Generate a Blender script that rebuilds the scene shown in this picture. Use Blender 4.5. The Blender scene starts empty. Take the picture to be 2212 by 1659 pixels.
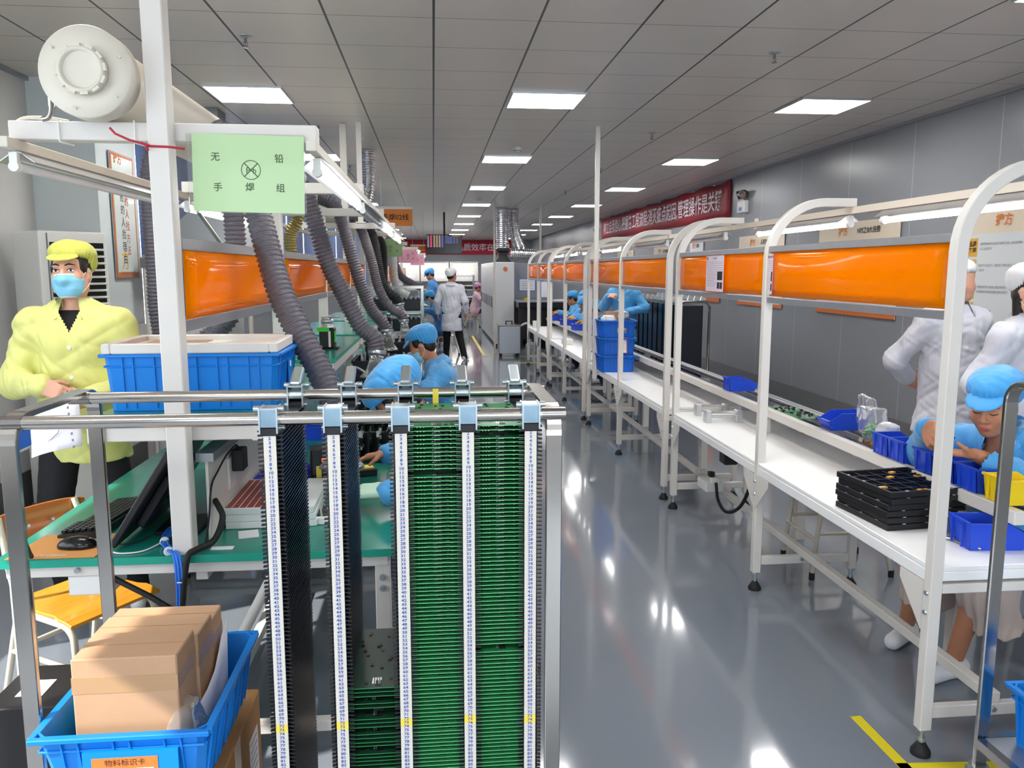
import bpy, bmesh, math, random
import numpy as np
from mathutils import Vector, Matrix, Euler, Quaternion

PI = math.pi
R = math.radians
random.seed(7)
SC = bpy.context.scene
COL = SC.collection

# ------------------------------------------------------------------ camera
CAM_H = 1.70
FOC = 1734.5                      # focal length in pixels of the 2212 px wide frame
VPX, VPY = 935.7, 584.4           # vanishing point of the aisle


def make_camera():
    a = Vector(((VPX - 1106) / FOC, (VPY - 829.5) / FOC, 1.0)).normalized()
    up = Vector((0, -a[2], a[1])).normalized()
    r = a.cross(up)
    if r[0] < 0:
        r = -r
    Mw = Matrix((r, a, up))       # rows: world X, Y, Z written in camera axes (right, down, forward)
    right = Vector((Mw[0][0], Mw[1][0], Mw[2][0]))
    down = Vector((Mw[0][1], Mw[1][1], Mw[2][1]))
    fwd = Vector((Mw[0][2], Mw[1][2], Mw[2][2]))
    m = Matrix((( right[0], -down[0], -fwd[0], 0.0),
                ( right[1], -down[1], -fwd[1], 0.0),
                ( right[2], -down[2], -fwd[2], CAM_H),
                (0, 0, 0, 1)))
    cd = bpy.data.cameras.new('camera')
    cd.sensor_width = 36.0
    cd.lens = 36.0 * FOC / 2212.0
    cd.clip_start = 0.05
    cd.clip_end = 200
    co = bpy.data.objects.new('camera', cd)
    COL.objects.link(co)
    co.matrix_world = m
    SC.camera = co


make_camera()

# ------------------------------------------------------------------ light
SC.view_settings.view_transform = 'Standard'
SC.view_settings.look = 'None'
SC.view_settings.gamma = 1.0
SC.view_settings.exposure = 0.22
SC.view_settings.use_curve_mapping = False
PANEL_STRENGTH = 22.0
TUBE_STRENGTH = 16.0
wd = bpy.data.worlds.new('world')
SC.world = wd
wd.use_nodes = True
bgn = wd.node_tree.nodes['Background']
bgn.inputs[0].default_value = (0.80, 0.90, 1.0, 1)
bgn.inputs[1].default_value = 4.0
sd = bpy.data.lights.new('sun', 'SUN')
sd.energy = 8.0
sd.angle = R(0.6)
sd.color = (1.0, 0.95, 0.86)
so = bpy.data.objects.new('sun', sd)
COL.objects.link(so)
SUN_DIR = Vector((0.76, 0.34, -0.62))
so.rotation_euler = SUN_DIR.to_track_quat('-Z', 'Y').to_euler()
so.location = (-6, -2, 5)

# ------------------------------------------------------------------ materials
def srgb(r, g, b):
    f = lambda c: (c / 255.0) / 12.92 if c / 255.0 <= 0.04045 else ((c / 255.0 + 0.055) / 1.055) ** 2.4
    return (f(r), f(g), f(b), 1.0)


MATS = {}


def mat(name, col, rough=0.5, metal=0.0, spec=0.5, noise=0.0, nscale=8.0, bump=0.0, bscale=60.0,
        emit=None, estr=0.0, coat=0.0, trans=0.0, ior=1.45, alpha=1.0, sheen=0.0, sss=0.0, sssr=(1, .3, .15), rvar=0.0,
        stretch=None):
    m = bpy.data.materials.new(name)
    m.use_nodes = True
    nt = m.node_tree
    p = nt.nodes['Principled BSDF']
    p.inputs['Base Color'].default_value = col
    p.inputs['Roughness'].default_value = rough
    p.inputs['Metallic'].default_value = metal
    p.inputs['Specular IOR Level'].default_value = spec
    p.inputs['Coat Weight'].default_value = coat
    p.inputs['Coat Roughness'].default_value = 0.05
    p.inputs['Transmission Weight'].default_value = trans
    p.inputs['IOR'].default_value = ior
    p.inputs['Alpha'].default_value = alpha
    p.inputs['Sheen Weight'].default_value = sheen
    if sss > 0:
        p.inputs['Subsurface Weight'].default_value = sss
        p.inputs['Subsurface Radius'].default_value = sssr
        p.inputs['Subsurface Scale'].default_value = 0.01
    if emit is not None:
        p.inputs['Emission Color'].default_value = emit
        p.inputs['Emission Strength'].default_value = estr
    L = nt.links.new
    if noise > 0 or bump > 0 or rvar > 0:
        tc = nt.nodes.new('ShaderNodeTexCoord')
        src = tc.outputs['Object']
        if stretch:
            mp = nt.nodes.new('ShaderNodeMapping')
            mp.inputs['Scale'].default_value = stretch
            L(src, mp.inputs[0])
            src = mp.outputs[0]
        if noise > 0 or rvar > 0:
            n = nt.nodes.new('ShaderNodeTexNoise')
            n.inputs['Scale'].default_value = nscale
            n.inputs['Detail'].default_value = 4
            L(src, n.inputs['Vector'])
        if noise > 0:
            mx = nt.nodes.new('ShaderNodeMix')
            mx.data_type = 'RGBA'
            mx.inputs[6].default_value = tuple(max(0, c * (1 - noise)) for c in col[:3]) + (1,)
            mx.inputs[7].default_value = tuple(min(1, c * (1 + noise)) for c in col[:3]) + (1,)
            L(n.outputs['Fac'], mx.inputs[0])
            L(mx.outputs[2], p.inputs['Base Color'])
        if rvar > 0:
            mr = nt.nodes.new('ShaderNodeMapRange')
            mr.inputs[3].default_value = max(0.0, rough - rvar)
            mr.inputs[4].default_value = rough + rvar
            L(n.outputs['Fac'], mr.inputs[0])
            L(mr.outputs[0], p.inputs['Roughness'])
        if bump > 0:
            b = nt.nodes.new('ShaderNodeTexNoise')
            b.inputs['Scale'].default_value = bscale
            b.inputs['Detail'].default_value = 3
            L(src, b.inputs['Vector'])
            bp = nt.nodes.new('ShaderNodeBump')
            bp.inputs['Strength'].default_value = bump
            bp.inputs['Distance'].default_value = 0.01
            L(b.outputs['Fac'], bp.inputs['Height'])
            L(bp.outputs['Normal'], p.inputs['Normal'])
    MATS[name] = m
    return m


def stripes(m, base, line, axis, pitch, width, offset=0.0, bump=0.0):
    """thin lines repeated along one object axis, added to material m's base colour"""
    nt = m.node_tree
    L = nt.links.new
    p = nt.nodes['Principled BSDF']
    tc = nt.nodes.new('ShaderNodeTexCoord')
    sx = nt.nodes.new('ShaderNodeSeparateXYZ')
    L(tc.outputs['Object'], sx.inputs[0])

    def mask(ax, pit, wid, off):
        ad = nt.nodes.new('ShaderNodeMath'); ad.operation = 'ADD'; ad.inputs[1].default_value = -off + 1000 * pit + wid / 2
        L(sx.outputs[ax], ad.inputs[0])
        md = nt.nodes.new('ShaderNodeMath'); md.operation = 'MODULO'; md.inputs[1].default_value = pit
        L(ad.outputs[0], md.inputs[0])
        lt = nt.nodes.new('ShaderNodeMath'); lt.operation = 'LESS_THAN'; lt.inputs[1].default_value = wid
        L(md.outputs[0], lt.inputs[0])
        return lt.outputs[0]
    ms = [mask(*a) for a in zip(axis, pitch, width, offset)]
    out = ms[0]
    for k in ms[1:]:
        mxn = nt.nodes.new('ShaderNodeMath'); mxn.operation = 'MAXIMUM'
        L(out, mxn.inputs[0]); L(k, mxn.inputs[1])
        out = mxn.outputs[0]
    mx = nt.nodes.new('ShaderNodeMix'); mx.data_type = 'RGBA'
    old = p.inputs['Base Color'].links
    if old:
        L(old[0].from_socket, mx.inputs[6])
    else:
        mx.inputs[6].default_value = base
    mx.inputs[7].default_value = line
    L(out, mx.inputs[0])
    L(mx.outputs[2], p.inputs['Base Color'])
    if bump > 0:
        bp = nt.nodes.new('ShaderNodeBump')
        bp.invert = True
        bp.inputs['Strength'].default_value = bump
        bp.inputs['Distance'].default_value = 0.01
        L(out, bp.inputs['Height'])
        if p.inputs['Normal'].links:
            L(p.inputs['Normal'].links[0].from_socket, bp.inputs['Normal'])
        L(bp.outputs['Normal'], p.inputs['Normal'])
    return m


M = MATS
mat('white_paint', srgb(220, 215, 208), 0.38, noise=0.03, nscale=5)
mat('warm_white', srgb(222, 214, 202), 0.42, noise=0.03, nscale=5)
mat('bench_white', srgb(243, 243, 242), 0.28, noise=0.03, nscale=3)
mat('white_plastic', srgb(232, 232, 228), 0.35)
mat('cream_plastic', srgb(218, 211, 196), 0.40, noise=0.03)
mat('aluminium', srgb(168, 172, 178), 0.38, metal=0.85, noise=0.08, nscale=30)
mat('alu_bright', srgb(205, 207, 210), 0.30, metal=0.8)
mat('steel', srgb(196, 190, 182), 0.17, metal=1.0, noise=0.03, nscale=4, rvar=0.02)
mat('steel_dark', srgb(150, 146, 142), 0.22, metal=1.0)
mat('zinc_reflection', srgb(150, 176, 192), 0.22, metal=0.9, noise=0.15, nscale=60)  # blue tint paints in the reflection seen in the clamps' concave metal
mat('zinc', srgb(186, 196, 200), 0.28, metal=0.9, noise=0.1, nscale=40)
mat('foil', srgb(214, 214, 216), 0.14, metal=1.0, bump=0.6, bscale=30)
mat('black_plastic', srgb(28, 27, 29), 0.45, noise=0.1)
mat('black_esd', srgb(22, 25, 36), 0.30, noise=0.15, nscale=20)
mat('black_gloss', srgb(18, 18, 20), 0.2)
mat('black_rubber', srgb(26, 26, 26), 0.65)
mat('black_inside', srgb(14, 14, 15), 0.8)
mat('ink', srgb(30, 29, 30), 0.7)
mat('ink_blue', srgb(58, 84, 168), 0.6)
mat('ink_red', srgb(190, 48, 48), 0.6)
mat('ink_green', srgb(72, 92, 58), 0.6)
mat('ink_grey', srgb(120, 120, 124), 0.6)
mat('ink_orange', srgb(222, 122, 44), 0.6)
mat('ink_white', srgb(226, 214, 222), 0.6)
mat('green_laminate', srgb(24, 128, 112), 0.22, noise=0.06, nscale=3, rvar=0.06)
mat('green_edge', srgb(30, 156, 132), 0.4)
mat('crate_blue', srgb(2, 124, 214), 0.36, noise=0.05, nscale=3, sss=0.0)
mat('crate_deep', srgb(4, 98, 200), 0.38, noise=0.05, nscale=3)
mat('bin_blue', srgb(34, 76, 208), 0.35, noise=0.05)
mat('bin_navy', srgb(40, 50, 160), 0.4)
mat('bin_yellow', srgb(240, 208, 30), 0.4)
mat('orange_film', srgb(255, 156, 0), 0.07, spec=0.16, coat=0.05, noise=0.05, nscale=1.2, bump=0.05, bscale=3.5)
mat('paper', srgb(226, 224, 230), 0.6)
mat('paper_pink', srgb(232, 216, 226), 0.35, coat=0.5)
mat('sign_green', srgb(184, 214, 162), 0.4, noise=0.05, nscale=3, coat=0.3)
mat('sign_green_dull', srgb(150, 184, 124), 0.4, coat=0.3)
mat('sign_pink', srgb(238, 164, 184), 0.4, coat=0.3)
mat('sign_orange', srgb(228, 132, 36), 0.45)
mat('poster_cream', srgb(222, 208, 186), 0.35, noise=0.06, nscale=2)
mat('poster_white', srgb(214, 218, 220), 0.3, noise=0.03, nscale=2)
mat('poster_pale', srgb(214, 222, 218), 0.25, coat=0.4)
mat('poster_orange', srgb(214, 116, 52), 0.4)
mat('poster_gold', srgb(226, 170, 60), 0.4)
mat('banner_red', srgb(152, 34, 48), 0.55, noise=0.15, nscale=1.5, bump=0.15, bscale=3)
mat('banner_bright', srgb(172, 24, 44), 0.55, noise=0.1, nscale=1.0)
mat('cardboard', srgb(184, 146, 114), 0.75, noise=0.10, nscale=10, bump=0.05)
mat('cardboard_dark', srgb(170, 122, 74), 0.75, noise=0.15, nscale=8)
mat('tape_brown', srgb(176, 140, 104), 0.25)
mat('tape_yellow', srgb(222, 204, 30), 0.4, noise=0.08)
mat('label_yellow', srgb(240, 214, 80), 0.4)
mat('wood', srgb(214, 146, 44), 0.2, noise=0.22, nscale=5, stretch=(2, 14, 14), coat=0.5)
mat('wood_dark', srgb(176, 104, 52), 0.2, noise=0.25, nscale=5, stretch=(2, 14, 14), coat=0.5)
mat('wood_edge', srgb(226, 180, 60), 0.4)
mat('chair_paint', srgb(206, 198, 180), 0.35, noise=0.05)
mat('pcb', srgb(42, 132, 76), 0.3, noise=0.15, nscale=60)
mat('pcb_dark', srgb(26, 64, 44), 0.35, noise=0.2, nscale=60)
mat('pcb_edge', srgb(112, 196, 134), 0.45)
mat('solder', srgb(214, 216, 214), 0.25, metal=0.6)
mat('chip', srgb(20, 20, 22), 0.4)
mat('strip_white', srgb(216, 211, 200), 0.35)
mat('hose_grey', srgb(96, 92, 100), 0.42, bump=0.5, bscale=55, noise=0.15, nscale=20)
mat('hose_black', srgb(34, 34, 36), 0.6, bump=0.4, bscale=55)
mat('hose_brass', srgb(150, 136, 84), 0.4, metal=0.5, bump=0.5, bscale=55)
mat('hose_white', srgb(206, 208, 208), 0.4, bump=0.3, bscale=55)
mat('clear_plastic', (0.93, 0.95, 0.93, 1), 0.06, trans=0.94, ior=1.2)
mat('clear_bag', (0.95, 0.97, 1.0, 1), 0.12, trans=0.9, ior=1.08, bump=0.5, bscale=25)
mat('milky_bag', srgb(222, 226, 234), 0.2, trans=0.35, ior=1.1, bump=0.4, bscale=25)
mat('cable_blue', srgb(40, 112, 214), 0.4)
mat('cable_white', srgb(222, 222, 222), 0.4)
mat('cable_red', srgb(186, 30, 52), 0.45)
mat('cable_yellow', srgb(232, 176, 40), 0.45)
mat('green_plastic', srgb(70, 200, 60), 0.4)
mat('mint_parts', srgb(120, 176, 124), 0.5)
mat('red_cells', srgb(146, 62, 56), 0.45, noise=0.1, nscale=30)
mat('foam_white', srgb(222, 228, 226), 0.6)
mat('mousepad', srgb(216, 152, 84), 0.7, noise=0.06)
mat('machine_white', srgb(214, 214, 216), 0.3)
mat('machine_grey', srgb(126, 128, 140), 0.35)
mat('wall_grey', srgb(136, 139, 144), 0.3, noise=0.03, nscale=0.6, rvar=0.05, bump=0.02, bscale=1.4)
mat('wall_pale', srgb(204, 203, 201), 0.55, noise=0.02, nscale=0.8)
mat('pillar_pale', srgb(206, 214, 216), 0.4)
mat('skirting', srgb(112, 112, 114), 0.35)
mat('skirting_dark', srgb(84, 84, 86), 0.35)
mat('blind_blue', srgb(86, 108, 158), 0.6, noise=0.06, nscale=3)
mat('daylight', (1, 1, 1, 1), 0.5, emit=(0.92, 0.96, 1, 1), estr=6.0)
mat('led_panel', (1, 1, 1, 1), 0.4, emit=(1.0, 0.99, 0.97, 1), estr=PANEL_STRENGTH)
mat('tube_lit', (1, 1, 1, 1), 0.4, emit=(1.0, 0.97, 0.92, 1), estr=TUBE_STRENGTH)
mat('tube_off', srgb(230, 232, 236), 0.2)
mat('led_red', srgb(220, 60, 30), 0.4, emit=(1, 0.15, 0.05, 1), estr=2.0)
mat('led_green', srgb(60, 220, 90), 0.4, emit=(0.1, 1, 0.25, 1), estr=2.0)
mat('screen_black', srgb(16, 16, 20), 0.15)
mat('screen_red', srgb(230, 60, 110), 0.5, emit=(0.9, 0.1, 0.25, 1), estr=0.6)
mat('screen_tan', srgb(190, 150, 130), 0.5, emit=(0.55, 0.35, 0.28, 1), estr=0.5)
mat('screen_blue', srgb(90, 100, 170), 0.5, emit=(0.15, 0.18, 0.5, 1), estr=0.6)
mat('screen_orange', srgb(230, 150, 60), 0.5, emit=(0.9, 0.4, 0.08, 1), estr=0.5)
mat('skin', srgb(222, 168, 142), 0.5, noise=0.05, nscale=14, sss=0.15, bump=0.03, bscale=180)
mat('skin_tan', srgb(188, 130, 98), 0.5, noise=0.06, nscale=14, sss=0.12, bump=0.03, bscale=180)
mat('hair', srgb(28, 22, 20), 0.45, bump=0.4, bscale=120)
mat('eye_white', srgb(236, 232, 228), 0.15)
mat('eye_iris', srgb(34, 20, 14), 0.1)
mat('lips', srgb(196, 92, 88), 0.4)
mat('mask_blue', srgb(136, 206, 238), 0.6, noise=0.03)
mat('coat_yellow', srgb(220, 220, 132), 0.6, noise=0.05, nscale=4, sheen=0.2, bump=0.05, bscale=200)
mat('cap_yellow', srgb(204, 205, 92), 0.65, noise=0.08, nscale=8, sheen=0.2, bump=0.15, bscale=140)
mat('coat_blue', srgb(72, 160, 222), 0.55, noise=0.06, nscale=5, sheen=0.3, bump=0.05, bscale=200)
mat('coat_mid', srgb(64, 136, 204), 0.55, noise=0.06, nscale=5, sheen=0.3)
mat('cap_blue', srgb(66, 164, 230), 0.5, noise=0.06, nscale=8, sheen=0.3, bump=0.1, bscale=140)
mat('coat_white', srgb(214, 216, 226), 0.6, noise=0.04, nscale=5, sheen=0.2)
mat('cap_white', srgb(232, 234, 236), 0.6, noise=0.05, nscale=8, bump=0.1, bscale=140)
mat('coat_pink', srgb(222, 186, 198), 0.6, noise=0.05)
mat('cap_pink', srgb(224, 150, 190), 0.6)
mat('pants_black', srgb(24, 24, 28), 0.8, noise=0.2, nscale=6)
mat('pants_navy', srgb(38, 48, 92), 0.8, noise=0.15, nscale=30)
mat('skirt_beige', srgb(196, 178, 168), 0.8, noise=0.05)
mat('shirt_black', srgb(22, 18, 20), 0.8)
mat('shirt_white', srgb(226, 224, 220), 0.8)
mat('shoe_white', srgb(226, 228, 230), 0.5)
mat('glove_mint', srgb(196, 226, 200), 0.7)
mat('glove_yellow', srgb(226, 180, 60), 0.7)
mat('cloth_olive', srgb(186, 196, 96), 0.7)
mat('button', srgb(236, 236, 220), 0.3)
mat('hood_grey', srgb(120, 124, 128), 0.4, metal=0.3)
stripes(M['wall_grey'], srgb(136, 139, 144), srgb(166, 168, 172), [1], [1.18], [0.012], [0.3], bump=0.3)
for _n, _c in (('coat_blue', srgb(78, 165, 226)), ('coat_white', srgb(209, 211, 221)), ('coat_yellow', srgb(216, 216, 128))):
    stripes(M[_n], srgb(0, 0, 0), _c, [0], [0.009], [0.002], [0])


def film_material():
    """tinted sheet: glossy, lets a little light through"""
    m = M['orange_film']
    nt = m.node_tree
    L = nt.links.new
    p = nt.nodes['Principled BSDF']
    out = nt.nodes['Material Output']
    t = nt.nodes.new('ShaderNodeBsdfTranslucent')
    t.inputs[0].default_value = srgb(255, 165, 0)
    mx = nt.nodes.new('ShaderNodeMixShader')
    mx.inputs[0].default_value = 0.5
    L(p.outputs[0], mx.inputs[1]); L(t.outputs[0], mx.inputs[2])
    L(mx.outputs[0], out.inputs[0])


film_material()

# ------------------------------------------------------------------ geometry helpers
def mset(o, label=None, cat=None, group=None, kind=None):
    if label: o['label'] = label
    if cat: o['category'] = cat
    if group: o['group'] = group
    if kind: o['kind'] = kind
    return o


def thing(name, label, cat, loc=(0, 0, 0), rz=0.0, group=None):
    o = bpy.data.objects.new(name, None)
    o.empty_display_size = 0.05
    COL.objects.link(o)
    o.location = loc
    o.rotation_euler = (0, 0, rz)
    return mset(o, label, cat, group)


class MB:
    """collects shapes and links them as ONE mesh object"""

    def __init__(self, origin=(0, 0, 0)):
        self.v, self.f, self.mi, self.sm = [], [], [], []
        self.o = Vector(origin)
        self.cur = 0
        self.smooth = False
        self.X = None

    def xf(self, m):
        self.X = m
        return self

    def add(self, verts, faces, smooth=None):
        b = len(self.v)
        for p in verts:
            p = Vector(p)
            if self.X is not None:
                p = self.X @ p
            self.v.append(p - self.o)
        s = self.smooth if smooth is None else smooth
        for f in faces:
            self.f.append(tuple(b + i for i in f))
            self.mi.append(self.cur)
            self.sm.append(s)
        return self

    def box(self, c, s, rot=None):
        x, y, z = (k / 2 for k in s)
        vs = [Vector(p) for p in ((-x, -y, -z), (x, -y, -z), (x, y, -z), (-x, y, -z), (-x, -y, z), (x, -y, z), (x, y, z), (-x, y, z))]
        if rot is not None:
            q = rot if isinstance(rot, Matrix) else Euler(rot).to_matrix()
            vs = [q @ p for p in vs]
        c = Vector(c)
        return self.add([c + p for p in vs], [(0, 3, 2, 1), (4, 5, 6, 7), (0, 1, 5, 4), (1, 2, 6, 5), (2, 3, 7, 6), (3, 0, 4, 7)], False)

    def bb(self, x0, x1, y0, y1, z0, z1):
        return self.box(((x0 + x1) / 2, (y0 + y1) / 2, (z0 + z1) / 2), (x1 - x0, y1 - y0, z1 - z0))

    def loft(self, rings, caps=(True, True), smooth=True, closed=True):
        n = len(rings[0])
        vs = [p for r in rings for p in r]
        fs = []
        for i in range(len(rings) - 1):
            for j in range(n if closed else n - 1):
                a, b = i * n + j, i * n + (j + 1) % n
                fs.append((a, b, b + n, a + n))
        self.add(vs, fs, smooth)
        if closed:
            if caps[0]: self.add(rings[0], [tuple(reversed(range(n)))], False)
            if caps[1]: self.add(rings[-1], [tuple(range(n))], False)
        return self

    def cyl(self, p0, p1, r0, r1=None, n=12, caps=(True, True)):
        r1 = r0 if r1 is None else r1
        p0, p1 = Vector(p0), Vector(p1)
        d = (p1 - p0).normalized()
        a = d.orthogonal().normalized()
        b = d.cross(a)
        ring = lambda p, r: [p + (a * math.cos(2 * PI * k / n) + b * math.sin(2 * PI * k / n)) * r for k in range(n)]
        return self.loft([ring(p0, r0), ring(p1, r1)], caps)

    def tube(self, pts, r, n=8, flat=None):
        """round tube along a polyline; r a number or one radius per point"""
        pts = [Vector(p) for p in pts]
        rs = r if isinstance(r, (list, tuple)) else [r] * len(pts)
        a = None
        rings = []
        for i, p in enumerate(pts):
            if i == 0: d = pts[1] - p
            elif i == len(pts) - 1: d = p - pts[i - 1]
            else: d = (pts[i + 1] - p).normalized() + (p - pts[i - 1]).normalized()
            d = d.normalized() if d.length > 1e-9 else Vector((0, 0, 1))
            a = d.orthogonal().normalized() if a is None else (a - d * a.dot(d)).normalized()
            b = d.cross(a)
            rings.append([p + (a * math.cos(2 * PI * k / n) + b * math.sin(2 * PI * k / n)) * rs[i] for k in range(n)])
        return self.loft(rings)

    def lathe(self, c, prof, n=24, axis=(0, 0, 1), caps=(True, True), smooth=True):
        c, d = Vector(c), Vector(axis).normalized()
        a = d.orthogonal().normalized()
        b = d.cross(a)
        rings = [[c + d * h + (a * math.cos(2 * PI * k / n) + b * math.sin(2 * PI * k / n)) * max(r, 1e-4) for k in range(n)] for r, h in prof]
        return self.loft(rings, caps, smooth)

    def ball(self, c, r, n=12, rot=None):
        rx, ry, rz = (r, r, r) if isinstance(r, (int, float)) else r
        q = (rot if isinstance(rot, Matrix) else Euler(rot).to_matrix()) if rot is not None else None
        rings = []
        for i in range(1, n):
            t = PI * i / n
            ring = []
            for k in range(2 * n):
                u = PI * k / n
                p = Vector((rx * math.sin(t) * math.cos(u), ry * math.sin(t) * math.sin(u), -rz * math.cos(t)))
                ring.append(Vector(c) + (q @ p if q is not None else p))
            rings.append(ring)
        return self.loft(rings)

    def prism(self, poly, d, smooth=False):
        """closed polygon (3-D points) swept along vector d"""
        d = Vector(d)
        a = [Vector(p) for p in poly]
        return self.loft([a, [p + d for p in a]], smooth=smooth)

    def sweep(self, prof, path, side):
        """rectangular / free 2-D profile (u,v) swept along a polyline lying in a plane; side = plane normal (v axis)"""
        side = Vector(side).normalized()
        path = [Vector(p) for p in path]
        rings = []
        for i, p in enumerate(path):
            if i == 0: d = path[1] - p
            elif i == len(path) - 1: d = p - path[i - 1]
            else: d = (path[i + 1] - p).normalized() + (p - path[i - 1]).normalized()
            d = d.normalized()
            u = d.cross(side).normalized()
            k = 1.0
            if 0 < i < len(path) - 1:
                c = (path[i + 1] - p).normalized().dot(d)
                k = 1 / max(c, 0.3)
            rings.append([p + u * (a * k) + side * b for a, b in prof])
        return self.loft(rings, smooth=False)

    def build(self, name, m, parent=None, bevel=0.0, seg=1, subd=0):
        me = bpy.data.meshes.new(name)
        me.from_pydata([tuple(p) for p in self.v], [], self.f)
        ms = m if isinstance(m, (list, tuple)) else [m]
        for k in ms:
            me.materials.append(M[k] if isinstance(k, str) else k)
        if me.polygons:
            me.polygons.foreach_set('material_index', self.mi)
            me.polygons.foreach_set('use_smooth', self.sm)
        bm = bmesh.new()
        bm.from_mesh(me)
        bmesh.ops.recalc_face_normals(bm, faces=bm.faces)
        bm.to_mesh(me)
        bm.free()
        me.update()
        o = bpy.data.objects.new(name, me)
        COL.objects.link(o)
        if parent is not None: o.parent = parent
        if bevel > 0:
            b = o.modifiers.new('bevel', 'BEVEL')
            b.width = bevel
            b.segments = seg
            b.limit_method = 'ANGLE'
            b.angle_limit = R(40)
        if subd:
            s = o.modifiers.new('sub', 'SUBSURF')
            s.levels = s.render_levels = subd
        return o


def copy_tree(o, parent=None):
    c = o.copy()
    COL.objects.link(c)
    c.parent = parent
    for ch in list(o.children):
        copy_tree(ch, c)
    return c


def dup(root, loc, rz=None, label=None, group=None):
    c = copy_tree(root)
    c.location = loc
    if rz is not None: c.rotation_euler = (0, 0, rz)
    if label: c['label'] = label
    if group: c['group'] = group
    return c


def struct(name, mb, m, parent=None, **k):
    o = mb.build(name, m, parent, **k)
    if parent is None: o['kind'] = 'structure'
    return o


def arc(c, r, a0, a1, n, ax=(1, 0, 0), ay=(0, 0, 1)):
    c, ax, ay = Vector(c), Vector(ax), Vector(ay)
    return [c + ax * (r * math.cos(a0 + (a1 - a0) * k / n)) + ay * (r * math.sin(a0 + (a1 - a0) * k / n)) for k in range(n + 1)]


def catmull(pts, per=8):
    P = [Vector(p) for p in pts]
    P = [P[0] * 2 - P[1]] + P + [P[-1] * 2 - P[-2]]
    out = []
    for i in range(1, len(P) - 2):
        for k in range(per):
            t = k / per
            a, b, c, d = P[i - 1], P[i], P[i + 1], P[i + 2]
            out.append(0.5 * ((2 * b) + (c - a) * t + (2 * a - 5 * b + 4 * c - d) * t * t + (3 * b - a - 3 * c + d) * t ** 3))
    out.append(P[-2])
    return out


TXT = {}


def text_mesh(body, size, align='CENTER', line=1.0, bold=0.0, sx=1.0, space=1.0):
    key = (body, size, align, line, bold, sx, space)
    if key in TXT:
        return TXT[key]
    c = bpy.data.curves.new('t', 'FONT')
    c.body = body
    c.size = size
    c.align_x = align
    c.align_y = 'CENTER'
    c.space_line = line
    c.space_character = space
    c.resolution_u = 2
    c.offset = bold * size
    o = bpy.data.objects.new('t', c)
    COL.objects.link(o)
    bpy.context.view_layer.update()
    dg = bpy.context.evaluated_depsgraph_get()
    me = bpy.data.meshes.new_from_object(o.evaluated_get(dg))
    bpy.data.objects.remove(o)
    bpy.data.curves.remove(c)
    vs = [(v.co.x * sx, v.co.y, v.co.z) for v in me.vertices]
    fs = [tuple(p.vertices) for p in me.polygons]
    bpy.data.meshes.remove(me)
    TXT[key] = (vs, fs)
    return TXT[key]


def frame(o, right, up):
    """matrix whose x axis is RIGHT and y axis UP, origin o (z points out of the page)"""
    r, u = Vector(right).normalized(), Vector(up).normalized()
    n = r.cross(u)
    return Matrix(((r[0], u[0], n[0], o[0]), (r[1], u[1], n[1], o[1]), (r[2], u[2], n[2], o[2]), (0, 0, 0, 1)))


class Sheet:
    """flat things with print: boxes and writing laid on a board, in the board's own x / y"""

    def __init__(self, origin, right, up, off):
        self.m = frame(origin, right, up)
        self.off = Vector(off)
        self.layers = {}
        self.n = 0

    def mb(self, m):
        if m not in self.layers:
            self.layers[m] = MB(self.off)
            self.layers[m].xf(self.m)
        return self.layers[m]

    def rect(self, m, x0, x1, y0, y1, z0=0.0, z1=0.002):
        self.mb(m).bb(x0, x1, y0, y1, z0, z1)
        return self

    def text(self, m, body, x, y, size, z=0.003, **k):
        vs, fs = text_mesh(body, size, **k)
        self.mb(m).add([(vx + x, vy + y, z) for vx, vy, vz in vs], fs, False)
        return self

    def ring(self, m, x, y, r, w, z=0.003, n=40):
        a = [(x + r * math.cos(2 * PI * k / n), y + r * math.sin(2 * PI * k / n), z) for k in range(n)]
        b = [(x + (r - w) * math.cos(2 * PI * k / n), y + (r - w) * math.sin(2 * PI * k / n), z) for k in range(n)]
        self.mb(m).add(a + b, [(k, (k + 1) % n, n + (k + 1) % n, n + k) for k in range(n)], False)
        return self

    def line(self, m, x0, y0, x1, y1, w, z=0.003):
        d = Vector((x1 - x0, y1 - y0, 0)).normalized()
        q = Vector((-d.y, d.x, 0)) * (w / 2)
        a, b = Vector((x0, y0, z)), Vector((x1, y1, z))
        self.mb(m).add([a - q, b - q, b + q, a + q], [(0, 1, 2, 3)], False)
        return self

    def build(self, parent, names):
        out = {}
        for m, mb in self.layers.items():
            out[m] = mb.build(names.get(m, 'print'), m, parent)
        return out

# ------------------------------------------------------------------ smooth-blended bodies (figures, cloth, bags)
def V(*a):
    return np.array(a, dtype=float)


def _smin(a, b, k):
    if k <= 0: return np.minimum(a, b)
    h = np.clip(0.5 + 0.5 * (b - a) / k, 0, 1)
    return b + (a - b) * h - k * h * (1 - h)


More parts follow.
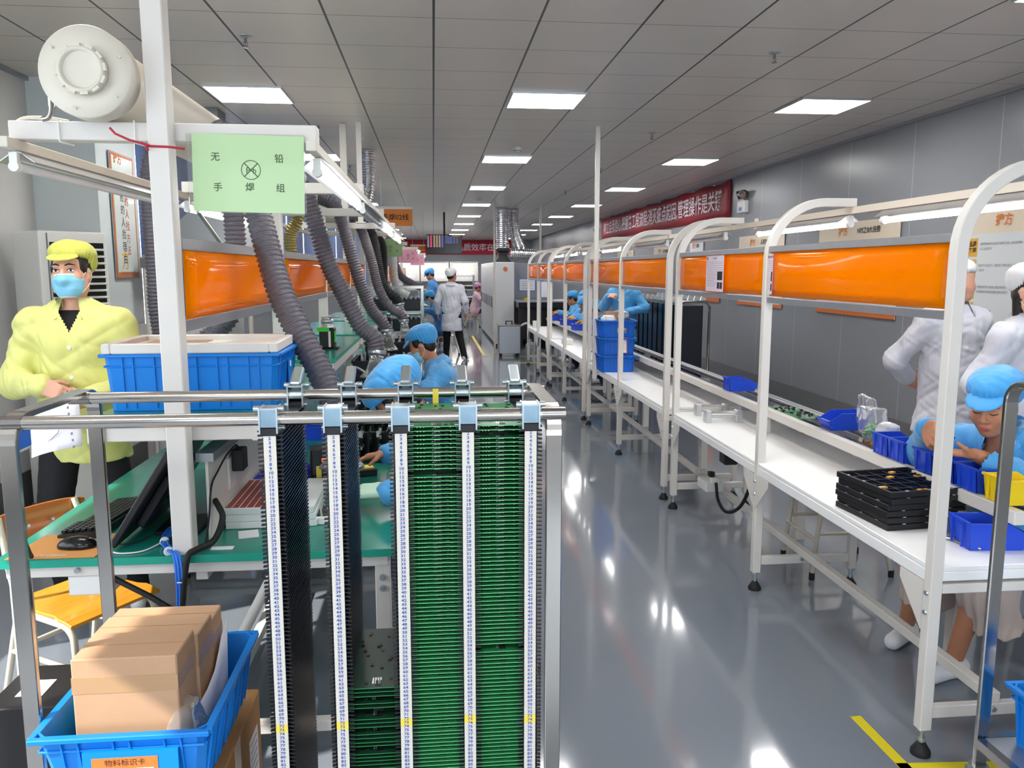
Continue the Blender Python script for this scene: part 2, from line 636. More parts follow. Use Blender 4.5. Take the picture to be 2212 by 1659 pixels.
def prim_eval(p, X, Y, Z):
    t = p[0]
    if t == 'cap':
        _, a, b, ra, rb, flat = p
        a, b = np.asarray(a, float), np.asarray(b, float)
        ax, ay, az = X - a[0], Y - a[1], Z - a[2]
        d = b - a
        l2 = max(float(d @ d), 1e-9)
        h = np.clip((ax * d[0] + ay * d[1] + az * d[2]) / l2, 0, 1)
        qx, qy, qz = ax - d[0] * h, ay - d[1] * h, az - d[2] * h
        if flat is not None:
            n, s = np.asarray(flat[0], float), flat[1]
            w = (qx * n[0] + qy * n[1] + qz * n[2]) * (1 / s - 1)
            qx, qy, qz = qx + n[0] * w, qy + n[1] * w, qz + n[2] * w
        return np.sqrt(qx * qx + qy * qy + qz * qz) - (ra + (rb - ra) * h)
    if t == 'ell':
        _, c, r, q = p
        x, y, z = X - c[0], Y - c[1], Z - c[2]
        if q is not None:
            x, y, z = q[0][0] * x + q[1][0] * y + q[2][0] * z, q[0][1] * x + q[1][1] * y + q[2][1] * z, q[0][2] * x + q[1][2] * y + q[2][2] * z
        k0 = np.sqrt((x / r[0]) ** 2 + (y / r[1]) ** 2 + (z / r[2]) ** 2)
        k1 = np.sqrt((x / r[0] ** 2) ** 2 + (y / r[1] ** 2) ** 2 + (z / r[2] ** 2) ** 2) + 1e-9
        return k0 * (k0 - 1) / k1
    if t == 'box':
        _, c, s, q, rd = p
        x, y, z = X - c[0], Y - c[1], Z - c[2]
        if q is not None:
            x, y, z = q[0][0] * x + q[1][0] * y + q[2][0] * z, q[0][1] * x + q[1][1] * y + q[2][1] * z, q[0][2] * x + q[1][2] * y + q[2][2] * z
        x, y, z = np.abs(x) - s[0] + rd, np.abs(y) - s[1] + rd, np.abs(z) - s[2] + rd
        return np.sqrt(np.maximum(x, 0) ** 2 + np.maximum(y, 0) ** 2 + np.maximum(z, 0) ** 2) + np.minimum(np.maximum(x, np.maximum(y, z)), 0) - rd


def prim_bounds(p):
    t = p[0]
    if t == 'cap':
        a, b = np.asarray(p[1], float), np.asarray(p[2], float)
        return np.minimum(a - p[3], b - p[4]), np.maximum(a + p[3], b + p[4])
    c = np.asarray(p[1], float)
    r = np.asarray(p[2], float)
    if p[3] is not None:
        r = np.abs(np.asarray(p[3], float)) @ r
    return c - r, c + r


def sdf_mesh(ops, vox):
    """ops: list of (op, k, primitive); op u = add, s = cut away, i = keep only inside. Returns vertices, quads"""
    lo = np.min([prim_bounds(p)[0] for o, k, p in ops if o == 'u'], axis=0) - 3 * vox
    hi = np.max([prim_bounds(p)[1] for o, k, p in ops if o == 'u'], axis=0) + 3 * vox
    n = np.ceil((hi - lo) / vox).astype(int) + 1
    gx, gy, gz = (lo[i] + vox * np.arange(n[i]) for i in range(3))
    D = np.full(n, 0.5)
    for o, k, p in ops:
        if o == 'i':
            s = (slice(None),) * 3
        else:
            a, b = prim_bounds(p)
            m = k + 2.5 * vox + 0.01
            i0 = np.clip(np.floor((a - m - lo) / vox).astype(int), 0, n - 1)
            i1 = np.clip(np.ceil((b + m - lo) / vox).astype(int) + 1, 1, n)
            if (i1 <= i0).any(): continue
            s = tuple(slice(i0[j], i1[j]) for j in range(3))
        d = prim_eval(p, gx[s[0]][:, None, None], gy[s[1]][None, :, None], gz[s[2]][None, None, :])
        if o == 'u': D[s] = _smin(D[s], d, k)
        elif o == 's': D[s] = -_smin(-D[s], d, k)
        else: D = np.maximum(D, d)
    S = D < 0
    nx, ny, nz = n
    c = lambda i, j, k: (slice(i, nx - 1 + i), slice(j, ny - 1 + j), slice(k, nz - 1 + k))
    cnt = np.zeros((nx - 1, ny - 1, nz - 1))
    acc = np.zeros((3, nx - 1, ny - 1, nz - 1))
    for axis in range(3):
        for u in (0, 1):
            for w in (0, 1):
                a = [0, 0, 0]
                oth = [q for q in range(3) if q != axis]
                a[oth[0]], a[oth[1]] = u, w
                b = list(a); b[axis] = 1
                da, db = D[c(*a)], D[c(*b)]
                x = (da < 0) != (db < 0)
                t = np.where(x, da / np.where(np.abs(da - db) < 1e-12, 1, da - db), 0)
                cnt += x
                acc[axis] += t * x
                acc[oth[0]] += u * x
                acc[oth[1]] += w * x
    act = cnt > 0
    ids = np.full(cnt.shape, -1)
    ids[act] = np.arange(act.sum())
    I = np.argwhere(act)
    P = (I + (acc[:, act] / cnt[act]).T) * vox + lo
    quads = []
    for axis in range(3):
        oth = [q for q in range(3) if q != axis]
        if axis == 1: oth = oth[::-1]
        a = [slice(1, -1)] * 3; b = [slice(1, -1)] * 3
        a[axis] = slice(0, n[axis] - 1); b[axis] = slice(1, n[axis])
        sa, sb = S[tuple(a)], S[tuple(b)]
        for flip in (False, True):
            w = np.argwhere((sa & ~sb) if not flip else (~sa & sb))
            if not len(w): continue
            w = w + 1
            w[:, axis] -= 1
            e = np.zeros((4, 3), int)
            e[1][oth[0]] = -1; e[2][oth[0]] = -1; e[2][oth[1]] = -1; e[3][oth[1]] = -1
            q = np.stack([ids[tuple((w + e[k]).T)] for k in range(4)], 1)
            quads.append(q[:, ::-1] if flip else q)
    Q = np.concatenate(quads)
    Q = Q[(Q >= 0).all(1)]
    return P, Q[:, ::-1]


def vnormals(P, Q):
    N = np.zeros_like(P)
    fn = np.cross(P[Q[:, 2]] - P[Q[:, 0]], P[Q[:, 3]] - P[Q[:, 1]])
    for k in range(4):
        np.add.at(N, Q[:, k], fn)
    return N / (np.linalg.norm(N, axis=1, keepdims=True) + 1e-12)


def folds(P, seed, scale=1.0):
    """a cloth-like crease field in -1..1"""
    r = np.random.RandomState(seed)
    out = np.zeros(len(P))
    wt = 0
    for k in range(5):
        d = r.normal(size=3) * np.array([1, 1, 0.7]); d /= np.linalg.norm(d)
        e = r.normal(size=3); e /= np.linalg.norm(e)
        f = (22 + 17 * k) * scale
        w = 1.0 / (1 + 0.5 * k)
        out += w * (1 - 2 * np.abs(np.sin(0.5 * f * (P @ d) + 1.6 * np.sin(0.45 * f * (P @ e) + r.rand() * 6))))
        wt += w
    return out / wt


def solid(name, ops, vox, m, parent=None, fold=0.0, seed=1, fscale=1.0, keep=None, split=None, smooth_it=0, disp=None):
    P, Q = sdf_mesh(ops, vox)
    for _ in range(smooth_it):
        A = np.zeros_like(P); c = np.zeros(len(P))
        for k in range(4):
            np.add.at(A, Q[:, k], P[Q[:, (k + 1) % 4]]); np.add.at(c, Q[:, k], 1)
        P = P * 0.5 + 0.5 * A / c[:, None]
    if fold:
        P = P + vnormals(P, Q) * (fold * folds(P, seed, fscale))[:, None]
    if disp is not None:
        P = P + vnormals(P, Q) * disp(P)[:, None]
    C = P[Q].mean(1)
    if keep is not None:
        kf = keep(C)
        Q, C = Q[kf], C[kf]
        used, inv = np.unique(Q, return_inverse=True)
        P, Q = P[used], inv.reshape(-1, 4)
    me = bpy.data.meshes.new(name)
    me.from_pydata(P.tolist(), [], Q.tolist())
    ms = m if isinstance(m, (list, tuple)) else [m]
    for k in ms: me.materials.append(M[k])
    if split is not None:
        me.polygons.foreach_set('material_index', split(C).astype(int))
    me.polygons.foreach_set('use_smooth', [True] * len(me.polygons))
    me.update()
    o = bpy.data.objects.new(name, me)
    COL.objects.link(o)
    if parent is not None: o.parent = parent
    return o


def rotm(pitch=0.0, yaw=0.0, roll=0.0):
    """columns = the rotated x (right), y (forward), z (up) axes; pitch > 0 looks down, yaw > 0 turns to the left"""
    m = Matrix.Rotation(yaw, 3, 'Z') @ Matrix.Rotation(-pitch, 3, 'X') @ Matrix.Rotation(roll, 3, 'Y')
    return np.array(m)


def hand_ops(w, d, n, side, curl=0.6, spread=1.0, sc=1.0, thumb=0.5):
    """w wrist, d towards the fingers, n the way the palm faces, side +1 right hand / -1 left hand"""
    w, d, n = np.asarray(w, float), np.asarray(d, float), np.asarray(n, float)
    d = d / np.linalg.norm(d)
    n = n - d * (n @ d); n = n / np.linalg.norm(n)
    s = np.cross(d, n) * side               # towards the thumb side
    q = np.stack([s, d, n], 1)
    o = [('u', 0.012, ('box', w + d * 0.045 * sc, (0.038 * sc, 0.046 * sc, 0.014 * sc), q.tolist(), 0.012 * sc)),
         ('u', 0.014, ('cap', w - d * 0.03 * sc, w + d * 0.02 * sc, 0.026 * sc, 0.024 * sc, (n.tolist(), 0.75)))]
    for k, (off, ln) in enumerate(((0.029, 0.076), (0.010, 0.084), (-0.010, 0.078), (-0.028, 0.062))):
        p = w + d * (0.086 - 0.004 * abs(k - 1.3)) * sc + s * off * sc
        a = 0.10 + curl * (0.85 + 0.08 * k)
        dirv = d + s * (off * 2.2 * spread)
        dirv = dirv / np.linalg.norm(dirv)
        ang = a * 0.5
        for f, r0, r1 in ((0.45, 0.0092, 0.0085), (0.31, 0.0085, 0.0079), (0.26, 0.0079, 0.0068)):
            e = p + (dirv * math.cos(ang) + n * math.sin(ang)) * ln * f * sc
            o.append(('u', 0.004, ('cap', p, e, r0 * sc, r1 * sc, None)))
            p = e
            ang += a * 0.85
    p = w + d * 0.022 * sc + s * 0.026 * sc
    dv = d * 0.62 + s * 0.62 + n * (0.25 + thumb * 0.6)
    dv /= np.linalg.norm(dv)
    e = p + dv * 0.042 * sc
    o.append(('u', 0.010, ('cap', p, e, 0.0145 * sc, 0.0105 * sc, None)))
    dv = d * 0.9 + s * 0.15 + n * (0.25 + thumb * 0.5)
    dv /= np.linalg.norm(dv)
    o.append(('u', 0.004, ('cap', e, e + dv * 0.036 * sc, 0.0100 * sc, 0.0080 * sc, None)))
    return o


def hp(Hc, Q, x, y, z):
    return Hc + Q @ V(x, y, z)


def head_ops(Hc, Q, face=True):
    g = lambda x, y, z: hp(Hc, Q, x, y, z)
    q = Q.tolist()
    o = [('u', 0.02, ('ell', g(0, -.012, .032), (.076, .094, .088), q)),
         ('u', 0.03, ('ell', g(0, .030, -.045), (.061, .062, .078), q)),
         ('u', 0.02, ('ell', g(0, .062, -.095), (.026, .024, .022), q)),
         ('u', 0.02, ('ell', g(.040, .050, -.030), (.026, .032, .030), q)),
         ('u', 0.02, ('ell', g(-.040, .050, -.030), (.026, .032, .030), q)),
         ('u', 0.02, ('ell', g(.055, .0, -.060), (.020, .035, .040), q)),
         ('u', 0.02, ('ell', g(-.055, .0, -.060), (.020, .035, .040), q))]
    if face:
        o += [('u', 0.012, ('ell', g(0, .078, .026), (.055, .016, .012), q)),
              ('s', 0.010, ('ell', g(.033, .100, .002), (.017, .014, .010), q)),
              ('s', 0.010, ('ell', g(-.033, .100, .002), (.017, .014, .010), q)),
              ('u', 0.010, ('cap', g(0, .088, .010), g(0, .110, -.030), .008, .011, None)),
              ('u', 0.008, ('ell', g(.013, .097, -.034), (.010, .011, .008), q)),
              ('u', 0.008, ('ell', g(-.013, .097, -.034), (.010, .011, .008), q)),
              ('u', 0.010, ('ell', g(0, .085, -.064), (.024, .014, .014), q)),
              ('s', 0.004, ('cap', g(-.020, .101, -.064), g(.020, .101, -.064), .003, .003, None))]
    for s in (1, -1):
        o += [('u', 0.006, ('ell', g(.077 * s, -.006, -.012), (.010, .020, .032), q)),
              ('s', 0.004, ('ell', g(.086 * s, .000, -.010), (.005, .010, .018), q))]
    return o


def person(label, loc, yaw, coat, cap, hip=0.92, lean=0.0, turn=0.0, head=(0, 0, 0), hoff=(0, 0, 0), arms=None, legs=None, hem=0.78,
           skin='skin', mask=True, hairlen=0.0, vox=0.010, pants='pants_black', shoes='shoe_white', width=1.0, collar=True,
           vneck=None, brim=True, eyes=False, skirt=None, seed=1, group=None, gloves=None, big=1.0, fold=0.013, neckup=0.0, coat_y=1.0,
           headless=False, puff=1.0, shirt='shirt_white', brim_len=.052, buttons=(), cap_up=0.0):
    """a clothed figure; local +y is the way it faces, +x its own right hand side"""
    t = thing('person', label, 'person', (loc[0], loc[1], 0), yaw, group)
    P = V(0, 0, hip)
    u = V(0, math.sin(lean), math.cos(lean))
    Tq = rotm(lean, turn)
    up = lambda h, x=0, y=0: P + u * h + Tq @ V(x, y, 0)
    sh = {1: up(.462, .178 * width), -1: up(.462, -.178 * width)}
    neck = up(.55, 0, -.01)
    Q = rotm(*head)
    Hc = up(.60, 0, 0.0) + V(0, 0, .075 + neckup) + V(*hoff) + Q @ V(0, .015, .03)
    fwd = Tq @ V(0, 1, 0)
    ffl = (fwd.tolist(), 0.68)
    arms = arms or {}
    legs = legs or {}
    AR = {}
    for s in (1, -1):
        e, w, d, n, cu = arms.get(s, ((.27 * s, -.03, hip + .22), (.27 * s, .06, hip - .02), (0, .15, -1), (-s, 0, 0), .5))
        AR[s] = (V(*e), V(*w), V(*d), V(*n), cu)
    LG = {}
    for s in (1, -1):
        k, a, td = legs.get(s, ((.10 * s, .02, hip * .53), (.10 * s, -.01, .09), (0.1 * s, 1, 0)))
        LG[s] = (V(*k), V(*a), V(*td))
    # ---- body: one continuous surface
    b = [] if headless else head_ops(Hc, Q, vox < 0.0075)
    b += [('u', .03, ('cap', up(.46), hp(Hc, Q, 0, -.02, -.07), .058, .052, None)),
          ('u', .05, ('cap', up(.05), up(.40), .125, .145, ffl))]
    for s in (1, -1):
        e, w, d, n, cu = AR[s]
        b += [('u', .03, ('cap', up(.44), sh[s], .06, .05, None)), ('u', .02, ('cap', sh[s], e, .048, .038, None)),
              ('u', .02, ('cap', e, w, .036, .025, None))]
        b += hand_ops(w, d, n, s, cu)
        k, a, td = LG[s]
        b += [('u', .03, ('cap', P + V(.08 * s, 0, 0), k, .075, .052, None)), ('u', .02, ('cap', k, a, .050, .034, None))]
        tdn = td / np.linalg.norm(td)
        b += [('u', .02, ('cap', a + V(0, 0, -.035), a + tdn * .13 + V(0, 0, -.055), .030, .022, None))]
    solid('body', b, vox, skin, t)
    # ---- coat
    c = [('u', .06, ('cap', up(.10), up(.36), .165 * width, .180 * width, (fwd.tolist(), 0.70 * coat_y))),
         ('u', .05, ('cap', up(.42, .10 * width), up(.42, -.10 * width), .095, .095, (fwd.tolist(), 0.95))),
         ('u', .04, ('cap', up(.50), up(.545), .082, .064, None))]
    for s in (1, -1):
        c.append(('u', .05, ('cap', up(.50, .03 * s), sh[s], .072, .066, None)))
    seated = hem > 5
    if not seated:
        c.append(('u', .06, ('cap', up(.12), V(0, .0, hem - .08), .165 * width, .205 * width, ((0, 1, 0), 0.70))))
    else:
        c.append(('u', .06, ('cap', up(.10), P + V(0, .02, -.02), .170 * width, .19 * width, ((0, 1, 0), 0.8))))
        for s in (1, -1):
            k = LG[s][0]
            c.append(('u', .05, ('cap', P + V(.09 * s, .02, .0), P * .35 + k * .65 + V(0, 0, .015), .105, .095, None)))
    for s in (1, -1):
        e, w, d, n, cu = AR[s]
        f = w - e
        f = f / np.linalg.norm(f)
        wc = w - f * .012
        c += [('u', .045, ('cap', sh[s] * .96 + up(.46) * .04, e, .070, .060 * puff, None)), ('u', .03, ('cap', e, wc - f * .03, .061 * puff, .050 * puff, None)),
              ('u', .012, ('cap', wc - f * .02, wc, .040, .036, None))]
    if not seated:
        c.append(('i', 0, ('box', (0, 0, hem + 1.5), (3, 3, 1.5), None, 0.0)))
    c.append(('s', .010, ('cap', up(.53, 0, .0), up(.70, 0, .015), .060, .064, None)))
    keep = None
    if vneck is not None:
        zb = vneck

        def keep(C):
            L = (C - P) @ Tq
            hh = (C - P) @ u
            return ~((L[:, 1] > .02) & (hh > zb) & (np.abs(L[:, 0] + .0) < (hh - zb) * .46))
    co = solid('coat', c, vox, coat, t, fold=fold, seed=seed, keep=keep)
    if buttons:
        from mathutils.bvhtree import BVHTree
        bv = BVHTree.FromPolygons([v.co for v in co.data.vertices], [tuple(p.vertices) for p in co.data.polygons])
        for bx, bh in buttons:
            p = Vector(up(bh, bx, .5))
            hit, nrm, _, _ = bv.ray_cast(p, Vector(-fwd))
            if hit is None: continue
            mb = MB()
            mb.lathe(hit, [(.0095, -.004), (.0105, .002), (.008, .0035), (.004, .0025), (.001, .0025)], 16, nrm if nrm.dot(Vector(fwd)) > 0 else -nrm)
            mb.build('button', 'button', t)
    if vneck is not None:
        ui = [('u', .06, ('cap', up(.10), up(.36), .150 * width, .165 * width, (fwd.tolist(), 0.66))),
              ('u', .05, ('cap', up(.42, .09), up(.42, -.09), .086, .086, (fwd.tolist(), 0.9))),
              ('u', .04, ('cap', up(.48), up(.525), .076, .064, None)),
              ('i', 0, ('box', up(.40), (.12, .2, .135), Tq.tolist(), 0.0))]
        solid('shirt', ui, max(vox, .008), shirt, t)
    if collar:
        mb = MB()
        n = 28
        r0, r1, r2 = [], [], []
        for k in range(n + 1):
            a = R(-62) + R(304) * k / n - R(90) + R(90)
            a = R(90) + R(28) + R(304) * k / n
            ca, sa = math.cos(a), math.sin(a)
            edge = min(k, n - k) / n
            drop = .020 if edge > .06 else .045
            r0.append(Vector(up(.545, .066 * ca, .070 * sa)))
            r1.append(Vector(up(.585, .071 * ca, .074 * sa - .004)))
            r2.append(Vector(up(.535 - drop, .112 * ca, .122 * sa)))
        g = lambda p, d: p + Vector(u) * d
        mb.loft([r0, r1, [g(p, .004) for p in r1], [g(p, .004) for p in r2], r2, [p * 0.5 + q * 0.5 - Vector(u) * .004 for p, q in zip(r2, r0)]], closed=False)
        mb.build('collar', coat, t)
    # ---- trousers or skirt, shoes
    pl = []
    for s in (1, -1):
        k, a, td = LG[s]
        if skirt is None:
            pl += [('u', .05, ('cap', P + V(.085 * s, 0, 0), k, .096, .072, None)), ('u', .03, ('cap', k, a + V(0, 0, -.03), .070, .058, None))]
        else:
            pl += [('u', .08, ('cap', P + V(.08 * s, 0, 0), k + V(0, -.02, -.02), .10, .095, None)),
                   ('u', .08, ('cap', k + V(0, -.03, -.02), k + V(.02 * s, -.10, -.22), .09, .105, None))]
    if skirt is None:
        solid('trousers', pl, max(vox, .009), pants, t, fold=.004, seed=seed + 3)
    else:
        kz = LG[1][0][2] - .23
        pl.append(('i', 0, ('box', (0, 0, kz + 1), (3, 3, 1), None, 0)))
        solid('skirt', pl, .009, skirt, t, disp=lambda C: .007 * np.sin(C[:, 0] * 150 + C[:, 2] * 12) * np.clip((hip - C[:, 2]) * 4, 0, 1))
    for s in (1, -1):
        k, a, td = LG[s]
        tdn = td / np.linalg.norm(td)
        f0 = a * V(1, 1, 0) + V(0, 0, a[2] - .09)
        so_ = [('u', .03, ('cap', f0 - tdn * .035 + V(0, 0, .045), f0 + tdn * .13 + V(0, 0, .036), .040, .037, None)),
               ('u', .02, ('cap', f0 + V(0, 0, .05), f0 + V(0, 0, .085), .042, .038, None)),
               ('i', 0, ('box', f0 + V(0, 0, .502), (2, 2, .5), None, 0)),
               ('i', 0, ('box', f0 + V(0, 0, -.40), (2, 2, .485), None, 0))]
        solid('shoe', so_, max(vox * .8, .006), shoes, t)
    # ---- head wear
    if headless:
        return t
    g = lambda x, y, z: hp(Hc, Q, x, y, z)
    q = Q.tolist()
    hr = [('u', 0, ('ell', g(0, -.014, .030), (.0815, .0995, .094), q)), ('u', .02, ('ell', g(0, -.050, -.030), (.066, .052, .050), q)),
          ('s', .01, ('box', g(0, .125, -.02), (.2, .075, .075), q, 0)),
          ('s', .006, ('ell', g(.082, .004, -.02), (.02, .028, .04), q)), ('s', .006, ('ell', g(-.082, .004, -.02), (.02, .028, .04), q))]
    for s in (1, -1):
        hr.append(('u', .004, ('ell', g(.0750 * s, .020, .018), (.007, .010, .026), q)))
    if hairlen > 0:
        hr += [('u', .02, ('cap', g(.055, -.03, -.03), g(.055, -.02, -.03 - hairlen), .036, .022, None)),
               ('u', .02, ('cap', g(-.055, -.03, -.03), g(-.055, -.02, -.03 - hairlen), .036, .022, None))]
    solid('hair', hr, max(.006, vox * .7), 'hair', t)
    g = lambda x, y, z: hp(Hc, Q, x, y, z + cap_up)
    cp = [('u', .03, ('ell', g(0, -.030, .080), (.100 * big, .116 * big, .066 * big), q)),
          ('u', .02, ('ell', g(0, -.058, .045), (.092 * big, .085 * big, .075), q)),
          ('s', .015, ('box', g(0, .085, -.035), (.2, .085, .085), q, 0)), ('s', .01, ('box', g(0, 0, -.120), (.2, .2, .085), q, 0))]
    rnd = seed * 1.7

    def gather(C):
        L = (C - Hc) @ Q
        a = np.arctan2(L[:, 1] + .03, L[:, 0])
        w = np.exp(-((L[:, 2] - .045) / .035) ** 2)
        return .0045 * np.sin(a * 34 + rnd + 3 * np.sin(a * 3)) * w + .006 * folds(C, seed + 9, 1.6) * (1 - .6 * w)
    capo = solid('cap', cp, max(.006, vox * .8), cap, t, disp=gather)
    if brim:
        br = [('u', 0, ('ell', g(0, .084, .054), (.072, brim_len, .010), (Q @ rotm(.50)).tolist())),
              ('s', .006, ('ell', g(0, -.012, .028), (.076, .096, .070), q))]
        solid('brim', br, .005, cap, t)
    g = lambda x, y, z: hp(Hc, Q, x, y, z)
    if mask:
        gs = (lambda dy, k: [('u', .02, ('ell', g(0, .034, -.048), (.067 + k, .068 + k, .080 + k), q)),
                             ('u', .02, ('cap', g(0, .092, .0), g(0, .105, -.045), .014 + k, .022 + k, None)),
                             ('u', .02, ('ell', g(0, .066, -.096), (.034 + k, .030 + k, .026 + k), q))])
        mo = gs(0, .004) + [('i', 0, ('box', g(0, .10, -.068), (.09, .085, .056), q, 0.01))]

        def pleat(C):
            L = (C - Hc) @ Q
            return .0022 * np.abs(np.sin(L[:, 2] * 75)) + .0015 * folds(C, seed + 4, 2)
        solid('mask', mo, .005, ['mask_blue', 'white_plastic'], t, disp=pleat,
              split=lambda C: (((C - Hc) @ Q)[:, 2] > -.020) | (((C - Hc) @ Q)[:, 2] < -.117))
        if vox < .012:
            for s in (1, -1):
                mb = MB()
                mb.tube([Vector(g(.066 * s, .040, -.022)), Vector(g(.079 * s, .012, .006)), Vector(g(.086 * s, -.020, .0)), Vector(g(.082 * s, -.022, -.03)), Vector(g(.076 * s, .0, -.062)), Vector(g(.062 * s, .040, -.098))], .0017, 6)
                mb.build('ear_loop', 'white_plastic', t)
    if eyes:
        for s in ((1, -1) if eyes is True else ()):
            mb = MB()
            mb.ball(Vector(g(.033 * s, .0815, .0015)), (.0135, .010, .0072), 10, Matrix(Q.tolist()))
            eo = mb.build('eye', 'eye_white', t)
            mb = MB()
            mb.ball(Vector(g(.033 * s - .002, .0885, .002)), (.0058, .0040, .0058), 8, Matrix(Q.tolist()))
            mb.build('iris', 'eye_iris', eo)
            mb = MB()
            mb.tube([Vector(g(.012 * s, .0935, .0245)), Vector(g(.030 * s, .0945, .031)), Vector(g(.052 * s, .080, .026))], [.0030, .0040, .0018], 8)
            mb.build('eyebrow', 'hair', t)
            mb = MB()
            mb.tube([Vector(g(.018 * s, .0905, .0035)), Vector(g(.032 * s, .0925, .0098)), Vector(g(.047 * s, .0835, .0045))], [.0014, .0022, .0014], 6)
            mb.build('eyelid', 'hair', t)
    if eyes == 'down':
        for s in (1, -1):
            mb = MB()
            mb.tube([Vector(g(.012 * s, .0935, .0245)), Vector(g(.030 * s, .0945, .029)), Vector(g(.052 * s, .080, .022))], [.0018, .0028, .0012], 8)
            mb.build('eyebrow', 'hair', t)
            mb = MB()
            mb.tube([Vector(g(.017 * s, .0885, -.0035)), Vector(g(.032 * s, .0905, -.0065)), Vector(g(.048 * s, .0810, -.0030))], [.0012, .0022, .0014], 6)
            mb.build('eyelash', 'hair', t)
        mb = MB()
        mb.tube([Vector(g(-.020, .0930, -.0655)), Vector(g(-.008, .1000, -.0625)), Vector(g(0, .1005, -.0635)), Vector(g(.008, .1000, -.0625)), Vector(g(.020, .0930, -.0655))], [.001, .0032, .003, .0032, .001], 8)
        mb.tube([Vector(g(-.017, .0930, -.068)), Vector(g(0, .0995, -.0715)), Vector(g(.017, .0930, -.068))], [.001, .0042, .001], 8)
        mb.build('lips', 'lips', t)
    if gloves:
        for s, gm in gloves.items():
            e, w, d, n, cu = AR[s]
            f = (w - e) / np.linalg.norm(w - e)
            solid('glove', hand_ops(w, d, n, s, cu, sc=1.13) + [('u', .01, ('cap', w - f * .05, w, .030, .030, None))], .006, gm, t)
    t['_'] = 0
    del t['_']
    return t

# ------------------------------------------------------------------ the room
X0, X1, Y0, Y1, ZC = -2.96, 4.52, -4.0, 37.6, 3.106
TX, TY = 0.622, 6.577             # ceiling grid origin

fm = mat('floor_epoxy', srgb(120, 127, 137), 0.10, noise=0.05, nscale=0.7, bump=0.012, bscale=2.2, rvar=0.03, spec=0.8, coat=0.35)
cm = mat('ceiling_tile', srgb(216, 206, 197), 0.34, noise=0.03, nscale=1.5)
stripes(cm, srgb(216, 206, 197), srgb(42, 42, 44), [0, 1], [0.6, 0.6], [0.014, 0.006], [TX, TY], bump=0.4)

struct('floor', MB().bb(X0 - .2, X1 + .2, Y0 - .2, Y1 + .2, -.1, 0), 'floor_epoxy')
struct('ceiling', MB().bb(X0 - .2, X1 + .2, Y0 - .2, Y1 + .2, ZC, ZC + .1), 'ceiling_tile')
struct('wall_right', MB().bb(X1, X1 + .15, Y0, Y1, 0, ZC), 'wall_grey')
struct('wall_far', MB().bb(X0 - .2, X1, Y1, Y1 + .15, 0, ZC), 'wall_grey')
w = MB()
BW = (-2.4, 4.2, .60, 2.95)
w.bb(X0 - .2, BW[0], Y0 - .15, Y0, 0, ZC).bb(BW[1], X1, Y0 - .15, Y0, 0, ZC).bb(BW[0], BW[1], Y0 - .15, Y0, 0, BW[2]).bb(BW[0], BW[1], Y0 - .15, Y0, BW[3], ZC)
struct('wall_back', w, 'wall_pale')
w = MB()
for x in (-2.37, -.75, .85, 2.5, 4.17): w.bb(x - .03, x + .03, Y0 - .12, Y0 - .06, BW[2], BW[3])
for z in (BW[2] + .03, BW[3] - .03): w.bb(BW[0], BW[1], Y0 - .12, Y0 - .06, z - .03, z + .03)
struct('window_3', w, 'aluminium')
w = MB()
WY0, WY1, WZ0, WZ1 = -1.6, 3.15, 0.85, 2.75
w.bb(X0 - .2, X0, Y0, WY0, 0, ZC).bb(X0 - .2, X0, WY1, 6.45, 0, ZC).bb(X0 - .2, X0, WY0, WY1, 0, WZ0).bb(X0 - .2, X0, WY0, WY1, WZ1, ZC)
struct('wall_left', w, 'wall_pale')
w = MB()
for y in (WY0 + .03, .0, 1.55, WY1 - .03):
    w.bb(X0 - .14, X0 - .08, y - .03, y + .03, WZ0, WZ1)
for z in (WZ0 + .03, WZ1 - .03):
    w.bb(X0 - .14, X0 - .08, WY0, WY1, z - .03, z + .03)
struct('window_1', w, 'aluminium')
struct('wall_left_return', MB().bb(X0 - .2, -2.50, 6.45, 7.27, 0, ZC), 'pillar_pale')
w = MB()
w.bb(X0 - .2, -2.54, 7.27, Y1, 0, 1.10).bb(X0 - .2, -2.54, 7.27, Y1, 2.92, ZC)
w.bb(X0 - .2, -2.54, 33.0, Y1, 1.1, 2.92)
struct('wall_left_far', w, 'wall_grey')
w = MB()
y = 7.27
while y < 33:
    w.bb(-2.70, -2.64, y, y + .05, 1.1, 2.92)
    y += 1.79
struct('window_2', w, 'aluminium')
struct('baseboard_right', MB().bb(X1 - .012, X1, Y0, Y1, 0, .25), 'skirting')
struct('baseboard_left', MB().bb(X0, X0 + .014, Y0, 6.45, 0, .26).bb(X0, -2.486, 6.436, 6.45, 0, .26).bb(-2.50, -2.486, 6.45, 7.27, 0, .26), 'skirting_dark')
struct('trim_1', MB().bb(X1 - .03, X1, Y0, Y1, ZC - .03, ZC).bb(X0, X0 + .03, Y0, 6.45, ZC - .03, ZC), 'aluminium')

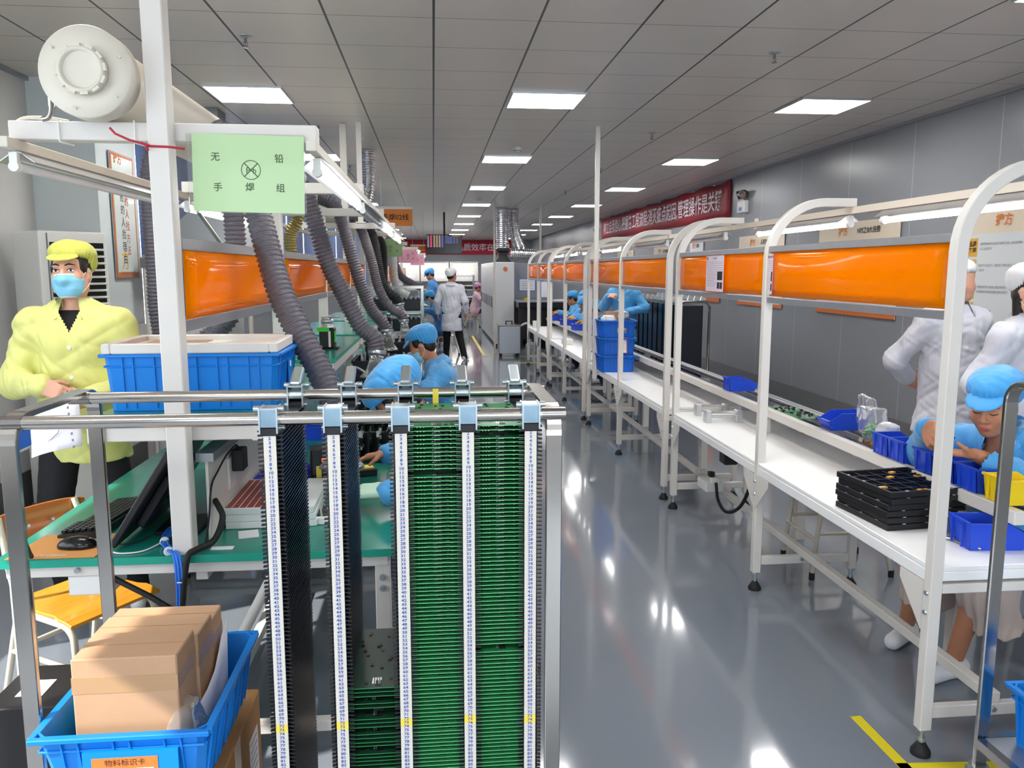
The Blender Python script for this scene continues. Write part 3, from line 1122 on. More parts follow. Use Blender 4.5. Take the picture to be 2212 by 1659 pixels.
ORD = ['first', 'second', 'third', 'fourth', 'fifth', 'sixth', 'seventh', 'eighth', 'ninth', 'tenth', 'eleventh', 'twelfth', 'thirteenth', 'fourteenth', 'fifteenth']
t = thing('roller_blind', 'white roller blind half lowered over the near side window', 'blind', (X0 + .02, 1.6, 2.75))  # unseen blind, added to cut the sun before it reaches the tabletop
MB((X0 + .02, 1.6, 2.75)).bb(X0 + .012, X0 + .016, 1.58, 3.12, 2.0, 2.78).build('fabric', 'white_plastic', t)
MB((X0 + .02, 1.6, 2.75)).cyl((X0 + .03, 1.58, 2.80), (X0 + .03, 3.12, 2.80), .025).build('roller', 'alu_bright', t)
y = 7.29
k = 0
while y < 32:
    t = thing('roller_blind', 'blue roller blind drawn down over the side window, number %d back from the poster' % (k + 1), 'blind', (-2.53, y, 1.1), 0, 'blue window blinds')
    t['label'] = '%s blue roller blind beyond the framed slogan on the left wall' % ORD[k]
    mb = MB((-2.53, y, 1.1))
    n = 24
    ring = lambda z: [Vector((-2.512 + .006 * math.sin(q * 1.3), y + .03 + 1.70 * q / n, z)) for q in range(n + 1)]
    mb.loft([ring(1.12), ring(2.90)], closed=False)
    mb.build('fabric', 'blind_blue', t)
    MB((-2.53, y, 1.1)).bb(-2.525, -2.50, y + .02, y + 1.74, 1.10, 1.125).build('bottom_bar', 'alu_bright', t)
    MB((-2.53, y, 1.1)).cyl((-2.512, y + .02, 2.90), (-2.512, y + 1.74, 2.90), .025).build('roller', 'white_plastic', t)
    y += 1.79
    k += 1

# ceiling lights
first = None
rowname = {-1.745: 'left', .642: 'middle', 3.035: 'right'}
for xi, x in enumerate((-1.745, .642, 3.035)):
    for k in range(-2, 9):
        y = TY + 3.58 * k + (.58 if k == -1 and xi == 2 else 0)
        if y + .6 > Y1: continue
        q = ('first', 'second', 'third', 'fourth', 'fifth', 'sixth', 'seventh', 'eighth', 'ninth')[k] if k >= 0 else None
        lab = ('%s fully visible lit square ceiling panel of the %s row' % (q, rowname[x])) if q else 'lit square ceiling panel of the %s row, %s overhead' % (rowname[x], 'just' if k == -1 else 'far')
        if first is None:
            first = thing('ceiling_light', lab, 'ceiling light', (x, y, ZC - .012), 0, 'lit ceiling panels')
            MB().bb(0.012, .588, .012, .588, -.002, .008).build('diffuser', 'led_panel', first)
            f = MB()
            f.bb(0, .6, 0, .012, -.004, .012).bb(0, .6, .588, .6, -.004, .012).bb(0, .012, .012, .588, -.004, .012).bb(.588, .6, .012, .588, -.004, .012)
            f.build('frame', 'alu_bright', first)
        else:
            dup(first, (x, y, ZC - .012), None, lab)

# sprinklers and detectors
first = None
for k, (x, y, lab) in enumerate(((-1.113, 5.24, 'brass ceiling sprinkler above the white exhaust pipe'), (2.23, 5.283, 'brass ceiling sprinkler nearest on the right'),
                   (2.262, 8.375, 'ceiling sprinkler between the second and third lights on the right'), (2.337, 11.314, 'ceiling sprinkler beside the tall white pole'),
                   (-1.097, 8.27, 'ceiling sprinkler beside the end of the lamp beam'), (2.35, 14.4, 'small ceiling sprinkler far back on the right'), (-1.1, 11.3, 'small ceiling sprinkler above the hanging ducts'))):
    if first is None:
        first = thing('ceiling_sprinkler', lab, 'sprinkler', (x, y, ZC), 0, 'ceiling sprinklers')
        MB().lathe((0, 0, 0), [(.042, 0), (.040, -.006), (.02, -.010), (.012, -.010)], 20).build('escutcheon', 'zinc', first)
        m = MB()
        m.cyl((0, 0, -.008), (0, 0, -.04), .009).cyl((.012, 0, -.04), (.006, 0, -.066), .0025, n=6).cyl((-.012, 0, -.04), (-.006, 0, -.066), .0025, n=6)
        m.lathe((0, 0, -.066), [(.004, .004), (.018, .002), (.018, 0), (.004, -.001)], 14)
        m.cyl((0, 0, -.04), (0, 0, -.066), .003, n=6)
        m.build('nozzle', 'steel_dark', first)
    else:
        dup(first, (x, y, ZC), None, lab)
for k, (x, y, lab) in enumerate(((.984, 9.515, 'round white smoke detector between the first two middle lights'), (.93, 16.2, 'round white smoke detector farther down the middle row'))):
    t = thing('smoke_detector', lab, 'smoke detector', (x, y, ZC), 0, 'smoke detectors')
    m = MB((x, y, ZC))
    m.lathe((x, y, ZC), [(.055, 0), (.055, -.018), (.045, -.03), (.03, -.045), (.001, -.045)], 24)
    m.build('housing', 'white_plastic', t)
    m = MB((x, y, ZC))
    for a in range(8):
        c, s = math.cos(a * PI / 4), math.sin(a * PI / 4)
        m.box((x + .041 * c, y + .041 * s, ZC - .034), (.004, .02, .008), (0, 0, a * PI / 4))
    m.build('slots', 'black_plastic', t)

# yellow floor tape
def tape(name, lab, pts, wdt=.05):
    m = MB()
    for a, b in zip(pts[:-1], pts[1:]):
        a, b = Vector(a + (0,)), Vector(b + (0,))
        d = (b - a).normalized()
        n = Vector((-d.y, d.x, 0)) * wdt / 2
        z = Vector((0, 0, .0015))
        m.prism([a - n - d * wdt / 2, b - n + d * wdt / 2, b + n + d * wdt / 2, a + n - d * wdt / 2], z)
    mset(m.build(name, 'tape_yellow'), lab, 'floor tape')


tape('floor_tape', 'yellow floor tape corner around the nearest bench leg', [(1.595, 2.72), (1.60, 2.42), (2.0, 2.395)], .042)
tape('floor_tape', 'yellow floor tape line around the grey oven machine', [(1.0, 21.0), (1.0, 16.05), (2.05, 15.85)], .06)
tape('floor_tape', 'yellow floor tape line behind the man in yellow', [(-2.9, 5.55), (-1.4, 5.45)], .05)
tape('floor_tape', 'yellow floor tape behind the far end of the white benches', [(1.5, 14.75), (2.3, 14.75)], .05)

# ------------------------------------------------------------------ white assembly benches on the right
BX = 1.70
def square_tube(mb, p0, p1, s=.04):
    p0, p1 = Vector(p0), Vector(p1)
    d = (p1 - p0)
    c = (p0 + p1) / 2
    ax = max(range(3), key=lambda i: abs(d[i]))
    sz = [s, s, s]; sz[ax] = abs(d[ax])
    return mb.box(c, sz)


def foot(mb, x, y, z0=.11, r=.034):
    mb.cur = 0
    mb.cyl((x, y, .04), (x, y, z0), .008, n=10)
    mb.cyl((x, y, z0 - .02), (x, y, z0 - .008), .016, n=6)
    mb.cyl((x, y, .050), (x, y, .058), .015, n=6)
    mb.cur = 1
    mb.lathe((x, y, 0), [(r, 0), (r, .014), (r * .85, .022), (r * .6, .036), (r * .45, .044), (.001, .044)], 20)
    mb.cur = 0


def bench(ys, label):
    o = (BX, ys[0], 0)
    t = thing('assembly_bench', label, 'workbench', o, 0, 'white assembly benches')
    y0, y1 = ys[0] - .02, ys[-1] + .02
    MB(o).bb(1.682, 2.27, y0, y1, .680, .70).build('tabletop', 'bench_white', t, bevel=.003)
    a = MB(o)
    a.bb(1.680, 1.705, y0 + .0, y1, .635, .6795).bb(2.245, 2.268, y0, y1, .635, .6795)
    for y in (ys[0], ys[-1]):
        a.bb(1.706, 2.244, y - .018, y + .018, .645, .6795)
    a.build('apron', 'bench_white', t, bevel=.003)
    for i, y in enumerate(ys):
        m = MB(o)
        c = .0215
        path = [Vector((BX, y, .10)), Vector((BX, y, 1.76))] + arc((BX + .28, y, 1.76), .28, PI, PI / 2, 12)[1:] + [Vector((2.14, y, 2.04))]
        m.sweep([(-c, -c), (c, -c), (c, c), (-c, c)], path, (0, 1, 0))
        m.build('arch', 'white_paint', t, bevel=.003)
        r = MB(o)
        square_tube(r, (2.237, y, .10), (2.237, y, .64))
        r.build('leg', 'white_paint', t, bevel=.003)
        MB(o).bb(BX + .0215, 2.217, y - .015, y + .015, .140, .185).build('cross_rail', 'white_paint', t, bevel=.003)
        if i in (0, len(ys) - 1): MB(o).bb(BX + .0215, 2.217, y - .018, y + .018, .600, .634).build('end_rail', 'white_paint', t, bevel=.003)
        for x in (BX, 2.237):
            f = MB(o)
            foot(f, x, y)
            f.build('levelling_foot', ['zinc', 'black_rubber'], t)
        for s in (-1, 1):
            if (i == 0 and s < 0) or (i == len(ys) - 1 and s > 0): continue
            g = MB(o)
            g.prism([(1.677, y + s * .0215, .634), (1.677, y + s * .16, .634), (1.677, y + s * .16, .60), (1.677, y + s * .0215, .46)], (.004, 0, 0))
            g.build('gusset', 'white_paint', t)
        b = MB(o)
        for z in (.60, .53):
            b.cyl((1.679, y, z), (1.672, y, z), .010, .008, n=12)
        b.cyl((1.95, y - .016, .165), (1.95, y - .024, .165), .011, .009, n=12)
        b.build('bolt', 'zinc', t)
    r = MB(o)
    r.bb(1.935, 1.975, ys[0] - .015, ys[-1] + .015, .186, .226)
    r.build('stretcher', 'white_paint', t, bevel=.003)
    for ya, yb in zip(ys[:-1], ys[1:]):
        ya, yb = ya + .0215, yb - .0215
        p = MB(o)
        n = 14
        rows = []
        for k in range(n + 1):
            y = ya + .004 + (yb - ya - .008) * k / n
            bu = .010 * math.sin(PI * k / n) + .006 * math.sin(2 * PI * k / n + ys[0])
            rows.append([Vector((BX - bu * math.sin(PI * j / 6), y, 1.572 + .226 * j / 6)) for j in range(7)])
        p.loft(rows, closed=False, smooth=True)
        po = p.build('film_panel', 'orange_film', t)
        s = po.modifiers.new('thick', 'SOLIDIFY'); s.thickness = .0015
        for z in (1.552, 1.806):
            MB(o).bb(BX - .012, BX + .012, ya, yb, z - .015, z + .015).build('panel_rail', 'aluminium', t, bevel=.002)
    MB(o).bb(2.122, 2.160, ys[0] - (.35 if ys[0] < 3 else .09), ys[-1] + .09, 1.985, 2.0195).build('lamp_rail', 'cream_plastic', t, bevel=.002)
    return t


UN = [[2.49, 3.985, 5.48], [5.72, 7.20, 8.68], [8.97, 10.35, 11.66], [11.86, 13.06, 14.40]]
for ys, lab in zip(UN, ('long white assembly bench nearest the camera with the tray stack on it', 'second white assembly bench along the aisle holding three stacked crates at its far end',
                        'third white assembly bench along the aisle beyond the crate stack', 'farthest white assembly bench with arched posts beside the oven machine')):
    bench(ys, lab)


def tube_lamp(x, y0, y1, z, label, lit=True, group='tube lamps above the benches', shade=1):
    """batten with reflector and one tube along y, hanging at height z"""
    o = (x, y0, z)
    t = thing('tube_lamp', label, 'lamp', o, 0, group)
    m = MB(o)
    m.bb(x - .012, x + .012, y0 + .03, y1 - .03, z + .012, z + .038)
    m.build('batten', 'white_plastic', t)
    m = MB(o)
    for s in (-1, 1):
        m.prism([(x + s * .012, y0 + .03, z + .034), (x + s * .055, y0 + .03, z + .004), (x + s * .056, y0 + .03, z + .006), (x + s * .012, y0 + .03, z + .038)], (0, y1 - y0 - .06, 0))
    m.build('reflector', 'alu_bright', t)
    MB(o).cyl((x, y0 + .03, z - .008), (x, y1 - .03, z - .008), .0135, n=14).build('tube', 'tube_lit' if lit else 'tube_off', t)
    for y in (y0 + .02, y1 - .02):
        m = MB(o)
        m.bb(x - .012, x + .012, y - .012, y + .012, z - .010, z + .034).cyl((x, y - .014, z - .010), (x, y + .014, z - .010), .016, n=14)
        m.build('socket', 'white_plastic', t)
    return t


k = 0
nm = ['nearest', 'second nearest', 'third nearest', 'fourth nearest']
for ui, ys in enumerate(UN):
    for ya, yb in zip(ys[:-1], ys[1:]):
        lit = not (ui == 1)
        mid = (ya + yb) / 2 - (.06 if ui else .12)
        ln = 1.22 if ui < 2 else 1.08
        lab = '%s lit tube lamp on the white bench arches' % nm[k] if k < 2 else 'unlit tube lamp over the %s half of the crate bench' % ('near' if k == 2 else 'far') if ui == 1 else 'lit tube lamp over the %s half of the %s white bench' % ('near' if ya == ys[0] else 'far', 'third' if ui == 2 else 'farthest')
        tube_lamp(2.14, mid - ln / 2, mid + ln / 2, 1.945, lab, lit)
        k += 1

# conveyor behind the benches
o = (2.05, 2.56, 0)
t = thing('conveyor', 'long white framed chain conveyor running behind the assembly benches', 'conveyor', o)
CY0, CY1 = 2.56, 14.5
m = MB(o)
m.bb(2.035, 2.075, CY0, CY1, .805, .855)
m.build('front_rail', 'white_paint', t, bevel=.003)
MB(o).bb(2.30, 2.33, CY0, CY1, .800, .850).build('back_rail', 'aluminium', t, bevel=.003)
m = MB(o)
for x in (2.090, 2.285):
    m.bb(x - .012, x + .012, CY0, CY1, .812, .846)
m.build('track_profile', 'alu_bright', t, bevel=.002)
m = MB(o)
for x in (2.110, 2.262):
    m.bb(x - .006, x + .006, CY0, CY1, .826, .836)
    y = CY0
    while y < 9:
        m.bb(x - .009, x + .009, y, y + .010, .828, .840)
        y += .019
m.build('chain', 'steel_dark', t)
MB(o).bb(2.12, 2.255, CY0, CY1, .790, .796).build('drip_tray', 'machine_grey', t)
for y in (3.20, 4.75, 6.6, 8.5, 10.4, 12.4, 14.2):
    m = MB(o)
    m.bb(2.035, 2.075, y - .03, y + .03, .7006, .804).bb(2.273, 2.33, y - .03, y + .03, 0.0, .80)
    m.build('support', 'white_paint', t, bevel=.003)


def cylinder_unit(x0, x1, y, z, label, big=1.0):
    """air cylinder with end blocks and guide rods lying on the bench"""
    o = (x0, y, z)
    t = thing('air_cylinder', label, 'actuator', o, 0, 'air cylinders on the white benches')
    m = MB(o)
    m.cyl((x0 + .02, y, z + .045), (x1 - .02, y, z + .045), .016 * big, n=16)
    m.build('barrel', 'alu_bright', t)
    for x in (x0 + .02, x1 - .02):
        MB(o).bb(x - .018, x + .018, y - .032, y + .032, z, z + .082).build('end_block', 'alu_bright', t, bevel=.003)
    m = MB(o)
    for s in (-1, 1):
        m.cyl((x0 + .02, y + s * .024, z + .066), (x1 - .02, y + s * .024, z + .066), .005, n=8)
    m.build('guide_rods', 'steel', t)
    return t


cylinder_unit(1.78, 2.03, 5.10, .70, 'silver air cylinder on the bench beside the small blue bin')
cylinder_unit(1.80, 2.04, 5.36, .70, 'silver air cylinder on the far end of the nearest bench')
cylinder_unit(1.90, 2.04, 2.79, .70, 'silver air cylinder with a spring beside the scissors')
cylinder_unit(1.84, 2.03, 8.50, .70, 'small air cylinder behind the stack of three crates')
m = MB((1.735, 5.10, .70))
m.bb(1.735, 1.855, 4.985, 5.055, .7005, .775)
mset(m.build('switch_box', 'white_plastic', bevel=.004), 'small white box on the nearest bench in front of the air cylinder', 'box')
m = MB((1.72, 5.2, 0))
t = thing('motor', 'black motor hanging below the nearest white bench', 'motor', (1.86, 4.85, .45), 0)
MB((1.86, 4.85, .45)).bb(1.815, 1.905, 4.80, 4.90, .48, .60).build('housing', 'black_plastic', t, bevel=.008)
MB((1.86, 4.85, .45)).bb(1.835, 1.885, 4.82, 4.88, .60, .679).build('bracket', 'steel_dark', t)
t = thing('power_box', 'white power box with blue plug on the bench stretcher', 'power box', (1.85, 5.2, .19), 0)
MB((1.85, 5.2, .19)).bb(1.80, 1.92, 5.08, 5.26, .2265, .29).build('box', 'white_plastic', t, bevel=.004)
MB((1.85, 5.2, .19)).bb(1.83, 1.88, 5.05, 5.11, .29, .33).build('socket', 'white_plastic', t, bevel=.004)
MB((1.85, 5.2, .19)).bb(1.82, 1.86, 5.08, 5.12, .33, .365).build('plug', 'black_plastic', t, bevel=.004)
m = MB()
m.tube(catmull([(1.855, 5.045, .30), (1.85, 4.98, .20), (1.86, 4.85, .16), (1.89, 4.70, .24), (1.92, 4.62, .42), (1.93, 4.60, .66)]), .011, 8)
mset(m.build('power_cable', 'black_rubber'), 'thick black cable looping below the nearest white bench', 'cable')
m = MB()
m.tube(catmull([(1.78, 8.95, .64), (1.75, 8.98, .5), (1.76, 9.0, .35), (1.80, 8.98, .22), (1.9, 8.97, .21)]), .008, 8)
mset(m.build('power_cable', 'black_rubber'), 'black cable hanging under the third white bench', 'cable')

# ---- storage bins
def bin_proto(m, name='storage_bin', wx=.10, ly=.16, h=.075):
    """open-fronted picking bin; low front towards +y; origin on its base"""
    t = thing(name, 'blue bin', 'bin')
    tk = .003
    b = MB()
    f = .55
    outer = [(-wx * .46, -ly / 2 + .008), (wx * .46, -ly / 2 + .008), (wx * .46, ly / 2 - .02), (-wx * .46, ly / 2 - .02)]
    b.box((0, -.006, tk / 2), (wx * .92, ly - .028, tk))
    for s in (-1, 1):
        side = [(s * wx * .46, -ly / 2 + .008, 0), (s * wx * .46, ly / 2 - .02, 0), (s * wx * .5, ly / 2 - .004, h * .52), (s * wx * .5, ly / 2 - .06, h), (s * wx * .5, -ly / 2, h)]
        b.prism(side, (-s * tk, 0, 0))
        b.prism([(s * wx * .5, -ly / 2, h - .006), (s * wx * .5, ly / 2 - .06, h - .006), (s * wx * .5, ly / 2 - .06, h), (s * wx * .5, -ly / 2, h)], (s * .004, 0, 0))
    b.prism([(-wx * .46, -ly / 2 + .008, 0), (wx * .46, -ly / 2 + .008, 0), (wx * .5, -ly / 2, h), (-wx * .5, -ly / 2, h)], (0, tk, 0))
    b.prism([(-wx * .46, ly / 2 - .02, 0), (wx * .46, ly / 2 - .02, 0), (wx * .5, ly / 2 - .004, h * .52), (-wx * .5, ly / 2 - .004, h * .52)], (0, -tk, 0))
    b.build('tub', m, t)
    MB().box((0, ly / 2 - .004, h * .52), (wx + .006, .008, .006)).build('front_lip', m, t)
    r = MB()
    r.box((0, -ly / 2, h), (wx + .006, .008, .006))
    for x in (-.25, .25):
        r.box((x * wx, -ly / 2 - .001, h * .5), (.004, .006, h * .9))
    r.build('back_rim', m, t)
    return t


B0 = bin_proto('bin_blue')
B1 = bin_proto('bin_yellow')
spots = [(2.165, 5.47, .8565, -PI / 2, 'small empty blue bin alone on the conveyor near the air cylinders'),
         (2.175, 4.06, .8565, PI / 2, 'blue bin with a white label beside the bag of green parts'),
         (2.150, 3.46, .8565, -PI / 2, 'first blue bin after the red-printed bag on the conveyor'),
         (2.150, 3.33, .8565, -PI / 2, 'second blue bin after the red-printed bag on the conveyor'),
         (2.150, 3.13, .8565, -PI / 2, 'blue bin just past the arch post in front of the seated woman'),
         (2.150, 2.99, .8565, -PI / 2, 'second blue bin in front of the seated woman'),
         (2.150, 2.85, .8565, -PI / 2, 'blue bin nearest the yellow bin on the conveyor')]
for i, (x, y, z, rz, lab) in enumerate(spots):
    c = B0 if i == 0 else dup(B0, (x, y, z), rz)
    c.location = (x, y, z); c.rotation_euler = (0, 0, rz)
    c['label'] = lab; c['group'] = 'blue picking bins on the conveyor'
    c.scale = (1.25, 1.35, 1.25)
B1.location = (2.150, 2.685, .8565); B1.rotation_euler = (0, 0, -PI / 2); B1.scale = (1.25, 1.35, 1.25)
B1['label'] = 'yellow bin at the near end of the conveyor'
c = dup(B0, (2.02, 2.66, .7005), -PI / 2 - .1, 'blue bin standing on the bench top below the conveyor end', 'blue picking bins on the conveyor'); c.scale = (1.35, 1.45, 1.35)
c = dup(B0, (2.155, 13.6, .8565), -PI / 2, 'blue bin farthest along the conveyor beside the workers'); c.scale = (1.3, 2.2, 1.2)
c = dup(B0, (2.155, 12.35, .8565), -PI / 2, 'blue bin on the conveyor beside the man with yellow gloves'); c.scale = (1.3, 2.4, 1.2)
c = dup(B0, (2.155, 11.3, .8565), -PI / 2, 'blue bin on the conveyor just beyond the crate stack'); c.scale = (1.3, 2.4, 1.2)
S = Sheet((2.123, 4.06, .88), (0, -1, .0), (0, 0, 1), (2.123, 4.06, .88))
S.rect('paper', -.06, .06, -.012, .022, 0, .001).text('ink_blue', 'DF-GA-R2主控', 0, .004, .016, z=.0015)
t = thing('bin_label', 'white paper label on the blue bin beside the green parts', 'label', (2.123, 4.06, .88))
t.location = (2.093, 4.06, .885)
S.build(t, {'paper': 'card', 'ink_blue': 'lettering'})

# ---- black tray stack
def tray_proto():
    t = thing('component_tray', 'tray', 'tray')
    w, d, h = .335, .335, .024
    m = MB()
    m.box((0, 0, .004), (w, d, .004))
    for s in (-1, 1):
        m.box((s * w / 2, 0, h / 2), (.012, d + .012, h)).box((0, s * d / 2, h / 2), (w - .012, .012, h))
    m.build('rim', 'black_plastic', t, bevel=.002)
    g = MB()
    for k in range(1, 5):
        g.box((-w / 2 + w * k / 5, 0, .011), (.006, d - .014, .012)).box((0, -d / 2 + d * k / 5, .011), (w - .014, .006, .012))
    for k in range(10):
        g.box((-w / 2 + w * (k + .5) / 10, 0, .008), (.003, d - .014, .006))
    g.build('cell_grid', 'black_esd', t)
    c = MB()
    for s in (-1, 1):
        for q in (-.3, 0, .3):
            c.box((s * w / 2, q * d, h), (.009, .014, .004)).box((q * w, s * d / 2, h), (.014, .009, .004))
    c.build('clips', 'solder', t)
    return t


tp = tray_proto()
rs = random.Random(3)
names = ['bottom', 'second from the bottom', 'third from the bottom', 'fourth from the bottom', 'second from the top', 'topmost']
for k in range(6):
    loc = (1.895 + rs.uniform(-.006, .006), 3.03 + rs.uniform(-.006, .006), .7005 + .0262 * k)
    c = tp if k == 0 else copy_tree(tp)
    c.location = loc
    c.rotation_euler = (0, 0, .10 + rs.uniform(-.03, .03))
    c['label'] = 'black component tray on the white bench, %s in the stack' % names[k]
    c['group'] = 'stack of black trays'
m = MB()
for k in range(7):
    a, b = rs.randrange(5), rs.randrange(5)
    m.box((-.134 + .067 * a + rs.uniform(-.01, .01), -.134 + .067 * b, .014), (.03, .018, .006), (0, 0, rs.uniform(-.4, .4)))
m.build('gold_parts', 'poster_gold', c)

# scissors / pliers on the bench
t = thing('pliers', 'small steel pliers lying on the bench beside the blue bin', 'pliers', (1.92, 2.70, .7005), .5)
for s in (-1, 1):
    m = MB()
    m.tube(catmull([(.02 * s, -.10, .008), (.030 * s, -.06, .008), (.012 * s, -.02, .008), (0, .01, .008), (-.006 * s, .05, .008)]), [.006] * 25 + [.006, .005, .004, .004, .003, .003, .002, .002][:8], 8)
    m.build('handle', 'steel', t)
MB().cyl((0, .01, .002), (0, .01, .016), .008).build('pivot', 'steel_dark', t)
m = MB((1.80, 2.72, .7005)); m.bb(1.79, 1.81, 2.71, 2.735, .7005, .716)
mset(m.build('metal_clamp', 'zinc', bevel=.003), 'small shiny metal clamp beside the pliers', 'clamp')

# bags on the conveyor
def bag_obj(name, label, c, s, mt, seed, fill=None, group=None):
    ops = [('u', .02, ('ell', c, s, None)), ('u', .02, ('box', (c[0], c[1], c[2] + s[2] * .75), (s[0] * .55, s[1] * .75, s[2] * .5), None, .01))]
    t = solid(name, ops, .006, mt, None, fold=.010, seed=seed, fscale=1.6)
    return mset(t, label, 'bag', group)


t = bag_obj('parts_bag', 'clear plastic bag full of green parts on the conveyor', (2.20, 3.80, .925), (.065, .085, .072), 'clear_bag', 4)
m = MB()
rs = random.Random(11)
for k in range(46):
    a = rs.uniform(0, 2 * PI); rr = rs.uniform(0, .75)
    z = .862 + rs.uniform(.0, .06)
    m.box((2.20 + .05 * rr * math.cos(a), 3.80 + .068 * rr * math.sin(a), z), (.012, .034, .008), (rs.uniform(-1, 1), rs.uniform(-1, 1), rs.uniform(0, 3)))
mset(m.build('green_parts', 'mint_parts', t), kind='stuff')
t = bag_obj('parts_bag', 'milky plastic bag with red print leaning on the blue bins', (2.17, 3.60, .905), (.05, .07, .050), 'milky_bag', 9)
S = Sheet((2.118, 3.60, .905), (0, -1, 0), (.35, 0, 1), (0, 0, 0))
S.text('ink_red', '合格品\n已检', 0, 0, .022, z=.006)
S.build(t, {'ink_red': 'red_print'})
t = bag_obj('zip_bag', 'tall empty clear zip bag standing behind the green parts', (2.24, 3.93, .945), (.03, .085, .085), 'clear_bag', 15)
MB().bb(2.205, 2.208, 3.90, 3.96, .94, .985).build('tag', 'paper', t)

# circuit boards riding the conveyor
def board_bits(mb, x0, x1, y0, y1, z, n, rs):
    for k in range(n):
        sx, sy, sz = rs.uniform(.006, .018), rs.uniform(.006, .02), rs.uniform(.003, .012)
        mb.box((rs.uniform(x0 + .01, x1 - .01), rs.uniform(y0 + .01, y1 - .01), z + sz / 2), (sx, sy, sz))


for k, (y, lab) in enumerate(((4.42, 'green circuit board riding the conveyor behind the labelled bin'), (4.66, 'green circuit board on the conveyor farther from the labelled bin'), (2.72, 'green circuit board at the near conveyor end beside the yellow bin'))):
    rs = random.Random(k)
    if k == 2:
        x0, x1 = 2.225, 2.275
    else:
        x0, x1 = 2.105, 2.268
    o = (x0, y, .842)
    t = thing('circuit_board', lab, 'circuit board', o, 0, 'circuit boards on the conveyor')
    MB(o).bb(x0, x1, y, y + .20, .8415, .8435).build('board', 'pcb', t)
    m = MB(o); board_bits(m, x0, x1, y, y + .2, .8435, 26, rs); m.build('components', 'chip', t)
    m = MB(o); board_bits(m, x0, x1, y, y + .2, .8435, 18, rs); m.build('solder_pads', 'solder', t)

# documents on the orange panels
def document(label, x, y, z, w, h, face=-1, pink=True):
    o = (x, y, z)
    t = thing('document_sheet', label, 'document', o, 0, 'paper sheets on the orange panels')
    S = Sheet((x, y, z), (0, face, 0), (0, 0, 1), o)
    S.rect('paper_pink' if pink else 'paper', -w / 2, w / 2, -h / 2, h / 2, 0, .0012)
    S.rect('ink_red', -w * .46, -w * .40, h * .38, h * .47, .0012, .0016)
    S.text('ink', '作业指导书', 0, h * .42, h * .07, z=.002)
    rs = random.Random(int(y * 100))
    for k in range(14):
        yy = h * (.32 - .052 * k)
        S.rect('ink_grey', -w * .44, w * (.44 if k < 5 else rs.uniform(-.02, .12)), yy, yy + h * .008, .0012, .0016)
    for (a, b, c, d) in ((.16, .44, -.18, .06), (.16, .29, -.42, -.24), (.31, .44, -.42, -.24)):
        S.rect('ink', w * a, w * b, h * c, h * d, .0012, .0016)
    S.build(t, {'paper_pink': 'page', 'paper': 'page', 'ink_red': 'stamp', 'ink_grey': 'text_lines', 'ink': 'pictures'})
    return t


document('pink sheet taped on the orange panel of the nearest bench, far half', BX - .020, 4.72, 1.682, .30, .212)
document('sheet edge on the orange panel beside the second arch post', BX - .012, 3.93, 1.682, .05, .20)
t = document('small sheet on the orange panel of the far bench', BX - .02, 13.8, 1.69, .2, .16)

# ---- tall white pole
t = thing('pole', 'tall white pole running up from the second bench to the ceiling', 'pole', (1.633, 8.05, .70))
MB((1.633, 8.05, .70)).bb(1.611, 1.655, 8.03, 8.074, .60, ZC - .004).build('shaft', 'white_paint', t, bevel=.003)
MB((1.633, 8.05, .70)).bb(1.60, 1.667, 8.02, 8.085, ZC - .004, ZC - .0005).build('flange', 'white_paint', t)
MB((1.633, 8.05, .70)).bb(1.656, 1.679, 8.03, 8.07, .64, .67).build('clamp', 'zinc', t)


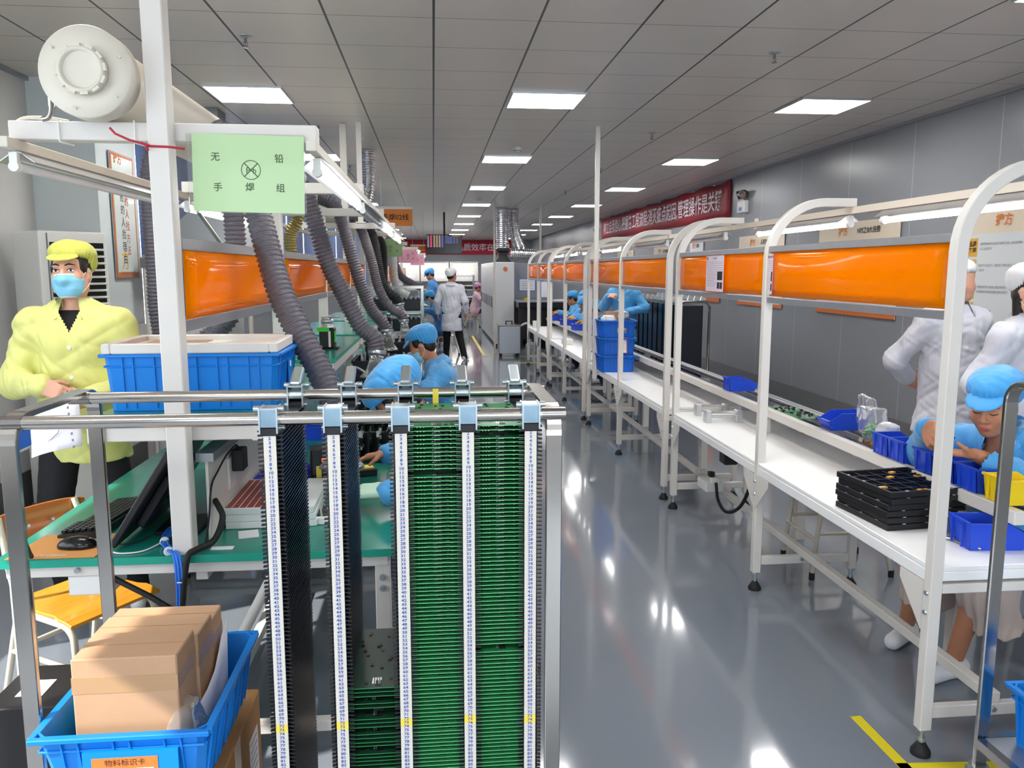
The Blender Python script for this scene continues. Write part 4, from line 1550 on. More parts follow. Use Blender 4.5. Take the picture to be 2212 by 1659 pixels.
# ---- blue crates
def crate(name, label, cx, cy, z, wx, ly, h, m, group=None, tag=None, rz=0.0, ribs=(5, 4), taper=.93):
    t = thing(name, label, 'crate', (cx, cy, z), rz, group)
    b = MB()
    tk = .004
    def ring(k, zz, inset=0):
        x, y = wx / 2 * k - inset, ly / 2 * k - inset
        c = .018
        return [Vector(p) for p in ((-x + c, -y, zz), (x - c, -y, zz), (x, -y + c, zz), (x, y - c, zz), (x - c, y, zz), (-x + c, y, zz), (-x, y - c, zz), (-x, -y + c, zz))]
    b.loft([ring(taper, 0), ring(1, h), ring(1, h, tk), ring(taper, tk, tk)], caps=(True, True), smooth=False)
    b.build('tub', m, t)
    for zz, e in ((h - .006, .016), (h * .78, .006)):
        r = MB()
        k = taper + (1 - taper) * zz / h
        x, y = wx / 2 * k, ly / 2 * k
        q = .012 if e > .01 else .006
        r.box((0, -y - e / 2 + .001, zz), (2 * x + 2 * e - .01, e, q)).box((0, y + e / 2 - .001, zz), (2 * x + 2 * e - .01, e, q))
        r.box((-x - e / 2 + .001, 0, zz), (e, 2 * y + e - .01, q)).box((x + e / 2 - .001, 0, zz), (e, 2 * y + e - .01, q))
        r.build('rim' if e > .01 else 'rib_band', m, t, bevel=.002)
    r = MB()
    for (n, ax) in ((ribs[0], 0), (ribs[1], 1)):
        for k in range(n):
            f = (k + .5) / n - .5
            for s in (-1, 1):
                for d in (-.018, .018):
                    if ax == 0:
                        p = [Vector((wx * f * .9 + d, s * ly / 2 * taper, .01)), Vector((wx * f * .9 + d, s * ly / 2, h - .012))]
                        r.add([p[0] + Vector((-.002, 0, 0)), p[0] + Vector((.002, 0, 0)), p[1] + Vector((.002, 0, 0)), p[1] + Vector((-.002, 0, 0)),
                               p[0] + Vector((-.002, s * .006, 0)), p[0] + Vector((.002, s * .006, 0)), p[1] + Vector((.002, s * .006, 0)), p[1] + Vector((-.002, s * .006, 0))],
                              [(4, 5, 6, 7), (0, 1, 5, 4), (1, 2, 6, 5), (2, 3, 7, 6), (3, 0, 4, 7)])
                    else:
                        p = [Vector((s * wx / 2 * taper, ly * f * .9 + d, .01)), Vector((s * wx / 2, ly * f * .9 + d, h - .012))]
                        r.add([p[0] + Vector((0, -.002, 0)), p[0] + Vector((0, .002, 0)), p[1] + Vector((0, .002, 0)), p[1] + Vector((0, -.002, 0)),
                               p[0] + Vector((s * .006, -.002, 0)), p[0] + Vector((s * .006, .002, 0)), p[1] + Vector((s * .006, .002, 0)), p[1] + Vector((s * .006, -.002, 0))],
                              [(4, 5, 6, 7), (0, 1, 5, 4), (1, 2, 6, 5), (2, 3, 7, 6), (3, 0, 4, 7)])
    r.build('ribs', m, t)
    return t


for k, lab in enumerate(('bottom blue crate of the three stacked on the white bench', 'middle blue crate of the stack with an orange paper card', 'top blue crate of the stack filled with bags and a carton')):
    c = crate('turnover_crate', lab, 1.810, 7.98, .7005 + .172 * k, .340, .46, .170, 'crate_deep', 'blue crates stacked on the bench', taper=.92)
    if k == 1:
        S = Sheet((.04, -.228, .10), (1, 0, 0), (0, 0, 1), (0, 0, 0))
        S.rect('poster_orange', -.045, .045, -.08, .075, 0, .002).rect('paper', -.036, .036, -.074, .05, .002, .003).text('ink', '物料标识卡', 0, .062, .013, z=.0035)
        for q in range(5): S.rect('ink_grey', -.034, .034, .034 - .021 * q, .036 - .021 * q, .003, .0034)
        S.build(c, {'poster_orange': 'card', 'paper': 'card_paper', 'ink': 'lettering', 'ink_grey': 'card_lines'})
    if k == 2:
        S = Sheet((.03, -.229, .07), (1, 0, 0), (0, 0, 1), (0, 0, 0))
        S.text('poster_gold', '捷方', 0, 0, .05, z=.004, bold=.02)
        S.build(c, {'poster_gold': 'logo'})
bag_obj('parts_bag', 'white plastic bag in the top crate of the stack', (1.74, 7.90, 1.215), (.075, .12, .030), 'milky_bag', 21)
bag_obj('parts_bag', 'crumpled clear bag in the right of the top crate', (1.895, 7.92, 1.235), (.055, .10, .045), 'clear_bag', 23)
t = thing('carton', 'small open cardboard carton in the top crate of the stack', 'carton', (1.80, 8.08, 1.12), .2)
MB().box((0, 0, .085), (.14, .10, .16)).build('box', 'cardboard', t, bevel=.002)
MB().box((-.015, -.0515, .11), (.05, .002, .05)).build('label', 'paper', t)
m = MB((1.78, 13.9, .7)); m.bb(1.74, 1.90, 13.3, 13.55, .7005, .80)
mset(m.build('carton', 'cardboard_dark', bevel=.003), 'brown carton on the farthest white bench', 'carton')
m = MB(); m.bb(1.74, 1.86, 14.0, 14.15, .7005, .82)
mset(m.build('white_box', 'white_plastic', bevel=.003), 'small white box at the far end of the farthest bench', 'box')
m = MB(); m.bb(1.75, 1.88, 10.75, 10.95, .7005, .775)
mset(m.build('switch_box', 'white_plastic', bevel=.003), 'white box on the third bench behind the arch post', 'box')

# ---- plywood school chairs
def chair_proto():
    t = thing('chair', 'chair', 'chair')
    w, d, h = .36, .36, .44
    m = MB()
    n = 10
    top, bot = [], []
    for k in range(n + 1):
        y = -d / 2 + d * k / n
        z = h + .012 + (.014 * ((k / n - .75) / .25) ** 2 * -1 if k / n > .75 else 0) + (.010 * ((.25 - k / n) / .25) ** 2 if k / n < .25 else 0)
        hw = w / 2 * (.90 + .10 * math.sin(PI * min(1, k / n * 1.2) * .5 + .5)) * (1.08 if k > n - 3 else 1)
        top.append((hw, y, z))
    rings = [[Vector((-hw, y, z - .012)), Vector((hw, y, z - .012)), Vector((hw, y, z)), Vector((-hw, y, z))] for hw, y, z in top]
    m.loft(rings, smooth=False)
    m.build('seat', 'wood', t, bevel=.003)
    m = MB()
    rings = []
    for k in range(13):
        f = k / 12 - .5
        x = f * .40
        y = -.235 + .028 * (1 - (2 * f) ** 2) * -1
        z0, z1 = .655, .775 - .012 * (2 * f) ** 4
        rings.append([Vector((x, y - .005, z0)), Vector((x, y + .006, z0)), Vector((x, y - .012, z1)), Vector((x, y - .023, z1))])
    m.loft(rings, smooth=False)
    m.build('backrest', 'wood_dark', t, bevel=.003)
    m = MB()
    for x in (-.12, -.05, .05, .12):
        m.cyl((x, -.255, .71), (x, -.235, .712), .007, n=8)
    m.build('rivets', 'zinc', t)
    for s in (-1, 1):
        x = s * .165
        m = MB()
        m.tube([(x * 1.12, .20, .02), (x * 1.05, .165, .34)] + arc((x * 1.05, .105, .36), .06, 0, PI / 2, 6, (0, 1, 0), (0, 0, 1)) + [(x, -.10, .421)], .0125, 10)
        m.build('front_leg', 'chair_paint', t)
        m = MB()
        m.tube(catmull([(x * 1.15, -.26, .02), (x * 1.06, -.19, .30), (x, -.165, .44), (x, -.20, .60), (x * .95, -.25, .77)]), .0125, 10)
        m.build('rear_leg', 'chair_paint', t)
        for y in (.20, -.26):
            m = MB(); m.cyl((x * (1.12 if y > 0 else 1.15), y, 0), (x * (1.12 if y > 0 else 1.15), y, .04), .016, n=12); m.build('foot_cap', 'black_rubber', t)
    m = MB()
    m.cyl((-.18, .185, .22), (.18, .185, .22), .010).cyl((-.165, -.17, .40), (.165, -.17, .40), .010).cyl((-.178, -.20, .26), (.178, -.20, .26), .010)
    for s in (-1, 1):
        m.cyl((s * .178, .18, .26), (s * .178, -.20, .26), .010)
    m.build('cross_bars', 'chair_paint', t)
    return t


CH = chair_proto()
CH.location = (-1.36, 3.12, 0); CH.rotation_euler = (0, 0, -2.12)
CH['label'] = 'plywood chair with cream frame pushed under the green table on the left'
CH['group'] = 'plywood school chairs'

# ------------------------------------------------------------------ green soldering benches on the left
LX = -0.85                        # centre line of the posts
FR = [2.72, 4.55, 6.35, 8.15, 9.95]


def lbench(i, label, y0, y1, posts, tall):
    o = (LX, y0, 0)
    t = thing('soldering_bench', label, 'workbench', o, 0, 'green topped soldering benches')
    ya, yb = y0 - .03, y1 - .035
    m = MB(o)
    m.bb(-1.455, -.145, ya + .002, yb, .724, .75)
    m.build('tabletop', 'green_laminate', t)
    m = MB(o)
    m.bb(-1.457, -.143, ya - .002, ya + .002, .7235, .7495).bb(-.145, -.142, ya, yb, .7235, .7495).bb(-1.458, -1.455, ya, yb, .7235, .7495)
    m.build('edge_band', 'green_edge', t)
    m = MB(o)
    m.bb(-1.43, -.17, ya + .02, ya + .06, .682, .7235).bb(-1.43, -.17, yb - .07, yb - .03, .682, .7235)
    for x in (-1.43, -.21):
        m.bb(x, x + .04, ya + .06, yb - .07, .682, .7235)
    m.bb(-.83, -.79, ya + .06, yb - .07, .64, .70)
    m.build('apron', 'white_paint', t, bevel=.002)
    for x in (-1.40, -.19):
        for y in (ya + .05, yb - .06):
            m = MB(o)
            square_tube(m, (x, y, .03), (x, y, .70), .052)
            m.build('leg', 'white_paint', t, bevel=.003)
            m = MB(o)
            m.lathe((x, y, 0), [(.026, 0), (.026, .012), (.012, .02), (.008, .032)], 14)
            m.build('levelling_foot', 'black_rubber', t)
    for y in (ya + .05, yb - .06):
        MB(o).bb(-1.37, -.22, y - .02, y + .02, .07, .11).build('cross_rail', 'white_paint', t, bevel=.002)
    MB(o).bb(-.82, -.78, ya + .07, yb - .08, .07, .11).build('long_rail', 'white_paint', t, bevel=.002)
    m = MB(o)
    m.tube([(-.55, ya + .055, .69), (-.86, ya + .055, .10)], .024, 4)
    m.build('brace', 'white_paint', t)
    m = MB(o)
    for z in (.64, .60):
        m.cyl((-.19, ya + .024, z), (-.19, ya + .014, z), .012, .010, n=12)
    m.cyl((-1.20, ya + .02, .705), (-1.20, ya + .008, .705), .009, n=12)
    m.build('bolts', 'zinc', t)
    for k, y in enumerate(posts):
        h = ZC - .002 if tall[k] else 2.11
        MB(o).bb(LX - .033, LX + .033, y - .033, y + .033, .7505, h).build('post', 'white_paint', t, bevel=.004)
        MB(o).bb(-1.325, -.372, y - .033 + (.066 if tall[k] else 0), y + .033 + (.066 if tall[k] else 0), 2.1105, 2.168).build('top_beam', 'cream_plastic' if k else 'white_paint', t, bevel=.003)
    # upper shelf
    sa, sb = y0 + .05, y1 - .14
    m = MB(o)
    for x in (-1.165, -.625):
        m.bb(x, x + .055, sa, sb, 1.122, 1.180)
    for y in (sa + .04, (sa + sb) / 2, sb - .05):
        m.bb(-1.11, -.625, y - .025, y + .025, 1.124, 1.178)
    m.build('shelf_frame', 'white_paint', t, bevel=.003)
    MB(o).bb(-1.17, -.565, sa + .002, sb, 1.181, 1.203).build('shelf_board', 'green_laminate', t)
    MB(o).bb(-.565, -.562, sa, sb, 1.181, 1.2025).bb(-1.17, -.562, sa - .002, sa + .002, 1.181, 1.2025).build('shelf_edge', 'green_edge', t)
    # tinted panel between the posts
    pa, pb = y0 + .035, y1 - .035
    m = MB(o)
    n = 12
    rows = [[Vector((LX + .03 + .006 * math.sin(2 * PI * k / n + i) * math.sin(PI * j / 4), pa + .02 + (pb - pa - .04) * k / n, 1.535 + .235 * j / 4)) for j in range(5)] for k in range(n + 1)]
    m.loft(rows, closed=False)
    po = m.build('film_panel', 'orange_film', t)
    s = po.modifiers.new('thick', 'SOLIDIFY'); s.thickness = .0015
    for z in (1.518, 1.787):
        MB(o).bb(LX + .012, LX + .036, pa, pb, z - .020, z + .020).build('panel_rail', 'aluminium', t, bevel=.002)
    for x in (-1.315, -.382):
        MB(o).bb(x - .016, x + .016, y0 - .03, y1 - .032, 2.078, 2.1100).build('lamp_rail', 'cream_plastic', t, bevel=.002)
    return t


lbl = ['nearest green soldering bench with the blue crate on its upper shelf', 'second green soldering bench with the spool stand on its upper shelf',
       'third green soldering bench along the aisle', 'fourth green soldering bench before the wire rack']
for i in range(4):
    lbench(i, lbl[i], FR[i], FR[i + 1], [FR[i]] + ([FR[4]] if i == 3 else []), [i in (0, 3), False])

tube_lamp(-.382, 2.80, 4.36, 2.036, 'long lit tube lamp just right of the near green sign', True, 'tube lamps over the soldering benches')
tube_lamp(-.382, 4.55, 6.00, 2.036, 'unlit tube lamp second along the aisle side of the soldering benches', False, 'tube lamps over the soldering benches')
tube_lamp(-.382, 6.20, 7.70, 2.036, 'lit tube lamp third along the aisle side of the soldering benches', True, 'tube lamps over the soldering benches')
tube_lamp(-.382, 7.95, 9.60, 2.036, 'lit tube lamp farthest along the aisle side, before the second green sign', True, 'tube lamps over the soldering benches')
tube_lamp(-1.315, 2.74, 4.30, 2.036, 'unlit tube lamp under the left end of the beam, near the man in yellow', False, 'tube lamps over the soldering benches')
tube_lamp(-1.315, 4.55, 6.00, 2.036, 'lit tube lamp behind the front white post on the window side', True, 'tube lamps over the soldering benches')

# big white exhaust pipe
o = (-1.03, 2.62, 2.29)
t = thing('exhaust_pipe', 'large white exhaust pipe with capped end lying on the bench beams', 'pipe', o)
m = MB(o)
m.lathe((-1.03, 2.68, 2.29), [(.118, 0), (.118, 14.6)], 40, (0, 1, 0))
m.build('pipe', 'cream_plastic', t)
m = MB(o)
m.lathe((-1.03, 2.62, 2.29), [(.075, .004), (.132, 0), (.135, .006), (.135, .075), (.128, .082), (.128, .10), (.119, .105)], 48, (0, 1, 0), caps=(True, False))
m.build('end_flange', 'cream_plastic', t)
m = MB(o)
m.lathe((-1.03, 2.585, 2.29), [(.052, .012), (.056, 0), (.064, 0), (.068, .006), (.068, .036)], 40, (0, 1, 0), caps=(True, False))
for k in range(12):
    a = 2 * PI * k / 12 + .1
    m.box((-1.03 + .068 * math.cos(a), 2.594, 2.29 + .068 * math.sin(a)), (.010, .014, .022), (0, -a, 0))
m.build('screw_cap', 'cream_plastic', t)
m = MB(o)
for a in (.4, 2.5, 4.4, 5.6):
    m.box((-1.03 + .112 * math.cos(a), 2.617, 2.29 + .112 * math.sin(a)), (.012, .006, .004), (0, .5, 0))
m.build('moulding_marks', 'cream_plastic', t)
m = MB()
m.tube(catmull([(-1.165, 2.70, 2.235), (-1.175, 2.72, 2.20), (-1.19, 2.73, 2.175), (-1.21, 2.735, 2.170)]), .010, 4)
mset(m.build('pipe_bracket', 'steel'), 'metal strap bracket holding the left side of the exhaust pipe to the beam', 'bracket')
m = MB()
m.tube([(-.90, 2.684, 2.095), (-.885, 2.683, 2.085), (-.815, 2.683, 2.083), (-.775, 2.70, 2.080)], .0035, 8)
m.tube([(-.875, 2.68, 2.086), (-.93, 2.67, 2.10), (-.97, 2.665, 2.118), (-.985, 2.665, 2.135)], .0035, 8)
m.tube([(-.885, 2.68, 2.09), (-.878, 2.672, 2.07)], .004, 8)
mset(m.build('wire_tie', 'cable_red'), 'red wire tied around the tall front post', 'wire')
m = MB()
for x in (-1.17, -.94):
    m.tube([(x, 2.747, 2.172), (x, 2.747, 2.105), (x + .004, 2.75, 2.102), (x + .01, 2.825, 2.104)], .003, 6)
mset(m.build('cable_tie', 'white_plastic'), 'white cable ties around the left half of the front beam', 'cable tie')
m = MB()
m.tube(catmull([(-1.31, 2.79, 2.172), (-1.28, 2.78, 2.180), (-1.22, 2.79, 2.182), (-1.16, 2.80, 2.174)]), .006, 8)
mset(m.build('lamp_cable', 'cream_plastic'), 'cream cable on top of the left end of the front beam', 'cable')


# flexible extraction hoses
def hose(label, pts, r, m, funnel=None, rib=.022, group='flexible extraction hoses'):
    o = tuple(pts[0])
    t = thing('extraction_hose', label, 'hose', o, 0, group) if funnel else None
    cv = catmull(pts, 14)
    ln = [0]
    for a, b in zip(cv[:-1], cv[1:]): ln.append(ln[-1] + (b - a).length)
    n = max(8, int(ln[-1] / (rib / 4)))
    P, j = [], 0
    for k in range(n + 1):
        s = ln[-1] * k / n
        while j < len(cv) - 2 and ln[j + 1] < s: j += 1
        f = (s - ln[j]) / max(ln[j + 1] - ln[j], 1e-6)
        P.append(cv[j].lerp(cv[j + 1], f))
    prof = (1.13, .99, .92, .96)
    mb = MB(o)
    mb.tube(P, [r * prof[k % 4] for k in range(n + 1)], 16)
    b = mb.build('duct' if funnel else 'extraction_hose', m, t)
    if not funnel:
        b.location = o
        t = mset(b, label, 'hose', group)
    if funnel:
        d = Vector(funnel).normalized()
        e = P[-1]
        mb = MB(o)
        mb.lathe(e, [(r * 1.06, -.02), (r * 1.0, .02), (r * .86, .025), (r * .92, .06), (r * 1.10, .105), (r * 1.55, .135), (r * 1.75, .145), (r * 1.75, .155), (r * 1.52, .150), (r * 1.04, .112), (r * .86, .065), (r * .80, .02)], 28, d, caps=(False, False))
        mb.build('funnel', 'clear_plastic', t)
        mb = MB(o)
        mb.lathe(e, [(r * 1.09, -.022), (r * 1.12, -.015), (r * 1.12, -.006), (r * 1.09, 0)], 24, d, caps=(False, False))
        mb.build('clamp_ring', 'zinc', t)
    return t


hose('thick grey hose hanging behind the near green sign down to the crate shelf edge',
     [(-.90, 3.62, 2.28), (-.80, 3.56, 2.22), (-.745, 3.52, 2.08), (-.72, 3.5, 1.93), (-.632, 3.4, 1.631), (-.545, 3.33, 1.45), (-.465, 3.27, 1.31), (-.40, 3.2, 1.185), (-.37, 3.17, 1.08)], .050, 'hose_grey', (0.0, -.1, -1))
hose('grey hose curving down to the clear funnel nearest the blue cap',
     [(-.90, 4.95, 2.28), (-.80, 4.92, 2.24), (-.735, 4.9, 2.14), (-.687, 4.9, 1.982), (-.622, 4.9, 1.747), (-.535, 4.9, 1.559), (-.442, 4.9, 1.373), (-.365, 4.9, 1.30), (-.345, 4.9, 1.20)], .050, 'hose_grey', (-.12, -.15, -1))
hose('silver grey hose third along the soldering benches, with clear funnel',
     [(-.91, 6.75, 2.28), (-.80, 6.72, 2.23), (-.736, 6.7, 2.12), (-.656, 6.7, 1.81), (-.585, 6.7, 1.563), (-.51, 6.7, 1.389), (-.42, 6.7, 1.27), (-.386, 6.7, 1.20)], .048, 'hose_grey', (.02, 0, -1))
hose('silver grey hose fourth along the soldering benches, beside the black hose',
     [(-.92, 8.42, 2.28), (-.80, 8.40, 2.22), (-.723, 8.38, 2.12), (-.62, 8.3, 1.808), (-.557, 8.3, 1.53), (-.45, 8.3, 1.333), (-.33, 8.3, 1.25), (-.305, 8.3, 1.185)], .047, 'hose_grey', (.08, 0, -1))
hose('matt black hose hanging in front of the second green sign',
     [(-.92, 9.55, 2.28), (-.79, 9.52, 2.22), (-.69, 9.5, 2.09), (-.633, 9.5, 1.729), (-.589, 9.5, 1.537), (-.50, 9.5, 1.43), (-.43, 9.5, 1.38), (-.40, 9.5, 1.30)], .058, 'hose_black', (.15, 0, -1))
hose('grey hose on the window side behind the tall front post',
     [(-1.14, 5.0, 2.33), (-1.35, 5.0, 2.40), (-1.58, 5.0, 2.40), (-1.65, 5.0, 2.25), (-1.655, 5.0, 2.0), (-1.65, 5.0, 1.7), (-1.65, 5.0, 1.45), (-1.60, 5.0, 1.20), (-1.45, 5.0, 1.0)], .044, 'hose_grey', (.3, 0, -1))
hose('grey hose passing behind the near orange panel to the crate lid',
     [(-1.05, 4.2, 2.18), (-1.00, 4.2, 2.06), (-.985, 4.2, 1.9), (-.99, 4.2, 1.7), (-1.02, 4.2, 1.5), (-1.09, 4.18, 1.40), (-1.17, 4.15, 1.33), (-1.22, 4.1, 1.27)], .050, 'hose_grey')
hose('pale hose with brass coloured elbow hanging behind the second orange panel',
     [(-1.04, 6.6, 2.19), (-1.07, 6.6, 2.08), (-1.12, 6.6, 1.98), (-1.12, 6.6, 1.8), (-1.12, 6.6, 1.6), (-1.1, 6.6, 1.42)], .048, 'hose_brass', (0, 0, -1))
hose('white ribbed hose far back beside the pink sign', [(-.72, 14.6, 2.2), (-.71, 14.6, 1.9), (-.70, 14.6, 1.6), (-.62, 14.6, 1.35), (-.45, 14.6, 1.25)], .075, 'hose_white')
hose('white ribbed hose hanging below the second green sign', [(-.98, 12.9, 2.25), (-.98, 12.9, 1.9), (-.96, 12.9, 1.6), (-.94, 12.9, 1.3)], .07, 'hose_white')
hose('black hose hanging below the second green sign', [(-.90, 13.2, 2.28), (-.80, 13.2, 2.1), (-.79, 13.2, 1.8), (-.79, 13.2, 1.5), (-.76, 13.2, 1.3)], .06, 'hose_black')
hose('grey hose far back curving towards the standing blue worker', [(-.92, 15.6, 2.28), (-.80, 15.6, 2.1), (-.72, 15.6, 1.85), (-.62, 15.6, 1.6), (-.40, 15.6, 1.45), (-.22, 15.6, 1.38)], .07, 'hose_grey')

# silver ducts to the ceiling
hose('silver foil duct rising to the ceiling behind the left white pole', [(-.86, 9.9, 2.34), (-.80, 9.88, 2.5), (-.76, 9.87, 2.7), (-.755, 9.87, 2.9), (-.755, 9.87, ZC - .01)], .085, 'foil', None, .03, 'silver foil ducts')
hose('straight silver foil duct above the grey oven machine', [(1.58, 18.5, 2.20), (1.58, 18.5, 2.4), (1.58, 18.5, 2.75), (1.58, 18.5, ZC - .01)], .135, 'foil', None, .045, 'silver foil ducts')
hose('bent silver foil duct running from the ceiling down onto the oven machine', [(1.86, 18.9, ZC - .01), (1.87, 18.9, 2.8), (1.93, 18.8, 2.45), (2.0, 18.6, 2.20), (1.95, 18.45, 2.09), (1.85, 18.45, 2.08)], .125, 'foil', None, .045, 'silver foil ducts')
hose('silver foil duct lying along the top of the oven machine', [(1.75, 18.45, 2.07), (1.95, 18.42, 2.07), (2.15, 18.40, 2.06), (2.32, 18.38, 2.05)], .12, 'foil', None, .045, 'silver foil ducts')
t = thing('pole', 'white pole running up to the ceiling above the soldering benches', 'pole', (-.693, 8.05, 2.168))
MB((-.693, 8.05, 2.168)).bb(-.717, -.669, 8.03, 8.078, 2.169, ZC - .001).build('shaft', 'white_paint', t)
MB((-.693, 8.05, 2.168)).bb(-.74, -.646, 8.0, 8.11, 2.155, 2.1685).build('base_plate', 'white_paint', t)

# ---- signs
def lead_sign(name, label, cx, y, cz, w, h, m, n1, n2, tilt=0.0, group='lead free work group signs'):
    o = (cx, y, cz)
    t = thing(name, label, 'sign', o, 0, group)
    S = Sheet(o, (math.cos(tilt), 0, math.sin(tilt)), (-math.sin(tilt), 0, math.cos(tilt)), o)
    S.rect(m, -w / 2, w / 2, -h / 2, h / 2, 0, .002)
    s = .030 * w / .36
    for ch, x, yy in ((n1[0], -.36, .20), (n1[1], .335, .20), (n2[0], -.34, -.19), (n2[1], .01, -.18), (n2[2], .345, -.18)):
        S.text('ink_green', ch, x * w * .82, yy * h, s, z=.0026, bold=.012)
    S.ring('ink_green', .02 * w, .05 * h, .062 * w / .70, .0045 * w / .7)
    r = .062 * w / .70
    for s2 in (1, -1):
        S.line('ink_green', .02 * w - r * .7 * s2, .05 * h + r * .7, .02 * w + r * .7 * s2, .05 * h - r * .7, .003 * w / .36)
    S.text('ink_green', 'P b', .022 * w, .04 * h, s * .9, z=.0026, bold=.006)
    S.build(t, {m: 'board', 'ink_green': 'lettering'})
    return t


t = lead_sign('sign', 'large green sign with a crossed-out Pb hanging on the front beam', -.590, 2.745, 2.010, .352, .245, 'sign_green', '无铅', '手焊组', -.02)
t.location.y = 2.742
MB((-.590, 2.745, 2.010)).bb(-.782, -.410, 2.7455, 2.7475, 1.885, 2.135).build('clear_sleeve', 'clear_plastic', t)
lead_sign('sign', 'small green sign with crossed-out Pb far along the soldering benches', -.70, 13.5, 2.07, .40, .29, 'sign_green_dull', '无铅', '手焊组')
lead_sign('sign', 'pink sign with a crossed-out symbol behind the small green sign', -.545, 17.8, 2.01, .40, .28, 'sign_pink', '有铅', '手焊组')
lead_sign('sign', 'smaller pink sign farthest along the soldering benches', -.42, 22.0, 1.98, .38, .27, 'sign_pink', '有铅', '手焊组')


def far_gantry(label, y, z, x1):
    o = (-.85, y, 0)
    t = thing('bench_gantry', label, 'bench frame', o, 0, 'far soldering bench frames')
    MB(o).bb(-1.32, x1, y - .03, y + .03, z - .03, z + .03).build('top_beam', 'white_paint', t)
    MB(o).bb(-.885, -.815, y - .035, y + .035, 0, z - .03).build('post', 'white_paint', t)
    MB(o).bb(-1.45, -.15, y, y + 2.7, .72, .75).build('tabletop', 'green_laminate', t)
    for x in (-1.40, -.20):
        for yy in (y + .1, y + 2.6):
            MB(o).bb(x - .025, x + .025, yy - .025, yy + .025, 0, .72).build('leg', 'white_paint', t)
    MB(o).bb(-.84, -.82, y + .05, y + 2.6, 1.5, 1.78).build('film_panel', 'orange_film', t)
    return t


far_gantry('far soldering bench frame carrying the small green sign', 13.56, 2.14, -.42)
far_gantry('far soldering bench frame carrying the nearer pink sign', 17.86, 2.18, -.32)
far_gantry('farthest soldering bench frame with the small pink sign', 22.06, 2.14, -.2)
tube_lamp(-.33, 17.9, 19.3, 2.12, 'lit tube lamp above the nearer pink sign', True, 'tube lamps over the soldering benches')
tube_lamp(-.25, 22.1, 23.5, 2.08, 'lit tube lamp above the farthest pink sign', True, 'tube lamps over the soldering benches')
o = (-.52, 13.0, 2.53)
t = thing('hanging_sign', 'orange hanging line sign near the ceiling on the left of the aisle', 'sign', o)
S = Sheet((-.52, 13.0, 2.53), (1, 0, 0), (0, 0, 1), o)
S.rect('sign_orange', -.32, .205, -.135, .125, 0, .006).text('ink', '手焊02线', -.06, -.005, .105, z=.0075, bold=.012)
S.rect('white_plastic', -.36, .21, .125, .165, -.01, .012)
S.build(t, {'sign_orange': 'board', 'ink': 'lettering', 'white_plastic': 'hanger_bar'})
m = MB(o)
for x in (-.80, -.40):
    m.cyl((x, 13.0, 2.69), (x, 13.0, ZC), .003, n=6)
m.build('hanger_wires', 'zinc', t)
o = (-.36, 20.2, 2.24)
t = thing('hanging_sign', 'small orange hanging sign in front of the far red banner', 'sign', o)
S = Sheet(o, (1, 0, 0), (0, 0, 1), o)
S.rect('sign_orange', -.17, .17, -.07, .07, 0, .006).text('ink', '补焊区', .07, 0, .075, z=.0075).rect('white_plastic', -.19, .19, .07, .09, -.005, .01)
S.build(t, {'sign_orange': 'board', 'ink': 'lettering', 'white_plastic': 'hanger_bar'})
m = MB(o)
for x in (-.50, -.22):
    m.cyl((x, 20.2, 2.33), (x, 20.2, ZC), .004, n=6)
m.build('hanger_wires', 'zinc', t)

# ---- near crate on the shelf with its tray lid
c = crate('turnover_crate', 'large blue crate on the green upper shelf behind the white post', -.86, 3.13, 1.204, .60, .40, .205, 'crate_blue', taper=.95)
o = (-.86, 3.13, 1.41)
t = thing('tray_lid', 'white framed tray lid lying on the large blue crate', 'tray', o, .02)
m = MB()
for s in (-1, 1):
    m.box((s * .285, 0, .018), (.03, .43, .036)).box((0, s * .20, .018), (.54, .03, .036))
m.build('frame', 'white_paint', t, bevel=.004)
MB().box((0, 0, .012), (.54, .38, .006)).build('panel', 'warm_white', t)
MB().box((-.12, .02, .0165), (.22, .26, .003)).build('brown_sheet', 'cardboard', t)
S = Sheet((.303, .03, .10), (0, 1, 0), (0, 0, 1), (0, 0, 0))
S.rect('crate_blue', -.045, .045, -.045, .06, 0, .002).rect('paper', -.012, .012, .03, .052, .002, .0025)
S.build(c, {'crate_blue': 'label_holder', 'paper': 'code_sticker'})

# spool stand
o = (-.66, 5.22, 1.2035)
t = thing('spool_stand', 'black solder spool stand with a metal can on the second upper shelf', 'spool stand', o)
MB(o).bb(-.725, -.63, 5.17, 5.27, 1.21, 1.34).build('body', 'black_plastic', t, bevel=.006)
MB(o).bb(-.745, -.61, 5.15, 5.29, 1.2035, 1.21).build('base', 'black_rubber', t)
m = MB(o); m.lathe((-.678, 5.22, 1.34), [(.040, 0), (.040, .012), (.036, .014), (.036, .03), (.040, .032), (.040, .05), (.036, .052), (.036, .062)], 20); m.build('metal_can', 'alu_bright', t)
m = MB(o); m.lathe((-.655, 5.22, 1.403), [(.062, 0), (.062, .006), (.001, .006)], 24); m.build('spool_disc', 'clear_plastic', t)
m = MB(o); m.bb(-.735, -.66, 5.155, 5.165, 1.318, 1.345); m.bb(-.63, -.622, 5.17, 5.21, 1.25, 1.32); m.build('guides', 'green_plastic', t)
m = MB(o); m.bb(-.665, -.652, 5.158, 5.168, 1.22, 1.32); m.build('lever', 'white_plastic', t)

